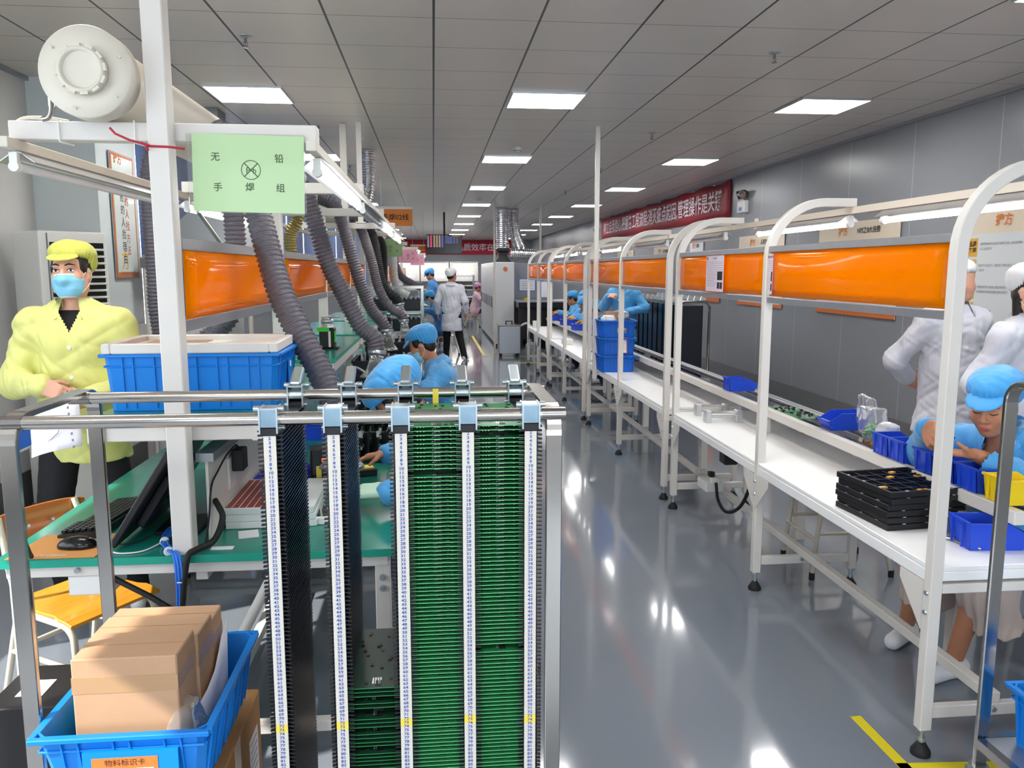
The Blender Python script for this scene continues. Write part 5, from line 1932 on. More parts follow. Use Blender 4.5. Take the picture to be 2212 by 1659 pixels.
# centre partition, cables and small things on the near bench
o = (-.795, 2.82, .7505)
t = thing('partition', 'white metal partition with sockets along the middle of the near bench', 'partition', o)
MB(o).bb(-.800, -.790, 2.82, 4.30, .7505, 1.045).build('plate', 'white_paint', t)
MB(o).bb(-.825, -.765, 2.80, 4.30, 1.045, 1.075).build('top_channel', 'aluminium', t)
for y in (3.12, 3.85):
    S = Sheet((-.7895, y, .93), (0, 1, 0), (0, 0, 1), o)
    S.rect('white_plastic', -.05, .05, -.06, .06, 0, .008)
    S.build(t, {'white_plastic': 'socket_plate'})
t2 = thing('power_adapter', 'black plug-in adapter on the white partition socket', 'adapter', (-.78, 3.13, .95))
MB((-.78, 3.13, .95)).bb(-.781, -.735, 3.10, 3.17, .935, 1.02).build('body', 'black_plastic', t2, bevel=.004)
m = MB((-.78, 3.13, .95)); m.tube(catmull([(-.76, 3.13, 1.02), (-.762, 3.10, 1.038), (-.772, 3.0, 1.022), (-.78, 2.90, .985), (-.785, 2.83, .95), (-.79, 2.80, .85), (-.80, 2.78, .76)]), .0035, 6); m.build('lead', 'black_rubber', t2)
m = MB(o); m.tube([(-.79, 3.45, 1.02), (-.73, 3.45, 1.02)], .006, 8); m.bb(-.792, -.76, 3.42, 3.48, 1.0, 1.045); m.build('bracket_arm', 'zinc', t)
m = MB(); m.tube(catmull([(-.785, 2.865, .89), (-.765, 2.84, .87), (-.752, 2.83, .84), (-.757, 2.80, .80), (-.775, 2.77, .768), (-.805, 2.71, .766), (-.825, 2.662, .760), (-.835, 2.645, .70), (-.842, 2.642, .64), (-.855, 2.66, .58), (-.89, 2.70, .50)]), .011, 8)
mset(m.build('power_cable', 'black_rubber'), 'thick black cable running from the white partition over the green bench edge', 'cable')
m = MB()
for k, (dx, dz, r) in enumerate(((0, 0, .006), (.010, .003, .005), (-.009, .004, .005))):
    m.tube(catmull([(-.93 + dx, 3.00, .775), (-.955 + dx, 2.90, .772 + dz), (-.945 + dx, 2.80, .762 + dz), (-.90 + dx, 2.71, .763 + dz), (-.862 + dx, 2.660, .757), (-.850 + dx, 2.638, .68), (-.856 + dx, 2.65, .60), (-.88 + dx, 2.68, .52)]), r, 8)
mset(m.build('network_cables', 'cable_blue'), 'bundle of bright blue cables hanging over the front edge of the green bench', 'cable')
m = MB()
for (x, y, z, a) in ((-.945, 2.80, .765, 0), (-.90, 2.70, .763, 0), (-.848, 2.645, .675, 1), (-.865, 2.66, .565, 1)):
    m.lathe((x, y, z), [(.0145, -.002), (.0165, 0), (.0145, .002)], 14, (.5, -.8, .1) if not a else (0, .2, 1))
mset(m.build('cable_tie', 'white_plastic'), 'white ties around the blue cable bundle', 'cable tie')
m = MB(); m.tube(catmull([(-1.10, 2.74, .7535), (-1.06, 2.72, .754), (-1.0, 2.735, .754), (-.965, 2.80, .756), (-.94, 2.88, .765)]), .003, 6)
mset(m.build('thin_cable', 'cable_white'), 'thin white cable on the green bench under the monitor', 'cable')
m = MB(); m.bb(-.775, -.70, 2.735, 2.765, .7505, .7525)
mset(m.build('tape_patch', 'paper'), 'white tape patch holding the black cable to the bench', 'tape')
m = MB(); m.xf(Matrix.Rotation(.25, 4, 'Z')); m.bb(-.02, .05, 2.93, 3.02, .7504, .7509)
o2 = m.build('bench_label', 'paper'); o2.location = (.04, .01, 0)
mset(o2, 'worn silver label stuck on the green bench before the white tray stack', 'label')

t = None
for k, lab in enumerate(('bottom white foam tray under the red cells', 'middle white foam tray under the red cells', 'top white foam tray with rows of dark red cells')):
    o = (-.62, 3.17, .7505 + .0265 * k)
    t = thing('foam_tray', lab, 'tray', o, .04 - .02 * k, 'stack of white foam trays')
    MB().bb(-.165, .165, -.21, .21, 0, .0262).build('tray', 'foam_white', t, bevel=.003)
    if k == 2:
        m = MB()
        for i in range(7):
            for j in range(15):
                if i > 4 and j > 12: continue
                m.bb(-.158 + .026 * i, -.158 + .026 * i + .022, -.205 + .027 * j, -.205 + .027 * j + .023, .0262, .0275)
        m.build('red_cells', 'red_cells', t)
for k, (y, lab) in enumerate(((3.50, 'navy blue parts bin nearest the red cell tray'), (3.66, 'second navy blue parts bin behind the red cell tray'))):
    b = bin_proto('bin_navy', wx=.15, ly=.22, h=.07)
    b.location = (-.66, y, .7505); b.rotation_euler = (0, 0, -PI / 2)
    b['label'] = lab; b['group'] = 'navy bins on the near bench'
o = (-.50, 3.50, .7505)
t = thing('soldering_station', 'black soldering station with a red light on the green bench', 'soldering station', o, .2)
m = MB(); m.prism([(-.045, -.06, 0), (.045, -.06, 0), (.045, .06, 0), (-.045, .06, 0)], (0, .02, .18)); m.build('case', 'black_plastic', t, bevel=.006)
m = MB(); m.box((0, -.052, .105), (.07, .004, .11), (-.11, 0, 0)); m.build('front_panel', 'black_gloss', t)
m = MB(); m.box((.008, -.055, .14), (.016, .004, .014), (-.11, 0, 0)); m.build('power_light', 'led_red', t)
m = MB(); m.box((-.014, -.059, .09), (.022, .003, .05), (-.11, 0, 0)); m.build('sticker', 'label_yellow', t)
m = MB(); m.cyl((.02, -.06, .05), (.02, -.075, .05), .012, n=14); m.build('dial', 'black_rubber', t)
m = MB(); m.tube(catmull([(-.50, 3.42, .80), (-.485, 3.30, .77), (-.45, 3.22, .756), (-.42, 3.12, .755), (-.42, 3.0, .756)]), .0022, 6)
mset(m.build('thin_cable', 'cable_white'), 'thin white lead curling on the bench from the soldering station', 'cable')
o = (-.33, 3.72, .7505)
t = thing('sponge_holder', 'black holder with a yellow cleaning sponge beside the worker', 'sponge holder', o, .3)
MB().box((0, 0, .018), (.10, .075, .036)).build('tray', 'black_plastic', t, bevel=.004)
MB().box((0, 0, .037), (.075, .052, .010)).build('sponge', 'label_yellow', t, bevel=.002)
o = (-.44, 3.04, .7505)
t = thing('component_tray', 'white tray with black strips seen between the number columns', 'tray', o, .02)
MB().box((0, 0, .014), (.17, .12, .028)).build('tray', 'white_plastic', t, bevel=.003)
m = MB()
for k in range(6): m.box((-.07 + .028 * k, 0, .030), (.02, .085, .006), (0, 0, .15))
m.build('black_strips', 'chip', t)


def board_rack(label, x, y, z, n, w, vertical=True, seed=0, group='board racks on the benches'):
    """black slotted rack with a row of upright circuit boards"""
    o = (x, y, z)
    t = thing('board_rack', label, 'board rack', o, 0, group)
    m = MB(o)
    m.bb(x - w / 2, x + w / 2, y - .10, y + .10, z, z + .02).bb(x - w / 2, x - w / 2 + .008, y - .10, y + .10, z, z + .14).bb(x + w / 2 - .008, x + w / 2, y - .10, y + .10, z, z + .14)
    m.bb(x - w / 2, x + w / 2, y + .085, y + .10, z, z + .12)
    m.build('frame', 'black_esd', t)
    rs = random.Random(seed)
    for k in range(n):
        xx = x - w / 2 + w * (k + .5) / n
        b = MB(o)
        b.bb(xx - .001, xx + .001, y - .09, y + .08, z + .02, z + .155)
        bo = b.build('board', 'pcb_dark', t)
        b = MB(o)
        for q in range(5):
            yy, zz = rs.uniform(y - .08, y + .06), rs.uniform(z + .05, z + .14)
            b.bb(xx + .001, xx + .010, yy - .008, yy + .008, zz - .008, zz + .008)
        b.bb(xx - .006, xx + .008, y - .092, y - .085, z + .13, z + .16)
        b.build('parts', 'solder' if k % 2 else 'chip', bo)
    return t


board_rack('black rack of upright boards behind the first worker arms', -.33, 4.05, .7505, 9, .40, seed=3)
board_rack('black rack of boards on the second bench under the clear funnel', -.36, 4.72, .7505, 7, .36, seed=5)


def black_box(label, x0, x1, y0, y1, z0, z1, seed=0, white=6):
    o = ((x0 + x1) / 2, (y0 + y1) / 2, z0)
    t = thing('esd_box', label, 'box', o, 0, 'black boxes of boards on the soldering benches')
    m = MB(o)
    m.bb(x0, x1, y0, y1, z0, z0 + .01)
    for a in (x0, x1 - .008): m.bb(a, a + .008, y0, y1, z0 + .01, z1)
    for a in (y0, y1 - .008): m.bb(x0 + .008, x1 - .008, a, a + .008, z0 + .01, z1)
    m.build('box', 'black_esd', t, bevel=.003)
    m = MB(o)
    m.bb(x0 - .008, x1 + .008, y0 - .010, y0, z1 - .02, z1).bb(x0 - .008, x0, y0, y1, z1 - .02, z1).bb(x1, x1 + .008, y0, y1, z1 - .02, z1)
    m.build('rim', 'black_esd', t)
    rs = random.Random(seed)
    m = MB(o)
    for k in range(white):
        xx = x0 + .03 + (x1 - x0 - .06) * (k + .5) / white
        for yy in (y0 + .07, (y0 + y1) / 2, y1 - .07):
            m.cyl((xx, yy, z1 - .04), (xx + rs.uniform(-.005, .005), yy, z1 + rs.uniform(.01, .04)), .008, n=8)
    m.build('white_connectors', 'solder', t)
    return t


black_box('wide black box of boards in front of the masked man in blue', -.62, -.20, 5.30, 5.80, .7505, .855, 1)
black_box('black box of boards beyond the masked man in blue', -.62, -.18, 6.15, 6.60, .7505, 1.02, 2)
black_box('black box of boards under the fourth grey hose', -.62, -.20, 7.30, 7.75, .7505, 1.06, 3)
m = MB(); m.bb(-.66, -.56, 5.02, 5.16, .7505, .86)
mset(m.build('blue_cup', 'bin_blue', bevel=.005), 'blue plastic box standing on the bench beneath the second shelf', 'box')
for k in range(3):
    b = dup(B0, (-.66, 4.78 - .10 * k, .7505), -PI / 2, 'blue picking bin under the second shelf, %s in its row' % ['first', 'middle', 'last'][k], 'blue bins under the second shelf')
    b.scale = (1, 1, 1)
m = MB(); m.tube(catmull([(-.58, 5.25, 1.08), (-.50, 5.15, 1.09), (-.44, 5.05, 1.075), (-.42, 4.98, 1.07)]), .007, 8)
mset(m.build('air_tube', 'cable_white'), 'pale tube reaching out below the second shelf towards the clear funnel', 'tube')
m = MB()
m.loft([[Vector((-.86 + .012 * math.sin(k * 1.1), 5.0 + .012 * k, z)) for k in range(9)] for z in (1.27, 1.40, 1.53)], closed=False)
s = m.build('work_cloth', 'cloth_olive'); s.modifiers.new('t', 'SOLIDIFY').thickness = .003
mset(s, 'yellow-green cloth hanging below the second orange panel', 'cloth')

# wire rack with board boxes at the end of the soldering benches
o = (-.55, 10.45, 0)
t = thing('storage_rack', 'steel framed rack of black board boxes across the end of the soldering benches', 'rack', o)
for x in (-.95, -.145):
    for y in (10.45, 10.95):
        m = MB(o); square_tube(m, (x, y, 0), (x, y, 1.50), .03); m.build('post', 'steel', t)
m = MB(o)
for y in (10.45, 10.95): m.bb(-.935, -.16, y - .015, y + .015, 1.47, 1.50)
m.build('top_rail', 'steel', t)
for z in (.30, .62, .90, 1.16):
    MB(o).bb(-.935, -.16, 10.435, 10.965, z, z + .025).build('shelf', 'aluminium', t)
for k, (z, n) in enumerate(((.925, 'second shelf from the top'), (1.185, 'top shelf'), (.645, 'third shelf from the top'))):
    for j in range(2):
        x0 = -.92 + .385 * j
        b = black_box('black board box on the %s of the steel rack, %s half' % (n, ['window-side', 'aisle-side'][j]), x0, x0 + .36, 10.48, 10.9, z + .001, z + .15, k * 2 + j, 5)
        b['group'] = 'black board boxes on the steel rack'

# ---- monitor, keyboard, mouse
o = (-1.0, 3.02, .7505)
t = thing('monitor', 'black monitor tilted back on the green bench, seen from behind', 'monitor', o)
a = math.atan2(.21, .33)
Rm = Matrix.Rotation(a, 3, 'Y')
cc = Vector((-1.005, 3.03, .925))
MB(o).box(cc, (.024, .54, .385), Rm).build('screen_case', 'black_plastic', t, bevel=.004)
MB(o).box(cc + Rm @ Vector((-.0125, 0, .01)), (.002, .50, .33), Rm).build('screen', 'screen_black', t)
MB(o).box(cc + Rm @ Vector((.03, 0, -.02)), (.045, .34, .22), Rm).build('rear_cover', 'black_gloss', t, bevel=.01)
m = MB(o); m.tube([cc + Rm @ Vector((.05, 0, -.03)), Vector((-.93, 3.03, .83)), Vector((-.92, 3.03, .757))], .022, 8); m.build('stand', 'black_plastic', t)
MB(o).bb(-1.02, -.86, 2.92, 3.14, .7506, .760).build('stand_base', 'black_plastic', t, bevel=.003)
o = (-1.25, 3.12, .7505)
t = thing('keyboard', 'black keyboard lying on the green bench in front of the monitor', 'keyboard', o, -.10)
m = MB(); m.prism([(-.075, -.225, 0), (.075, -.225, 0), (.075, -.225, .030), (-.075, -.225, .014)], (0, .45, 0)); m.build('case', 'black_plastic', t, bevel=.003)
m = MB()
for i in range(6):
    for j in range(21):
        if i == 0 and 5 < j < 12: continue
        x = -.060 + .0235 * i
        y = -.212 + .0203 * j
        m.box((x, y + .008, .0165 + .016 * (x + .075) / .15 + .004), (.018, .0165, .009))
m.build('keys', 'black_esd', t, bevel=.002)
o = (-1.29, 2.82, .7505)
t = thing('mouse_pad', 'orange mouse pad near the corner of the green bench', 'mouse pad', o)
m = MB(); m.prism([(-.135, -.12, 0), (.15, -.12, 0), (.17, .125, 0), (-.115, .125, 0)], (0, 0, .003)); m.build('pad', 'mousepad', t)
S = Sheet((0, -.095, .003), (-1, 0, 0), (0, -1, 0), (0, 0, 0))
S.text('paper', '深圳捷方电子', 0, 0, .018, z=.0008)
S.build(t, {'paper': 'lettering'})
o = (-1.24, 2.80, .7537)
t = thing('computer_mouse', 'black computer mouse on the orange pad', 'mouse', o, 0)
ops = [('u', 0, ('ell', (0, 0, .006), (.062, .034, .032), None)), ('u', .02, ('ell', (.02, 0, .006), (.045, .031, .026), None)), ('i', 0, ('box', (0, 0, .5), (1, 1, .4985), None, 0))]
solid('shell', ops, .004, 'black_gloss', t)
m = MB(); m.cyl((.040, -.004, .030), (.040, .004, .030), .006); m.build('wheel', 'black_rubber', t)
m = MB(); m.tube(catmull([(.06, 0, .008), (.10, .012, .004), (.16, .01, .003), (.20, .04, .003), (.22, .09, .004)]), .002, 6); m.build('cord', 'black_rubber', t)
m = MB(); m.bb(-1.24, -1.10, 2.72, 2.86, .61, .681)
mset(m.build('junction_box', 'white_plastic', bevel=.004), 'white box fixed under the front of the green bench', 'box')
m = MB(); m.tube([(-1.10, 2.74, .66), (-.98, 2.72, .60), (-.90, 2.71, .55)], .010, 8)
mset(m.build('power_cable', 'black_rubber'), 'black cable slanting from the white box under the green bench', 'cable')
o = (-1.25, 2.52, 0)
t = thing('computer_tower', 'black computer tower on the floor behind the cardboard cartons', 'computer', o)
MB(o).bb(-1.36, -1.10, 2.38, 2.655, .03, .40).build('case', 'black_plastic', t, bevel=.004)
MB(o).bb(-1.30, -1.22, 2.45, 2.55, .4002, .4012).build('label', 'paper', t)
m = MB(o)
for x in (-1.33, -1.13):
    for y in (2.42, 2.62): m.cyl((x, y, 0), (x, y, .03), .012)
m.build('feet', 'black_rubber', t)

# foreground board trolley ------------------------------------------------
TXL, TXR, TYF, TYB, TZ = -.945, .280, 1.865, 2.225, 1.374


def trolley_frame(label, xl, xr, yf, yb, group=None):
    o = ((xl + xr) / 2, (yf + yb) / 2, 0)
    t = thing('board_trolley', label, 'trolley', o, 0, group)
    for x in (xl, xr):
        m = MB(o)
        ya, yc = yf - .015, yb + .085
        rr = .06
        path = [Vector((x, ya, .12)), Vector((x, ya, TZ - rr))] + arc((x, ya + rr, TZ - rr), rr, PI, PI / 2, 8, (0, 1, 0))[1:] + arc((x, yc - rr, TZ - rr), rr, PI / 2, 0, 8, (0, 1, 0)) + [Vector((x, yc, .12))]
        m.sweep([(-.008, -.019), (.008, -.019), (.008, .019), (-.008, .019)], path, (1, 0, 0))
        m.build('end_frame', 'steel', t, bevel=.002)
    for y in (yf, yb):
        MB(o).cyl((xl, y, TZ - .012), (xr, y, TZ - .012), .0155, n=20).build('top_tube', 'steel', t)
        MB(o).cyl((xl, y, .14), (xr, y, .14), .0125, n=14).build('bottom_tube', 'steel', t)
        for x in (xl, xr):
            MB(o).cyl((x - .028, y, TZ - .012), (x + .028, y, TZ - .012), .017, n=16).build('tube_collar', 'steel_dark', t)
    for x in (xl, xr):
        for y in (yf - .015, yb + .085):
            m = MB(o)
            m.bb(x - .018, x + .018, y - .018, y + .018, .085, .12)
            for s in (-1, 1): m.bb(x + s * .019 - .002, x + s * .019 + .002, y - .02, y + .02, .035, .115)
            c = m.build('caster', 'zinc', t)
            m = MB(o); m.cyl((x - .014, y, .036), (x + .014, y, .036), .036, n=20); m.build('wheel', 'black_rubber', c)
    return t


COLX = [-.378, -.234, -.080, .076, .224]
T1 = trolley_frame('stainless steel board trolley with numbered slots full of green boards', TXL, TXR, TYF, TYB)
MB().bb(-.05, -.03, TYB - .017, TYB + .017, TZ - .03, TZ + .006)
m = MB(T1.location); m.bb(-.006, .010, TYB - .018, TYB - .0165, TZ - .042, TZ + .002); m.build('tape_tag', 'label_yellow', T1)
PITCH, ZTOP = .0101, 1.3375


def column_proto():
    """slotted column: front number strip, rear strip, ribbed black walls and the clamps on both tubes; x = 0 is its centre, y = 0 the front tube"""
    t = thing('slot_column', 'column', 'board magazine')
    z1, z0 = 1.333, .158
    MB().bb(-.014, .014, -.018, -.014, z0, z1).build('front_strip', 'strip_white', t)
    MB().bb(-.014, .014, .374, .378, z0, z1).build('rear_strip', 'alu_bright', t)
    m = MB()
    m.bb(-.011, .011, -.0135, .37, z0, z1)
    k = 0
    while True:
        z = ZTOP - PITCH * k
        if z - .004 < z0: break
        m.bb(-.021, .021, -.0125, .37, z - .0042, z - .0012)
        k += 1
    m.build('ribbed_wall', 'black_esd', t)
    m = MB()
    for kk in range(int((ZTOP - z0) / PITCH)):
        z = ZTOP - PITCH * kk
        for s in (-1, 1): m.bb(s * .0245 - .0035, s * .0245 + .0035, -.0135, -.004, z - .0042, z - .0012)
    m.build('slot_teeth', 'black_plastic', t)
    for y, f in ((0, 1), (.36, -1)):
        m = MB()
        zc = TZ - .012
        for s in (-1, 1):
            m.bb(s * .0195 - .0018, s * .0195 + .0018, y - .029, y + .029, zc - .030, zc + .030)
            m.cyl((s * .021, y - f * .012, zc + .026), (s * .034, y - f * .012, zc + .026), .0075, n=6)
            m.cyl((s * .021, y + f * .014, zc - .024), (s * .030, y + f * .014, zc - .024), .005, n=6)
        m.loft([[p for p in arc((x, y, zc), .0205, R(-20), R(200), 12, (0, 1, 0))] for x in (-.0178, .0178)], closed=False)
        m.bb(-.0178, .0178, y - .024, y + .024, zc + .024, zc + .028)
        c = m.build('clamp', 'zinc', t)
        MB().bb(-.0178, .0178, y - f * .0225 - .0015, y - f * .0225 + .0015, zc - .016, zc + .026).build('clamp_face', 'zinc_reflection', c)
        if f < 0:
            m = MB(); m.box((0, y + .025, zc + .045), (.028, .085, .022), (.45, 0, 0)); m.build('lever', 'zinc', c, bevel=.004)
        MB().bb(-.021, .021, y - .022, y + .020, zc - .037, zc - .016).build('end_block', 'black_plastic', t, bevel=.003)
    return t


colname = ['empty black slot column at the far left of the numbered trolley', 'second black slot column, above the low stack of dark boards', 'third slot column, holding the left edge of the green boards',
           'slot column between the two full stacks of green boards', 'last slot column, holding the right edge of the green boards']
cp0 = column_proto()
COLS = [cp0] + [copy_tree(cp0) for _ in COLX[1:]]
for k, x in enumerate(COLX):
    c = COLS[k]
    c.location = (x, TYF, 0)
    c['label'] = colname[k]
    c['group'] = 'numbered slot columns of the board trolley'
    body = '\n'.join(str(q) for q in range(2, 112))
    vs, fs = text_mesh(body, PITCH, line=1.0, sx=1.2, bold=.025)
    top = max(v[1] for v in vs)
    m = MB()
    m.add([(vx, -.0186, ZTOP - .005 - PITCH * .62 + (vy - top) - PITCH * (.30 if k in (0, 1) else 0)) for vx, vy, vz in vs], fs, False)
    m.build('number_strip', 'ink_blue', c)
    z = ZTOP - PITCH * (71.5 + (.8 if k == 4 else 0))
    MB().bb(-.0141, .0141, -.0184, -.0180, z - PITCH * 2, z).build('yellow_mark', 'label_yellow', c)


def pcb_mesh(wd, seed, dark=False):
    rs = random.Random(seed)
    mb = MB()
    mb.cur = 0
    mb.bb(-wd / 2, wd / 2, 0, .33, 0, .0016)
    mb.cur = 1
    mb.bb(-wd / 2, wd / 2, -.0004, 0, 0, .0016)
    mb.cur = 2
    for q in (-.32, -.26, -.20, .0, .03, .06, .09, .3):
        mb.bb(q * wd - .001, q * wd + .001, .004, .007, -.0024, 0)
    for k in range(4):
        mb.bb(-.05 * wd + .05 * wd * k, -.02 * wd + .05 * wd * k, .02, .05, .0016, .0022)
    mb.cur = 3
    for k in range(16):
        x, y = rs.uniform(-.42, .42) * wd, rs.uniform(.015, .30)
        mb.bb(x - .004, x + .004, y - .005, y + .005, .0016, .0016 + rs.uniform(.001, .0035))
    for k in range(4):
        mb.bb(.02 * wd + .03 * wd * k, .04 * wd + .03 * wd * k, .010, .035, .0016, .003)
    return mb


def pcb_stack(xa, xb, k0, k1, lab, grp, seed, dark=False, skip=(), loaded=None):
    wd = xb - xa - .030
    mats = ['pcb_dark' if dark else 'pcb', 'pcb' if dark else 'pcb_edge', 'solder', 'chip']
    rs = random.Random(seed)
    first = None
    for k in range(k0, k1):
        if k in skip: continue
        loc = ((xa + xb) / 2 + rs.uniform(-.0008, .0008), TYF - .006 + rs.uniform(-.001, .002), ZTOP - PITCH * k - .0009)
        if first is None:
            first = pcb_mesh(wd, seed).build('circuit_board', mats)
            mset(first, 'topmost ' + lab, 'circuit board', grp)
            first.location = loc
        else:
            c = first.copy()
            COL.objects.link(c)
            c.location = loc
            c['label'] = lab if k < k1 - 1 else 'lowest ' + lab
        

pcb_stack(COLX[2], COLX[3], 0, 117, 'green circuit board slotted between the third and fourth number strips', 'green boards in the left full stack', 1, skip=(11,))
pcb_stack(COLX[3], COLX[4], 0, 117, 'green circuit board slotted between the fourth and fifth number strips', 'green boards in the right full stack', 2, skip=(2, 55))
pcb_stack(COLX[1], COLX[2], 64, 116, 'dark circuit board low between the second and third number strips', 'dark boards in the low stack', 3, True, skip=(67, 70, 71, 75, 80))
for k, (xa, xb, s) in enumerate(((COLX[2], COLX[3], .0), (COLX[3], COLX[4], .35))):
    cx = (xa + xb) / 2
    o = (cx, 2.0, ZTOP + .0012)
    m = MB(o)
    if k == 1:
        m.bb(cx - .05, cx + .052, 1.865, 2.12, ZTOP + .001, ZTOP + .0016)
        mset(m.build('reflective_sheet', 'solder'), 'shiny silver area of the topmost board in the right stack', 'sheet')
    else:
        m.bb(cx - .058, cx + .058, 2.00, 2.20, ZTOP + .008, ZTOP + .009)
        mset(m.build('paper_slip', 'paper'), 'pale paper slip lying over the topmost board of the left stack', 'paper')

# carton, crate and boxes on the trolley's lower tubes
o = (-.735, 2.02, .153)
t = thing('carton', 'brown carton under the near blue crate, with label and tape', 'carton', o)
MB(o).bb(-.925, -.53, 1.80, 2.29, .1535, .475).build('box', 'cardboard_dark', t, bevel=.004)
MB(o).bb(-.5298, -.5288, 1.99, 2.05, .1535, .475).build('tape', 'tape_brown', t)
S = Sheet((-.5296, 2.20, .32), (0, 1, 0), (0, 0, 1), o)
S.rect('paper', -.055, .045, -.07, .07, 0, .001)
for k in range(5): S.rect('ink_grey', -.045, .03, .05 - .022 * k, .054 - .022 * k, .001, .0014)
S.build(t, {'paper': 'shipping_label', 'ink_grey': 'label_print'})
c = crate('turnover_crate', 'bright blue crate full of cardboard boxes standing on a brown carton', -.720, 2.02, .4755, .375, .50, .185, 'crate_blue', taper=.86, ribs=(3, 5))
S = Sheet((.02, -.248, .045), (1, 0, 0), (0, 0, 1), (0, 0, 0))
S.rect('crate_blue', -.105, .105, -.03, .10, 0, .008)
S.rect('poster_orange', -.085, .06, -.03, .085, .008, .009).rect('paper', -.075, .05, -.03, .058, .009, .0096)
S.text('ink', '物料标识卡', -.012, .072, .018, z=.0098)
for k in range(4): S.rect('ink_grey', -.075, .05, .040 - .022 * k, .0408 - .022 * k, .0096, .0099)
S.text('ink_grey', '订单型号', -.055, .048, .010, z=.010).text('ink_grey', '下单日期', -.055, .028, .010, z=.010).text('ink_grey', '年　月　日', .012, .028, .010, z=.010)
S.text('ink_red', '1029857', .005, .049, .016, z=.0101)
S.build(c, {'crate_blue': 'card_holder', 'poster_orange': 'card', 'paper': 'card_paper', 'ink': 'card_title', 'ink_grey': 'card_print', 'ink_red': 'handwriting'})
for k, (ya, yb, xa, xb, z1, lab) in enumerate(((1.825, 1.965, -.842, -.606, .815, 'nearest cardboard box standing in the blue crate'), (1.968, 2.10, -.862, -.600, .797, 'middle cardboard box standing in the blue crate'),
                                     (2.103, 2.215, -.880, -.606, .772, 'rear cardboard box standing in the blue crate'))):
    o = ((xa + xb) / 2, (ya + yb) / 2, .481)
    t = thing('cardboard_box', lab, 'box', o, 0, 'cardboard boxes in the blue crate')
    MB(o).bb(xa, xb, ya, yb, .4805, z1).build('box', 'cardboard', t, bevel=.003)
    MB(o).bb(xa - .0008, xb + .0008, ya - .0008, yb + .0008, z1 - .085, z1 - .045).build('tape_band', 'tape_brown', t)
    m = MB(o); m.bb(xa + .002, xb - .002, (ya + yb) / 2 - .0012, (ya + yb) / 2 + .0012, z1 - .001, z1 + .0006); m.build('flap_seam', 'cardboard_dark', t)
o = (-.585, 2.12, .49)
t = thing('paper_sheet', 'white paper sheet standing between the boxes and the crate side', 'paper', o)
m = MB(o)
m.loft([[Vector((-.600 + .004 * k + .010 * math.sin(k), 1.93 + .055 * k - .03 * (1 - z), .49 + .24 * z * (.55 + .45 * k / 5))) for k in range(6)] for z in (0, .33, .66, 1)], closed=False)
p = m.build('sheet', 'paper', t); p.modifiers.new('t', 'SOLIDIFY').thickness = .001
m = MB((-.575, 2.15, .48)); m.box((-.573, 2.15, .59), (.010, .16, .22), (0, .12, 0))
mset(m.build('black_folder', 'black_gloss', bevel=.003), 'dark folder beside the paper in the blue crate', 'folder')
bag_obj('parts_bag', 'crumpled clear bag in the front right corner of the blue crate', (-.600, 1.855, .610), (.042, .055, .055), 'clear_bag', 31)
o = (-1.14, 2.26, 1.17)
t = thing('scanner_base', 'white plastic device with a blue label at the left edge', 'device', (-1.215, 2.36, .7505))
MB((-1.215, 2.36, .7505)).bb(-1.27, -1.165, 2.30, 2.42, 1.185, 1.285).build('housing', 'white_plastic', t, bevel=.02, seg=3)
MB((-1.215, 2.36, .7505)).bb(-1.166, -1.163, 2.315, 2.40, 1.20, 1.265).build('blue_label', 'crate_deep', t, bevel=.001)
m = MB((-1.215, 2.36, .7505)); m.tube(catmull([(-1.20, 2.36, 1.19), (-1.205, 2.36, 1.12), (-1.23, 2.4, 1.0), (-1.30, 2.6, .82), (-1.34, 2.7, .760)]), .008, 8); m.build('cable_stand', 'black_rubber', t)

# trolley at the lower right corner
o = (1.9, 2.1, 0)
t = thing('stock_trolley', 'tubular steel trolley at the right edge with a caster', 'trolley', o)
m = MB(o)
xs = 1.722
path = [Vector((xs, 2.225, .13)), Vector((xs, 2.225, 1.31))] + arc((xs, 2.165, 1.31), .06, 0, PI / 2, 8, (0, 1, 0))[1:] + [Vector((xs, 1.80, 1.37))]
m.sweep([(-.008, -.021), (.008, -.021), (.008, .021), (-.008, .021)], path, (1, 0, 0))
m.build('end_frame', 'steel', t, bevel=.003)
m = MB(o)
m.bb(1.73, 2.5, 2.212, 2.238, .20, .23).bb(1.695, 1.722, 1.80, 2.21, .20, .23)
m.build('lower_frame', 'steel', t)
MB(o).bb(1.722, 2.45, 1.80, 2.212, .222, .228).build('deck', 'aluminium', t)
m = MB(o)
m.cyl((xs, 2.225, .13), (xs, 2.225, .10), .03, n=18)
for s in (-1, 1): m.bb(xs + s * .022 - .003, xs + s * .022 + .003, 2.195, 2.255, .025, .115)
m.cyl((xs - .028, 2.225, .038), (xs + .028, 2.225, .038), .006, n=8)
c = m.build('caster', 'zinc', t)
MB(o).cyl((xs - .016, 2.225, .038), (xs + .016, 2.225, .038), .038, n=24).build('wheel', 'black_rubber', c)
c = crate('turnover_crate', 'bright blue crate on the trolley at the lower right corner', 1.985, 2.02, .229, .40, .36, .19, 'crate_blue', taper=.93)
bag_obj('parts_bag', 'clear bag with white parts in the lower right blue crate', (1.92, 2.10, .43), (.07, .08, .07), 'clear_bag', 41)
bag_obj('parts_bag', 'white foam bag in the lower right blue crate', (1.86, 2.12, .385), (.05, .06, .06), 'milky_bag', 43)

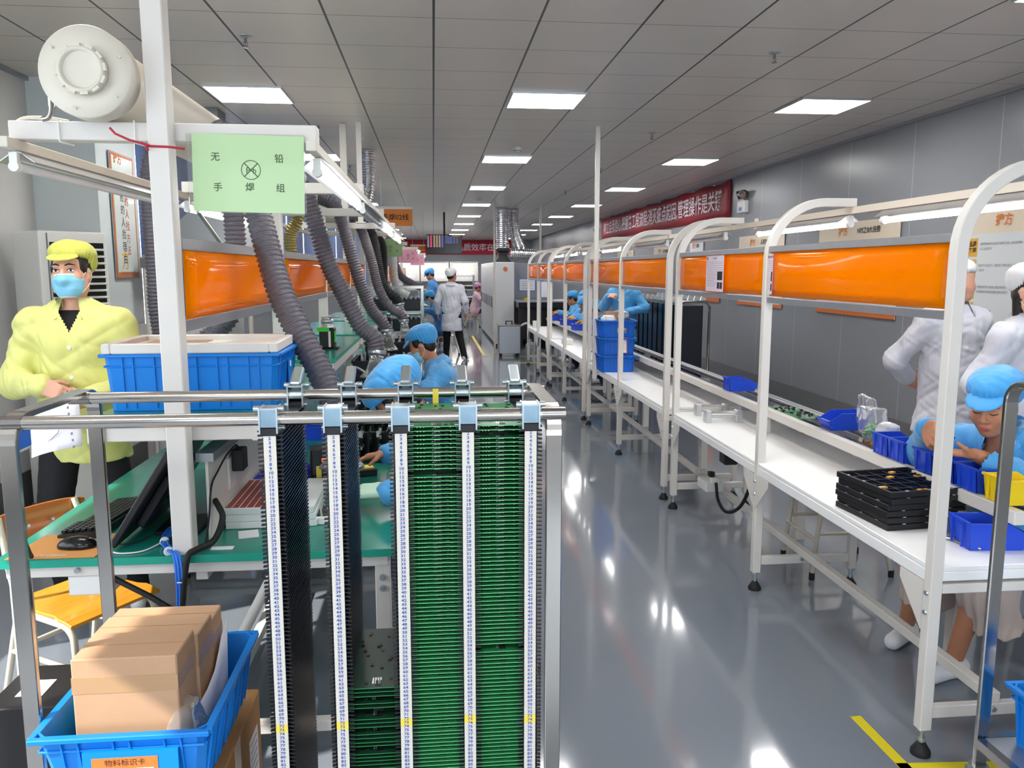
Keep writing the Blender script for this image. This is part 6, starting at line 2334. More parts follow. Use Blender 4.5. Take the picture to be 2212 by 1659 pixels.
# ------------------------------------------------------------------ things on the walls
def wall_poster(label, y0, y1, z0, z1, title, logo=True, base='poster_cream', kind='grid', face_m='poster_white', x=None):
    """printed board on the right wall; y0 = far edge, y1 = near edge"""
    x = X1 - .012 if x is None else x
    o = (x, (y0 + y1) / 2, z0)
    t = thing('wall_poster', label, 'poster', o, 0, 'printed boards on the right wall')
    w, h = y1 - y0, z1 - z0
    S = Sheet((x, (y0 + y1) / 2, (z0 + z1) / 2), (0, -1, 0), (0, 0, 1), o)
    w = abs(w)
    S.rect(base, -w / 2, w / 2, -h / 2, h / 2, 0, .006)
    S.rect('poster_orange', -w / 2, w / 2, -h / 2, -h / 2 + .055, .006, .008)
    S.rect(face_m, -w * .46, w * .46, -h / 2 + .045, h / 2 - .20, .008, .011)
    if logo: S.text('ink_orange', '捷方', -w * .16, h / 2 - .105, .10, z=.013, bold=.015)
    S.text('ink', title, w * .02 if logo else 0, h / 2 - .105, .072, z=.013, bold=.012, align='LEFT' if logo else 'CENTER')
    if kind == 'grid':
        pass
    else:
        rs = random.Random(int(y0 * 10))
        for k in range(9):
            yy = h / 2 - .26 - .065 * k
            if yy < -h / 2 + .1: break
            S.rect('ink_grey', -w * .40, w * rs.uniform(.1, .4), yy, yy + .018, .011, .0125)
    return t, S, w, h


t, S, w, h = wall_poster('large right wall board with gold row headings behind the people in white', 6.55, 5.10, 1.20, 2.20, '线长职责看板', face_m='poster_white')
rows = [('品质\n管理', '按顾客标准作业指导书操作工作，以达成零缺\n点之品质目标', '人员\n管理'), ('生产\n管理', '按生产计划生产，确保生产顺利进行，达成出\n货要求', '行政\n管理'), ('物料\n管理', '掌握物料状况,确保正确使用物料\n所有物料均有规定摆放,使标识区分', '早晚\n会注意'), ('现场\n管理', '落实正确作业安排', '现场\n安全')]
for k, (a, b, c) in enumerate(rows):
    zt = h / 2 - .235 - .175 * k
    for j, (x0, tx) in enumerate(((-w * .44, a), (w * .04, c))):
        S.rect('poster_gold', x0, x0 + .115, zt - .15, zt, .011, .013)
        S.text('ink', tx, x0 + .058, zt - .075, .048, z=.0145, bold=.02, line=1.1)
        S.text('ink_grey', b if j == 0 else '正确佩戴劳保用品\n做好班前会记录', x0 + .15, zt - .07, .024, z=.0145, align='LEFT', line=1.6)
S.build(t, {'poster_cream': 'board', 'poster_orange': 'bottom_band', 'poster_white': 'print_area', 'ink_orange': 'logo', 'ink': 'title', 'poster_gold': 'row_headings', 'ink_grey': 'row_text'})
for (y0, y1, z0, z1, ttl, lab, base) in ((9.15, 7.50, 1.22, 2.22, 'NPS之8大浪费', 'right wall board with an orange base, behind the nearest orange panel', 'poster_cream'),
                                  (11.65, 10.1, 1.21, 2.19, '品质方针', 'right wall board next before the emergency lamp', 'poster_cream'),
                                  (13.95, 13.25, 1.25, 2.22, '通知', 'narrow pale board left of the emergency lamp on the right wall', 'poster_white'),
                                  (16.3, 15.0, 1.22, 2.17, '生产管理看板', 'right wall board below the middle of the red banner', 'poster_cream'),
                                  (19.6, 18.0, 1.22, 2.16, '线长职责', 'right wall board below the far part of the red banner', 'poster_cream'),
                                  (22.8, 21.6, 1.22, 2.15, '流程图', 'farthest printed board on the right wall', 'poster_cream')):
    t, S, w, h = wall_poster(lab, y0, y1, z0, z1, ttl, kind='lines', base=base)
    S.build(t, {'poster_cream': 'board', 'poster_orange': 'bottom_band', 'poster_white': 'print_area', 'ink_orange': 'logo', 'ink': 'title', 'ink_grey': 'text_lines'})
o = (X1 - .012, 12.75, 1.30)
t = thing('clipboard', 'small orange backed board below the sheet panel on the right wall', 'board', o)
S = Sheet(o, (0, -1, 0), (0, 0, 1), o)
S.rect('poster_orange', -.35, .35, -.10, .14, 0, .01)
S.build(t, {'poster_orange': 'board'})
# red banner on the right wall
o = (X1 - .02, 16.75, 2.55)
t = thing('banner', 'long red banner with white characters high on the right wall', 'banner', o)
m = MB(o)
n, ya, yb = 40, 21.5, 12.05
rows = [[Vector((X1 - .02 - .014 * math.sin(k * .9 + j * .5) * (j / 4) - .006, ya + (yb - ya) * k / n, 2.50 + .57 * j / 4 + (.03 * math.sin(PI * ((k % 5) / 5)) * -1 if j == 4 else 0))) for j in range(5)] for k in range(n + 1)]
m.loft(rows, closed=False)
b = m.build('fabric', 'banner_red', t); b.modifiers.new('t', 'SOLIDIFY').thickness = .002
S = Sheet((X1 - .052, 16.72, 2.765), (0, -1, 0), (0, 0, 1), o)
vs, fs = text_mesh('树立自我信心,把握各工段流程;消灭疵点起因,管理操作是关键', .34, bold=.012)
tw = max(v[0] for v in vs) - min(v[0] for v in vs)
S.mb('ink_white').add([(vx * 8.75 / tw, vy, 0) for vx, vy, vz in vs], fs, False)
S.build(t, {'ink_white': 'lettering'})
m = MB(o)
for k in range(9):
    y = ya + (yb - ya) * (k + .3) / 9
    m.box((X1 - .03, y, 3.045), (.008, .10, .012), (.15, 0, 0))
m.build('tape_strips', 'paper', t)
# far banner
o = (-.05, Y1 - .02, 2.45)
t = thing('banner', 'red banner across the far end wall behind the hanging screen', 'banner', o)
MB(o).bb(-1.9, 3.62, Y1 - .02, Y1 - .01, 2.42, 3.09).build('fabric', 'banner_bright', t)
S = Sheet((.30, Y1 - .024, 2.74), (1, 0, 0), (0, 0, 1), o)
S.text('ink_white', '线一工作　　　　', -1.55, 0, .42, z=0, bold=.012)
S.text('ink_white', '品质效率在手中', 2.0, 0, .36, z=0, bold=.012)
S.build(t, {'ink_white': 'lettering'})

# emergency lamps
for k, (y, lab) in enumerate(((11.52, 'white twin-head emergency lamp box at the near end of the red banner'), (22.1, 'small emergency lamp at the far end of the red banner'))):
    o = (X1, y, 2.55)
    t = thing('emergency_light', lab, 'emergency light', o, 0, 'emergency lights')
    m = MB(o); m.bb(X1 - .07, X1 - .001, y - .14, y + .14, 2.53, 2.70); m.build('battery_box', 'white_plastic', t, bevel=.006)
    for s in (-1, 1):
        m = MB(o)
        c = Vector((X1 - .06, y + s * .085, 2.79))
        d = Vector((-.8, s * .35, -.3)).normalized()
        m.lathe(c, [(.02, -.05), (.06, -.02), (.065, .03), (.055, .035), (.03, .02)], 18, d)
        m.cyl((X1 - .04, y + s * .06, 2.70), c, .008, n=8)
        m.build('lamp_head', 'steel_dark', t)
    m = MB(o); m.bb(X1 - .072, X1 - .07, y - .05, y + .06, 2.56, 2.61); m.build('blue_label', 'cable_blue', t)
    m = MB(o); m.tube(catmull([(X1 - .03, y - .05, 2.53), (X1 - .04, y - .03, 2.44), (X1 - .02, y - .12, 2.36)]), .004, 6); m.build('cord', 'cable_white', t)
o = (X1 - .006, 11.05, 2.32)
t = thing('wall_socket', 'white wall socket under the near emergency lamp', 'socket', o)
MB(o).bb(X1 - .012, X1 - .001, 10.99, 11.12, 2.26, 2.42).build('plate', 'white_plastic', t)
m = MB(o)
for z in (2.31, 2.36): m.bb(X1 - .014, X1 - .012, 11.04, 11.07, z, z + .02)
m.build('slots', 'black_plastic', t)

# ------------------------------------------------------------------ left wall: framed slogan, air conditioner
o = (-2.495, 6.91, 1.63)
t = thing('framed_slogan', 'tall framed slogan with two columns of characters on the left pillar', 'poster', o)
S = Sheet((-2.490, 6.91, 2.13), (0, 1, 0), (0, 0, 1), o)
w, h = .50, .99
S.rect('aluminium', -w / 2, w / 2, -h / 2, h / 2, 0, .008)
S.rect('poster_orange', -w / 2 + .012, w / 2 - .012, -h / 2 + .012, h / 2 - .012, .008, .010)
S.rect('poster_pale', -w / 2 + .035, w / 2 - .035, -h / 2 + .05, h / 2 - .03, .010, .012)
S.text('ink_orange', '捷方', -.10, .44, .085, z=.0135, bold=.015)
S.text('ink', '失\n败\n的\n人\n找\n理\n由', -.055, -.05, .085, z=.0135, line=1.15)
S.text('ink_red', '成\n功\n的\n人\n找\n方\n法', .035, .02, .085, z=.0135, line=1.15)
S.text('poster_gold', '方', -.06, -.36, .17, z=.0132)
S.text('ink_grey', '深圳捷方电子有限公司', 0, -.455, .035, z=.0135)
S.build(t, {'aluminium': 'frame', 'poster_orange': 'orange_border', 'poster_pale': 'panel', 'ink_orange': 'logo', 'ink': 'left_column', 'ink_red': 'right_column', 'poster_gold': 'watermark', 'ink_grey': 'company_line'})

o = (-2.60, 5.98, 0)
t = thing('air_conditioner', 'tall white floor standing air conditioner behind the man in yellow', 'air conditioner', o, .85)
Wd, Dp, Ht = .46, .40, 1.985
MB().box((0, 0, .04 + Ht / 2 - .04), (Wd, Dp, Ht - .04)).build('cabinet', 'white_plastic', t, bevel=.012, seg=2)
MB().box((0, 0, .02), (Wd + .01, Dp + .01, .04)).build('plinth', 'skirting', t)
m = MB(); m.box((.02, -Dp / 2 - .002, 1.66), (.36, .012, .46)); m.build('outlet_recess', 'black_inside', t)
m = MB()
for k in range(9): m.box((.02, -Dp / 2 - .010, 1.47 + .047 * k), (.37, .030, .008), (.45, 0, 0))
m.build('louvres', 'white_plastic', t)
m = MB(); m.box((.02, -Dp / 2 - .001, 1.425), (.40, .006, .006)).box((-.175, -Dp / 2 - .001, 1.0), (.008, .006, 1.9)); m.build('panel_joint', 'ink_grey', t)
MB().box((.04, -Dp / 2 - .004, 1.27), (.12, .008, .085)).build('display', 'screen_black', t)
S = Sheet((.04, -Dp / 2 - .0085, 1.28), (1, 0, 0), (0, 0, 1), (0, 0, 0)); S.text('led_red', '8', .01, 0, .04, z=.0005); S.text('ink', 'Gree', 0, .075, .024, z=-.006, bold=.02)
S.build(t, {'led_red': 'display_digit', 'ink': 'maker_name'})
m = MB()
for k, z in enumerate((1.37, 1.30, 1.21, 1.13)): m.box((.19, -Dp / 2 - .002, z), (.035, .004, .05))
m.build('paper_stickers', 'paper', t)
m = MB(); m.box((.19, -Dp / 2 - .005, 1.385), (.033, .003, .018)).box((.19, -Dp / 2 - .005, 1.22), (.033, .003, .012)); m.build('blue_sticker_tops', 'cable_blue', t)
o = (-1.97, 7.6, 1.75)
t = thing('extraction_hood', 'grey tapering extraction hood in front of the blue blinds', 'hood', o)
m = MB(o)
m.loft([[Vector((-1.97 + sx * a, 7.6 + sy * b, z)) for sx, sy in ((-1, -1), (1, -1), (1, 1), (-1, 1))] for a, b, z in ((.45, .60, 1.72), (.45, .60, 1.80), (.12, .14, 2.26), (.12, .14, ZC - .001))], smooth=False)
m.build('hood_body', 'hood_grey', t)
m = MB(o)
for s in (-1, 1):
    for q in (-1, 1): m.cyl((-1.97 + s * .42, 7.6 + q * .57, 0), (-1.97 + s * .42, 7.6 + q * .57, 1.73), .02, n=8)
m.build('legs', 'white_paint', t)
m = MB(); m.tube([(-1.30, 4.60, 2.06), (-1.30, 6.1, 1.55)], .012, 6)
mset(m.build('diagonal_bar', 'alu_bright'), 'thin diagonal metal bar in front of the blue blinds', 'bar')
o = (-2.15, 7.6, 0)
t = thing('machine', 'grey machine body under the extraction hood by the blue blinds', 'machine', o)
MB(o).bb(-2.5, -1.85, 7.1, 8.1, .05, 1.25).build('body', 'machine_white', t, bevel=.01)
MB(o).bb(-2.52, -1.83, 7.08, 8.12, 0, .05).build('base', 'black_plastic', t)
MB(o).bb(-2.3, -1.9, 7.092, 7.099, .8, 1.1).build('dark_panel', 'black_gloss', t)

# ------------------------------------------------------------------ far end of the hall
o = (1.62, 18.1, 0)
t = thing('oven_machine', 'tall grey and white oven machine at the far end of the aisle', 'machine', o)
MB(o).bb(1.37, 1.80, 18.0, 23.2, .06, 1.885).build('white_body', 'machine_white', t, bevel=.01)
MB(o).bb(1.80, 2.75, 18.25, 23.2, .06, 1.86).build('grey_body', 'machine_grey', t, bevel=.01)
MB(o).bb(1.40, 2.72, 18.1, 23.1, 0, .06).build('plinth', 'black_plastic', t)
m = MB(o)
for k in range(7):
    y = 18.5 + .66 * k
    m.bb(1.358, 1.371, y, y + .60, .30, 1.80)
m.build('side_doors', 'machine_white', t, bevel=.006)
m = MB(o)
for k in range(7):
    y = 18.5 + .66 * k
    m.bb(1.345, 1.358, y + .26, y + .34, .85, 1.10)
m.build('door_handles', 'black_plastic', t)
S = Sheet((1.60, 17.995, 1.735), (1, 0, 0), (0, 0, 1), o)
S.mb('poster_orange').lathe((0, 0, 0), [(.05, 0), (.05, .004)], 20)
S.build(t, {'poster_orange': 'orange_sticker'})
m = MB(o); m.loft([[Vector((1.58 + dx * a, 18.45 + dy * a, z)) for dx, dy in ((-1, -1), (1, -1), (1, 1), (-1, 1))] for a, z in ((.19, 1.886), (.10, 2.02), (.10, 2.10), (.145, 2.14), (.145, 2.20))], smooth=False)
m.build('exhaust_cowl', 'black_plastic', t)
o = (2.4, 17.95, 0)
t = thing('machine', 'low black conveyor table attached to the grey oven machine', 'machine', o)
MB(o).bb(1.82, 3.3, 17.3, 18.2, .90, 1.02).build('top_frame', 'black_gloss', t)
MB(o).bb(1.82, 3.3, 17.3, 18.2, 1.02, 1.05).build('rim', 'aluminium', t)
m = MB(o)
for x in (1.87, 2.5, 3.2):
    for y in (17.35, 18.02): m.bb(x - .04, x + .04, y - .04, y + .04, 0, .90)
m.bb(1.9, 3.2, 17.5, 18.05, .2, .88)
m.build('legs', 'black_plastic', t)
MB(o).bb(1.95, 2.05, 17.31, 17.35, 1.05, 1.12).bb(2.45, 2.55, 17.31, 17.35, 1.05, 1.12).build('yellow_stops', 'bin_yellow', t)
o = (1.92, 17.9, 1.3)
t = thing('notice', 'blue edged notice sheet on the grey oven machine', 'notice', (2.12, 18.24, 1.3))
S = Sheet((2.12, 18.248, 1.38), (1, 0, 0), (0, 0, 1), (2.12, 18.24, 1.3))
S.rect('cable_blue', -.19, .19, -.14, .14, 0, .004).rect('paper', -.175, .175, -.125, .125, .004, .006)
for k in range(4): S.rect('ink_grey', -.12, .14, .07 - .05 * k, .078 - .05 * k, .006, .007)
S.build(t, {'cable_blue': 'border', 'paper': 'page', 'ink_grey': 'text_lines'})
o = (2.05, 14.6, 1.2)
t = thing('clipboard', 'white clipboard hanging on the post of the farthest bench', 'clipboard', (2.05, 14.45, 1.30))
S = Sheet((2.02, 14.44, 1.37), (1, 0, 0), (0, 0, 1), (2.05, 14.45, 1.30))
S.rect('cable_blue', -.10, .10, -.15, .15, 0, .004).rect('paper', -.09, .09, -.145, .13, .004, .006).rect('zinc', -.04, .04, .125, .15, .004, .012)
S.build(t, {'cable_blue': 'board', 'paper': 'page', 'zinc': 'clip'})
o = (1.47, 15.95, 0)
t = thing('utility_bin', 'square stainless steel bin on casters before the oven machine', 'bin', o)
MB(o).bb(1.275, 1.70, 15.75, 16.15, .07, .62).build('box', 'aluminium', t, bevel=.008)
MB(o).bb(1.265, 1.71, 15.74, 16.16, .62, .645).build('lid', 'steel', t, bevel=.004)
m = MB(o); m.tube([(1.43, 15.95, .645), (1.43, 15.95, .70), (1.55, 15.95, .70), (1.55, 15.95, .645)], .014, 8); m.build('handle', 'black_plastic', t)
m = MB(o)
for x in (1.32, 1.66):
    for y in (15.8, 16.1): m.cyl((x - .015, y, .035), (x + .015, y, .035), .035, n=12)
m.build('casters', 'black_rubber', t)
m = MB(); m.lathe((1.92, 15.9, 0), [(.10, 0), (.105, .02), (.105, .22), (.06, .29), (.03, .30), (.03, .34), (.001, .34)], 20)
mset(m.build('jerry_can', 'clear_plastic'), 'clear plastic bottle standing beside the stainless steel bin', 'bottle')
m = MB(); m.tube(catmull([(1.70, 15.9, .60), (1.85, 15.85, .66), (1.98, 15.85, .5), (2.0, 15.9, .2), (1.95, 15.95, .02)]), .02, 8)
mset(m.build('drain_hose', 'hose_white'), 'pale hose arching from the stainless steel bin to the floor', 'hose')
for k, (x, y, z, lab) in enumerate(((1.245, 16.5, 1.9, 'thin white pole from the ceiling beside the foil duct'), (2.28, 17.2, 1.9, 'thin grey pole from the ceiling beyond the foil ducts'))):
    t = thing('pole', lab, 'pole', (x, y, 0), 0)
    MB((x, y, 0)).cyl((x, y, 0), (x, y, ZC - .001), .022, n=10).build('shaft', 'white_paint', t)

# hanging screen
o = (.283, 20.0, 2.1)
t = thing('hanging_screen', 'black production screen hanging from the ceiling in front of the far banner', 'screen', o, -.03)
MB().box((0, 0, .235), (.86, .06, .47)).build('case', 'black_plastic', t, bevel=.005)
m = MB(); m.cyl((0, .02, .46), (0, .02, ZC - 2.1 - .001), .025, n=10); m.build('ceiling_rod', 'black_plastic', t)
S = Sheet((0, -.0305, .235), (1, 0, 0), (0, 0, 1), (0, 0, 0))
S.rect('screen_black', -.42, .42, -.225, .225, 0, .001)
rs = random.Random(5)
for k, (x, mm, n) in enumerate(((-.395, 'paper', 9), (-.325, 'screen_red', 9), (-.245, 'screen_tan', 9), (-.18, 'screen_tan', 9), (-.115, 'screen_tan', 9), (-.05, 'screen_blue', 9))):
    for q in range(n):
        z = .20 - .032 * q
        if z < -.08: continue
        S.rect(mm, x - .022, x + .022, z - .011, z + .011, .001, .0015)
for q in range(5):
    S.rect('screen_blue', .02, .20, .165 - .035 * q, .18 - .035 * q, .001, .0015).rect('screen_blue', .22, .27, .165 - .035 * q, .18 - .035 * q, .001, .0015)
    S.rect('screen_tan', .30, .32, .165 - .035 * q, .18 - .035 * q, .001, .0015)
S.rect('screen_orange', .03, .07, .198, .208, .001, .0015).rect('screen_orange', .18, .40, .198, .208, .001, .0015)
for q in range(9): S.rect('ink_grey', .02, .41, -.03 - .021 * q, -.028 - .021 * q, .001, .0012)
S.build(t, {'screen_black': 'display', 'screen_red': 'red_column', 'screen_tan': 'tan_columns', 'screen_blue': 'blue_cells', 'screen_orange': 'heading', 'ink_grey': 'row_lines', 'paper': 'row_names'})

# bright workbenches along the far wall
for k, (xa, xb, lab) in enumerate(((-1.7, -.55, 'brightly lit white workbench at the left end of the far wall'), (-.50, .62, 'brightly lit white workbench in the middle of the far wall'), (.67, 1.8, 'brightly lit white workbench at the right of the far wall'))):
    y = 32.0
    o = ((xa + xb) / 2, y, 0)
    t = thing('test_bench', lab, 'workbench', o, 0, 'lit workbenches at the far wall')
    MB(o).bb(xa, xb, y, y + .8, .92, .97).build('tabletop', 'white_paint', t)
    MB(o).bb(xa, xb, y + .76, y + .80, .97, 1.95).build('back_panel', 'white_paint', t)
    m = MB(o)
    for x in (xa + .03, xb - .03): m.bb(x - .03, x + .03, y + .70, y + .76, 0, 2.05).bb(x - .03, x + .03, y + .02, y + .08, 0, .92)
    m.build('posts', 'white_paint', t)
    MB(o).bb(xa, xb, y + .25, y + .75, 1.26, 1.29).build('shelf', 'aluminium', t)
    MB(o).bb(xa + .05, xb - .05, y + .30, y + .42, 1.985, 2.02).build('lamp_housing', 'white_plastic', t)
    MB(o).bb(xa + .06, xb - .06, y + .31, y + .41, 1.955, 1.984).build('lamp_tubes', 'tube_lit', t)
    MB(o).bb(xa, xb, y + .28, y + .75, 2.02, 2.05).build('canopy', 'white_paint', t)
    S = Sheet((0, y + .755, 1.50), (1, 0, 0), (0, 0, 1), o)
    for q in range(5):
        x = xa + .14 + (xb - xa - .2) * q / 5
        S.rect('paper', x - .085, x + .085, -.12, .13, 0, .003)
        S.rect('ink_grey', x - .05, x + .05, .05, .06, .003, .004)
    S.build(t, {'paper': 'paper_sheets', 'ink_grey': 'print'})
    m = MB(o)
    m.bb(xa + .1, xb - .1, y + .1, y + .6, .97, 1.06) if k == 2 else m.bb(xa + .2, xb - .5, y + .3, y + .6, .97, 1.1)
    m.build('equipment', 'machine_grey' if k == 1 else 'black_plastic', t)
    MB(o).bb(xa + .1, xb - .1, y + .1, y + .6, .30, .34).build('lower_shelf', 'aluminium', t)
    m = MB(o)
    for q in range(4): m.bb(xa + .15 + .22 * q, xa + .30 + .22 * q, y + .12, y + .5, .34, .62)
    m.build('lower_boxes', 'black_plastic', t)
o = (.9, 27.0, 0)
t = thing('storage_rack', 'open metal rack with cables standing before the lit workbenches', 'rack', o)
m = MB(o)
for x in (.55, 1.35):
    for y in (27.0, 27.5): m.bb(x - .02, x + .02, y - .02, y + .02, 0, 1.55)
m.build('posts', 'aluminium', t)
for z in (.45, .80, 1.18, 1.50): MB(o).bb(.55, 1.35, 26.98, 27.52, z, z + .03).build('shelf', 'white_paint', t)
m = MB(o)
for q in range(4): m.bb(.60 + .18 * q, .74 + .18 * q, 27.05, 27.45, .48 if q % 2 else .83, .72 if q % 2 else 1.05)
m.build('instruments', 'black_plastic', t)

# spare magazine trolley behind the benches
T2 = thing('board_trolley', 'spare trolley of empty black board slots behind the standing blue worker', 'trolley', (3.12, 10.55, 0), PI / 2)
for x in (-1.2, 1.15):
    m = MB()
    rr = .07
    m.tube([Vector((x, -.16, .1)), Vector((x, -.16, 1.33 - rr))] + arc((x, -.16 + rr, 1.33 - rr), rr, PI, PI / 2, 8, (0, 1, 0)) + arc((x, .22 - rr, 1.33 - rr), rr, PI / 2, 0, 8, (0, 1, 0)) + [Vector((x, .22, .1))], .016, 10)
    m.build('end_frame', 'steel_dark', T2)
for y in (-.14, .20):
    MB().cyl((-1.2, y, 1.325), (1.15, y, 1.325), .014).build('top_tube', 'steel_dark', T2)
    MB().cyl((-1.2, y, .15), (1.15, y, .15), .014).build('bottom_tube', 'steel_dark', T2)
for k in range(9):
    x = -1.0 + .24 * k
    m = MB(); m.bb(x - .085, x + .085, -.12, .18, .165, 1.28); m.build('slot_wall', 'black_esd', T2)
    m = MB()
    for y in (-.14, .20): m.box((x, y, 1.345), (.035, .06, .07), (.3, 0, 0))
    m.build('clamp', 'zinc', T2)
m = MB()
for x in (-1.2, 1.15):
    for y in (-.16, .22):
        m.cyl((x - .015, y, .045), (x + .015, y, .045), .045, n=14)
        m.cyl((x, y, .045), (x, y, .11), .012, n=8)
m.build('casters', 'black_rubber', T2)

# ------------------------------------------------------------------ more chairs
for k, (x, y, rz, lab) in enumerate(((.16, 3.40, PI / 2, 'plywood chair under the nearest worker in blue'), (.22, 5.92, PI / 2, 'plywood chair under the masked man in blue'),
                                 (2.67, 3.25, PI / 2 + .35, 'cream framed chair under the seated woman in blue'), (2.27, 4.27, PI / 2, 'empty cream framed chair pushed under the nearest white bench'),
                                 (1.19, 24.4, -PI / 2, 'chair under the worker in pink'), (.25, 16.5, PI / 2, 'chair under the blue worker beyond the steel rack'),
                                 (2.88, 12.0, PI / 2, 'chair under the man with yellow gloves'), (2.88, 13.0, PI / 2, 'chair under the second seated worker along the conveyor'),
                                 (2.88, 13.9, PI / 2, 'chair under the masked worker at the conveyor'), (2.88, 14.9, PI / 2, 'chair under the farthest worker at the conveyor'))):
    c = dup(CH, (x, y, 0), rz, lab, 'plywood school chairs')
    if 'empty' not in lab: c.scale = (1, 1, .86)

# ------------------------------------------------------------------ people
SK = 'skin_tan'
ARM = lambda e, w, d, n, c: (e, w, d, n, c)
pm = person('man in yellow coat and cap with blue face mask, hands crossed, beside the air conditioner', (-1.70, 4.02), PI + .12, 'coat_yellow', 'cap_yellow',
            hip=.985, head=(-.08, -.10, .03), brim_len=.042, cap_up=.011, buttons=((0, .36), (0, .22), (0, .08)), hem=.80, vneck=.43, shirt='shirt_black', vox=.0062, eyes=True, width=1.04, seed=3, pants='pants_black',
            arms={1: ARM((.285, .02, 1.17), (.085, .255, 1.185), (-.90, .22, -.38), (-.25, -.75, -.45), .85), -1: ARM((-.285, .03, 1.16), (-.085, .225, 1.115), (.95, .1, -.15), (.1, -.9, .2), .6)},
            legs={1: ((.13, .12, .52), (.10, .02, .09), (.15, 1, 0)), -1: ((-.14, .0, .52), (-.17, -.10, .09), (-.2, 1, 0))}, fold=.014)
t = thing('paper_sheet', 'printed sheet of paper held by the man in yellow', 'paper', (-1.66, 3.66, 1.0))
Sx = frame((-1.665, 3.660, 1.005), (.97, .05, .24), (-.22, .35, .9))
m = MB(t.location); m.xf(Sx)
m.loft([[Vector((-.105 + .21 * k / 8, -.105 + .21 * j / 6, .018 * math.sin(k * .5) + .03 * (j / 6 - 1) ** 2)) for k in range(9)] for j in range(7)], closed=False)
p = m.build('page', 'paper', t); p.modifiers.new('t', 'SOLIDIFY').thickness = .0008
m = MB(t.location); m.xf(Sx)
for k in range(7): m.add([(.070, -.11 + .03 * k, .030), (.078, -.11 + .03 * k, .030), (.078, -.098 + .03 * k, .028), (.070, -.098 + .03 * k, .028)], [(0, 1, 2, 3)])
m.add([(-.06, -.08, .040), (.02, -.03, .036), (.04, .02, .028), (.038, .02, .028), (.018, -.027, .036), (-.06, -.077, .040)], [(0, 1, 2, 3, 4, 5)])
m.build('print', 'ink_grey', t)

seat = lambda knee=.40: {1: ((.13, knee, .50), (.14, knee - .02, .09), (.1, 1, 0)), -1: ((-.13, knee, .50), (-.14, knee - .05, .09), (-.1, 1, 0))}
person('worker in blue bent low over the nearest green bench, cap brim towards the boards', (.13, 3.38), PI / 2, 'coat_blue', 'cap_blue', hip=.50, lean=.30, head=(.75, .05, 0), hoff=(0, .08, .0),
       hem=9, skin=SK, mask=False, vox=.0075, legs=seat(.26), pants='pants_navy', seed=5, big=1.22, gloves={-1: 'glove_mint'},
       arms={1: ARM((.33, .16, .86), (.23, .36, .875), (-.15, 1, -.12), (-.3, 0, -1), .5), -1: ARM((-.36, .18, .84), (-.24, .34, .835), (.2, 1, -.08), (.3, 0, -1), .6)})
person('man in blue cap and lowered face mask working at the second green bench', (.20, 5.90), PI / 2, 'coat_blue', 'cap_blue', hip=.52, lean=.36, head=(.40, -.05, 0), hoff=(0, .06, -.02),
       hem=9, skin=SK, mask=True, vox=.009, legs=seat(), pants='pants_navy', seed=6,
       arms={1: ARM((.30, .22, .86), (.16, .44, .90), (-.15, 1, -.1), (-.3, 0, -1), .6), -1: ARM((-.30, .24, .86), (-.14, .46, .90), (.2, 1, -.08), (.3, 0, -1), .6)})
person('worker in a white coat walking away down the aisle', (.34, 15.45), -.15, 'coat_white', 'cap_white', hip=.90, head=(.05, -.55, 0), hem=.56, skin=SK, mask=False, vox=.010, seed=8, brim=False,
       legs={1: ((.14, .04, .48), (.25, -.08, .09), (.35, 1, 0)), -1: ((-.11, .12, .48), (-.13, .12, .09), (-.1, 1, 0))})
person('worker in blue seated beyond the steel rack, head lowered, partly behind the white coat', (.22, 16.5), PI / 2, 'coat_mid', 'cap_blue', hip=.52, lean=.40, head=(.5, 0, 0), hoff=(0, .05, -.02),
       hem=9, skin=SK, mask=True, vox=.011, legs=seat(), pants='pants_navy', seed=9,
       arms={1: ARM((.28, .22, .88), (.14, .44, .90), (-.15, 1, -.1), (-.3, 0, -1), .5), -1: ARM((-.28, .24, .88), (-.14, .46, .90), (.2, 1, -.08), (.3, 0, -1), .5)})
person('worker in blue standing and leaning over far behind the steel rack', (.12, 18.4), PI / 2 - .15, 'coat_mid', 'cap_blue', hip=.93, lean=.30, head=(.55, 0, 0), hem=.80, skin=SK, mask=False, vox=.011, seed=10, pants='pants_navy',
       arms={1: ARM((.28, .20, 1.18), (.18, .42, 1.05), (-.1, 1, -.3), (-.3, 0, -1), .5), -1: ARM((-.28, .20, 1.18), (-.18, .42, 1.05), (.1, 1, -.3), (.3, 0, -1), .5)})
person('worker in pink coat and cap sitting beside the oven machine', (1.22, 24.4), -PI / 2, 'coat_pink', 'cap_pink', hip=.50, lean=.18, head=(.35, 0, 0), hem=9, skin=SK, mask=False, vox=.011, legs=seat(), pants='pants_navy', seed=11,
       arms={1: ARM((.28, .16, .84), (.10, .36, .90), (-.3, 1, .2), (-.5, 0, -.6), .6), -1: ARM((-.28, .16, .84), (-.10, .36, .90), (.3, 1, .2), (.5, 0, -.6), .6)})
person('worker in blue mostly hidden behind the oven machine, facing the pink worker', (2.35, 24.6), PI / 2, 'coat_mid', 'cap_blue', hip=.50, lean=.25, head=(.4, 0, 0), hem=9, skin=SK, mask=False, vox=.012, legs=seat(), pants='pants_navy', seed=12)

# along the conveyor on the right
def conv_arms(dx=0.0, z=.93):
    return {1: ARM((.28, .22, .86), (.12 + dx, .45, z), (-.15, 1, -.15), (-.3, 0, -1), .55), -1: ARM((-.28, .22, .86), (-.12 + dx, .43, z), (.2, 1, -.15), (.3, 0, -1), .55)}


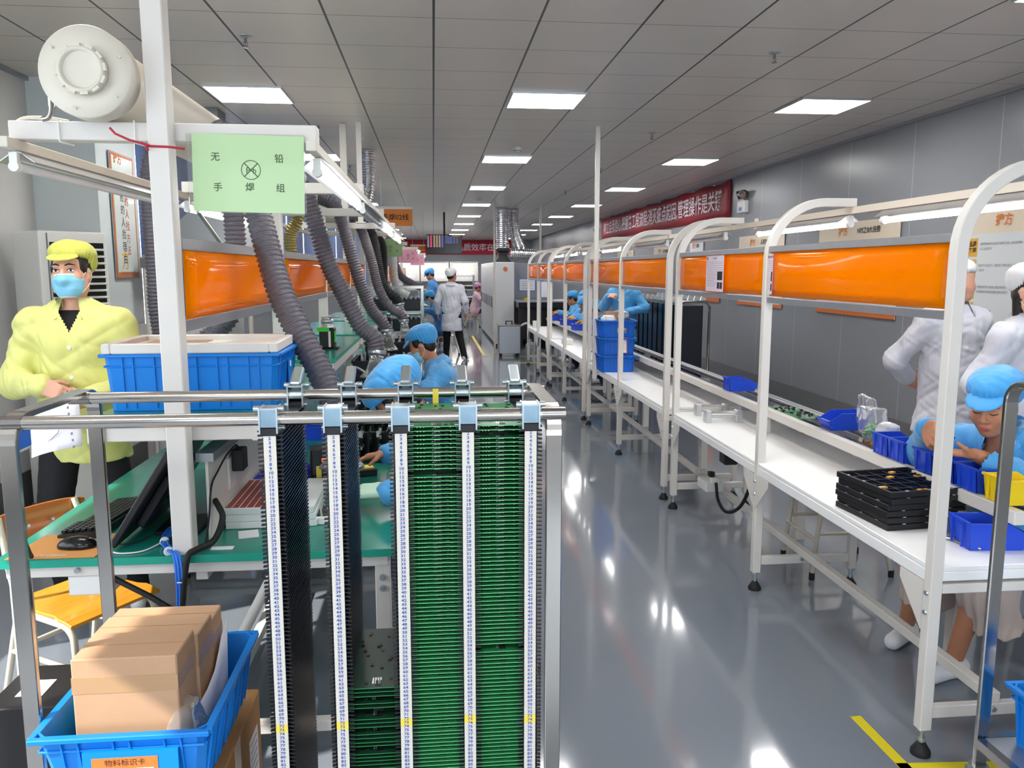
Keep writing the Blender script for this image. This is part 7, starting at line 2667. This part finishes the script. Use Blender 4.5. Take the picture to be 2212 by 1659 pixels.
person('man with yellow gloves bent over the conveyor nearest the crate stack', (2.74, 12.05), PI / 2, 'coat_blue', 'cap_blue', hip=.50, lean=.40, head=(.65, .05, 0), hoff=(0, .05, -.04), hem=9, skin=SK, mask=False, vox=.009, legs=seat(.26), pants='pants_navy', seed=13,
       arms=conv_arms(), gloves={1: 'glove_yellow'})
person('second worker from the crate stack, head lowered under a puffy blue cap', (2.74, 13.0), PI / 2, 'coat_blue', 'cap_blue', hip=.50, lean=.36, head=(.55, .1, 0), hoff=(0, .04, -.01), hem=9, skin=SK, mask=False, vox=.009, legs=seat(.26), pants='pants_navy', seed=14, big=1.08,
       arms=conv_arms(), gloves={1: 'glove_yellow'})
person('masked worker in blue at the conveyor, third from the crate stack', (2.76, 13.9), PI / 2 + .45, 'coat_blue', 'cap_blue', hip=.52, lean=.24, head=(.22, .1, 0), hoff=(0, .0, .02), hem=9, mask=True, vox=.009, legs=seat(.26), pants='pants_navy', seed=15, vneck=.40, arms=conv_arms())
person('farthest worker in blue at the conveyor, seen in profile', (2.76, 14.9), PI / 2 - .05, 'coat_blue', 'cap_blue', hip=.50, lean=.28, head=(.30, 0, 0), hem=9, skin=SK, mask=False, vox=.010, legs=seat(.26), pants='pants_navy', seed=16, arms=conv_arms())
person('worker in blue standing behind the crate stack with one hand raised to the chest', (2.60, 10.85), PI / 2 + .75, 'coat_blue', 'cap_blue', hip=.93, lean=.04, head=(.2, 0, 0), hem=.74, mask=False, vox=.009, seed=17, buttons=((0, .38), (0, .24)), pants='pants_navy',
       arms={1: ARM((.30, .06, 1.20), (.10, .22, 1.36), (-.75, .3, .1), (0, -.6, -.6), .7), -1: ARM((-.33, -.02, 1.20), (-.14, .20, 1.14), (.7, .5, 0), (.3, -.5, -.5), .4)})
person('person in white coat and cap with arms behind the back, behind the nearest arch post', (3.21, 4.70), PI + .20, 'coat_white', 'cap_white', hip=.93, head=(.05, .15, 0), hem=.70, mask=False, vox=.0085, seed=18, width=1.10, buttons=((.02, .30), (.02, .12), (.02, -.02)),
       arms={1: ARM((.30, -.14, 1.14), (.12, -.20, 1.0), (-.8, -.1, -.3), (0, -1, 0), .5), -1: ARM((-.35, -.12, 1.16), (-.14, -.27, 1.02), (.8, -.1, -.3), (0, -1, 0), .5)}, brim=False)
person('woman in white coat and cap with long dark hair, standing at the right edge', (3.15, 4.00), PI + .35, 'coat_white', 'cap_white', hip=.89, head=(.08, -.05, 0), hem=.68, mask=True, vox=.008, seed=19, hairlen=.16, width=.98,
       arms={1: ARM((.30, -.06, 1.10), (.25, .08, .90), (0, .3, -1), (-.9, 0, 0), .5), -1: ARM((-.30, -.04, 1.10), (-.2, .12, .92), (0, .3, -1), (.9, 0, 0), .5)})
pw = person('seated woman in blue cap and coat inspecting a part in her open palm', (2.50, 3.14), PI / 2 + .50, 'coat_blue', 'cap_blue', hip=.52, lean=.30, head=(.27, .10, 0), hoff=(0, .09, -.03), eyes='down', brim_len=.06, hem=9, skin='skin_tan', mask=False, vox=.0062, seed=20,
            width=.95, vneck=.40, skirt='skirt_beige', hairlen=.0, big=1.02,
            arms={1: ARM((.31, .24, .90), (.16, .46, 1.07), (-.50, .72, -.35), (-.55, -.25, -.6), .9), -1: ARM((-.27, .30, .84), (-.03, .47, .985), (.62, .55, .06), (0, -.15, 1), .22)},
            legs={1: ((.20, .36, .465), (.33, .21, .09), (-.1, 1, 0)), -1: ((-.06, .40, .465), (.03, .37, .09), (.2, 1, 0))}, gloves=None)
Hq = None
t = thing('small_part', 'small black part between the seated woman\'s fingers', 'part', (2.10, 3.03, 1.03))
MB((2.10, 3.03, 1.03)).box((2.098, 3.035, 1.022), (.012, .03, .022), (.3, .4, .5)).build('body', 'black_plastic', t, bevel=.002)

t = thing('badge', 'white name badge hanging on the chest of the seated woman', 'badge', (2.33, 2.98, .97))
MB((2.33, 2.98, .97)).box((2.315, 2.99, .985), (.010, .055, .075), (0, .25, .35)).build('card', 'white_plastic', t, bevel=.004)
MB((2.33, 2.98, .97)).tube([Vector((2.315, 2.99, 1.02)), Vector((2.345, 3.01, 1.10))], .003, 6).build('strap', 'cable_white', t)
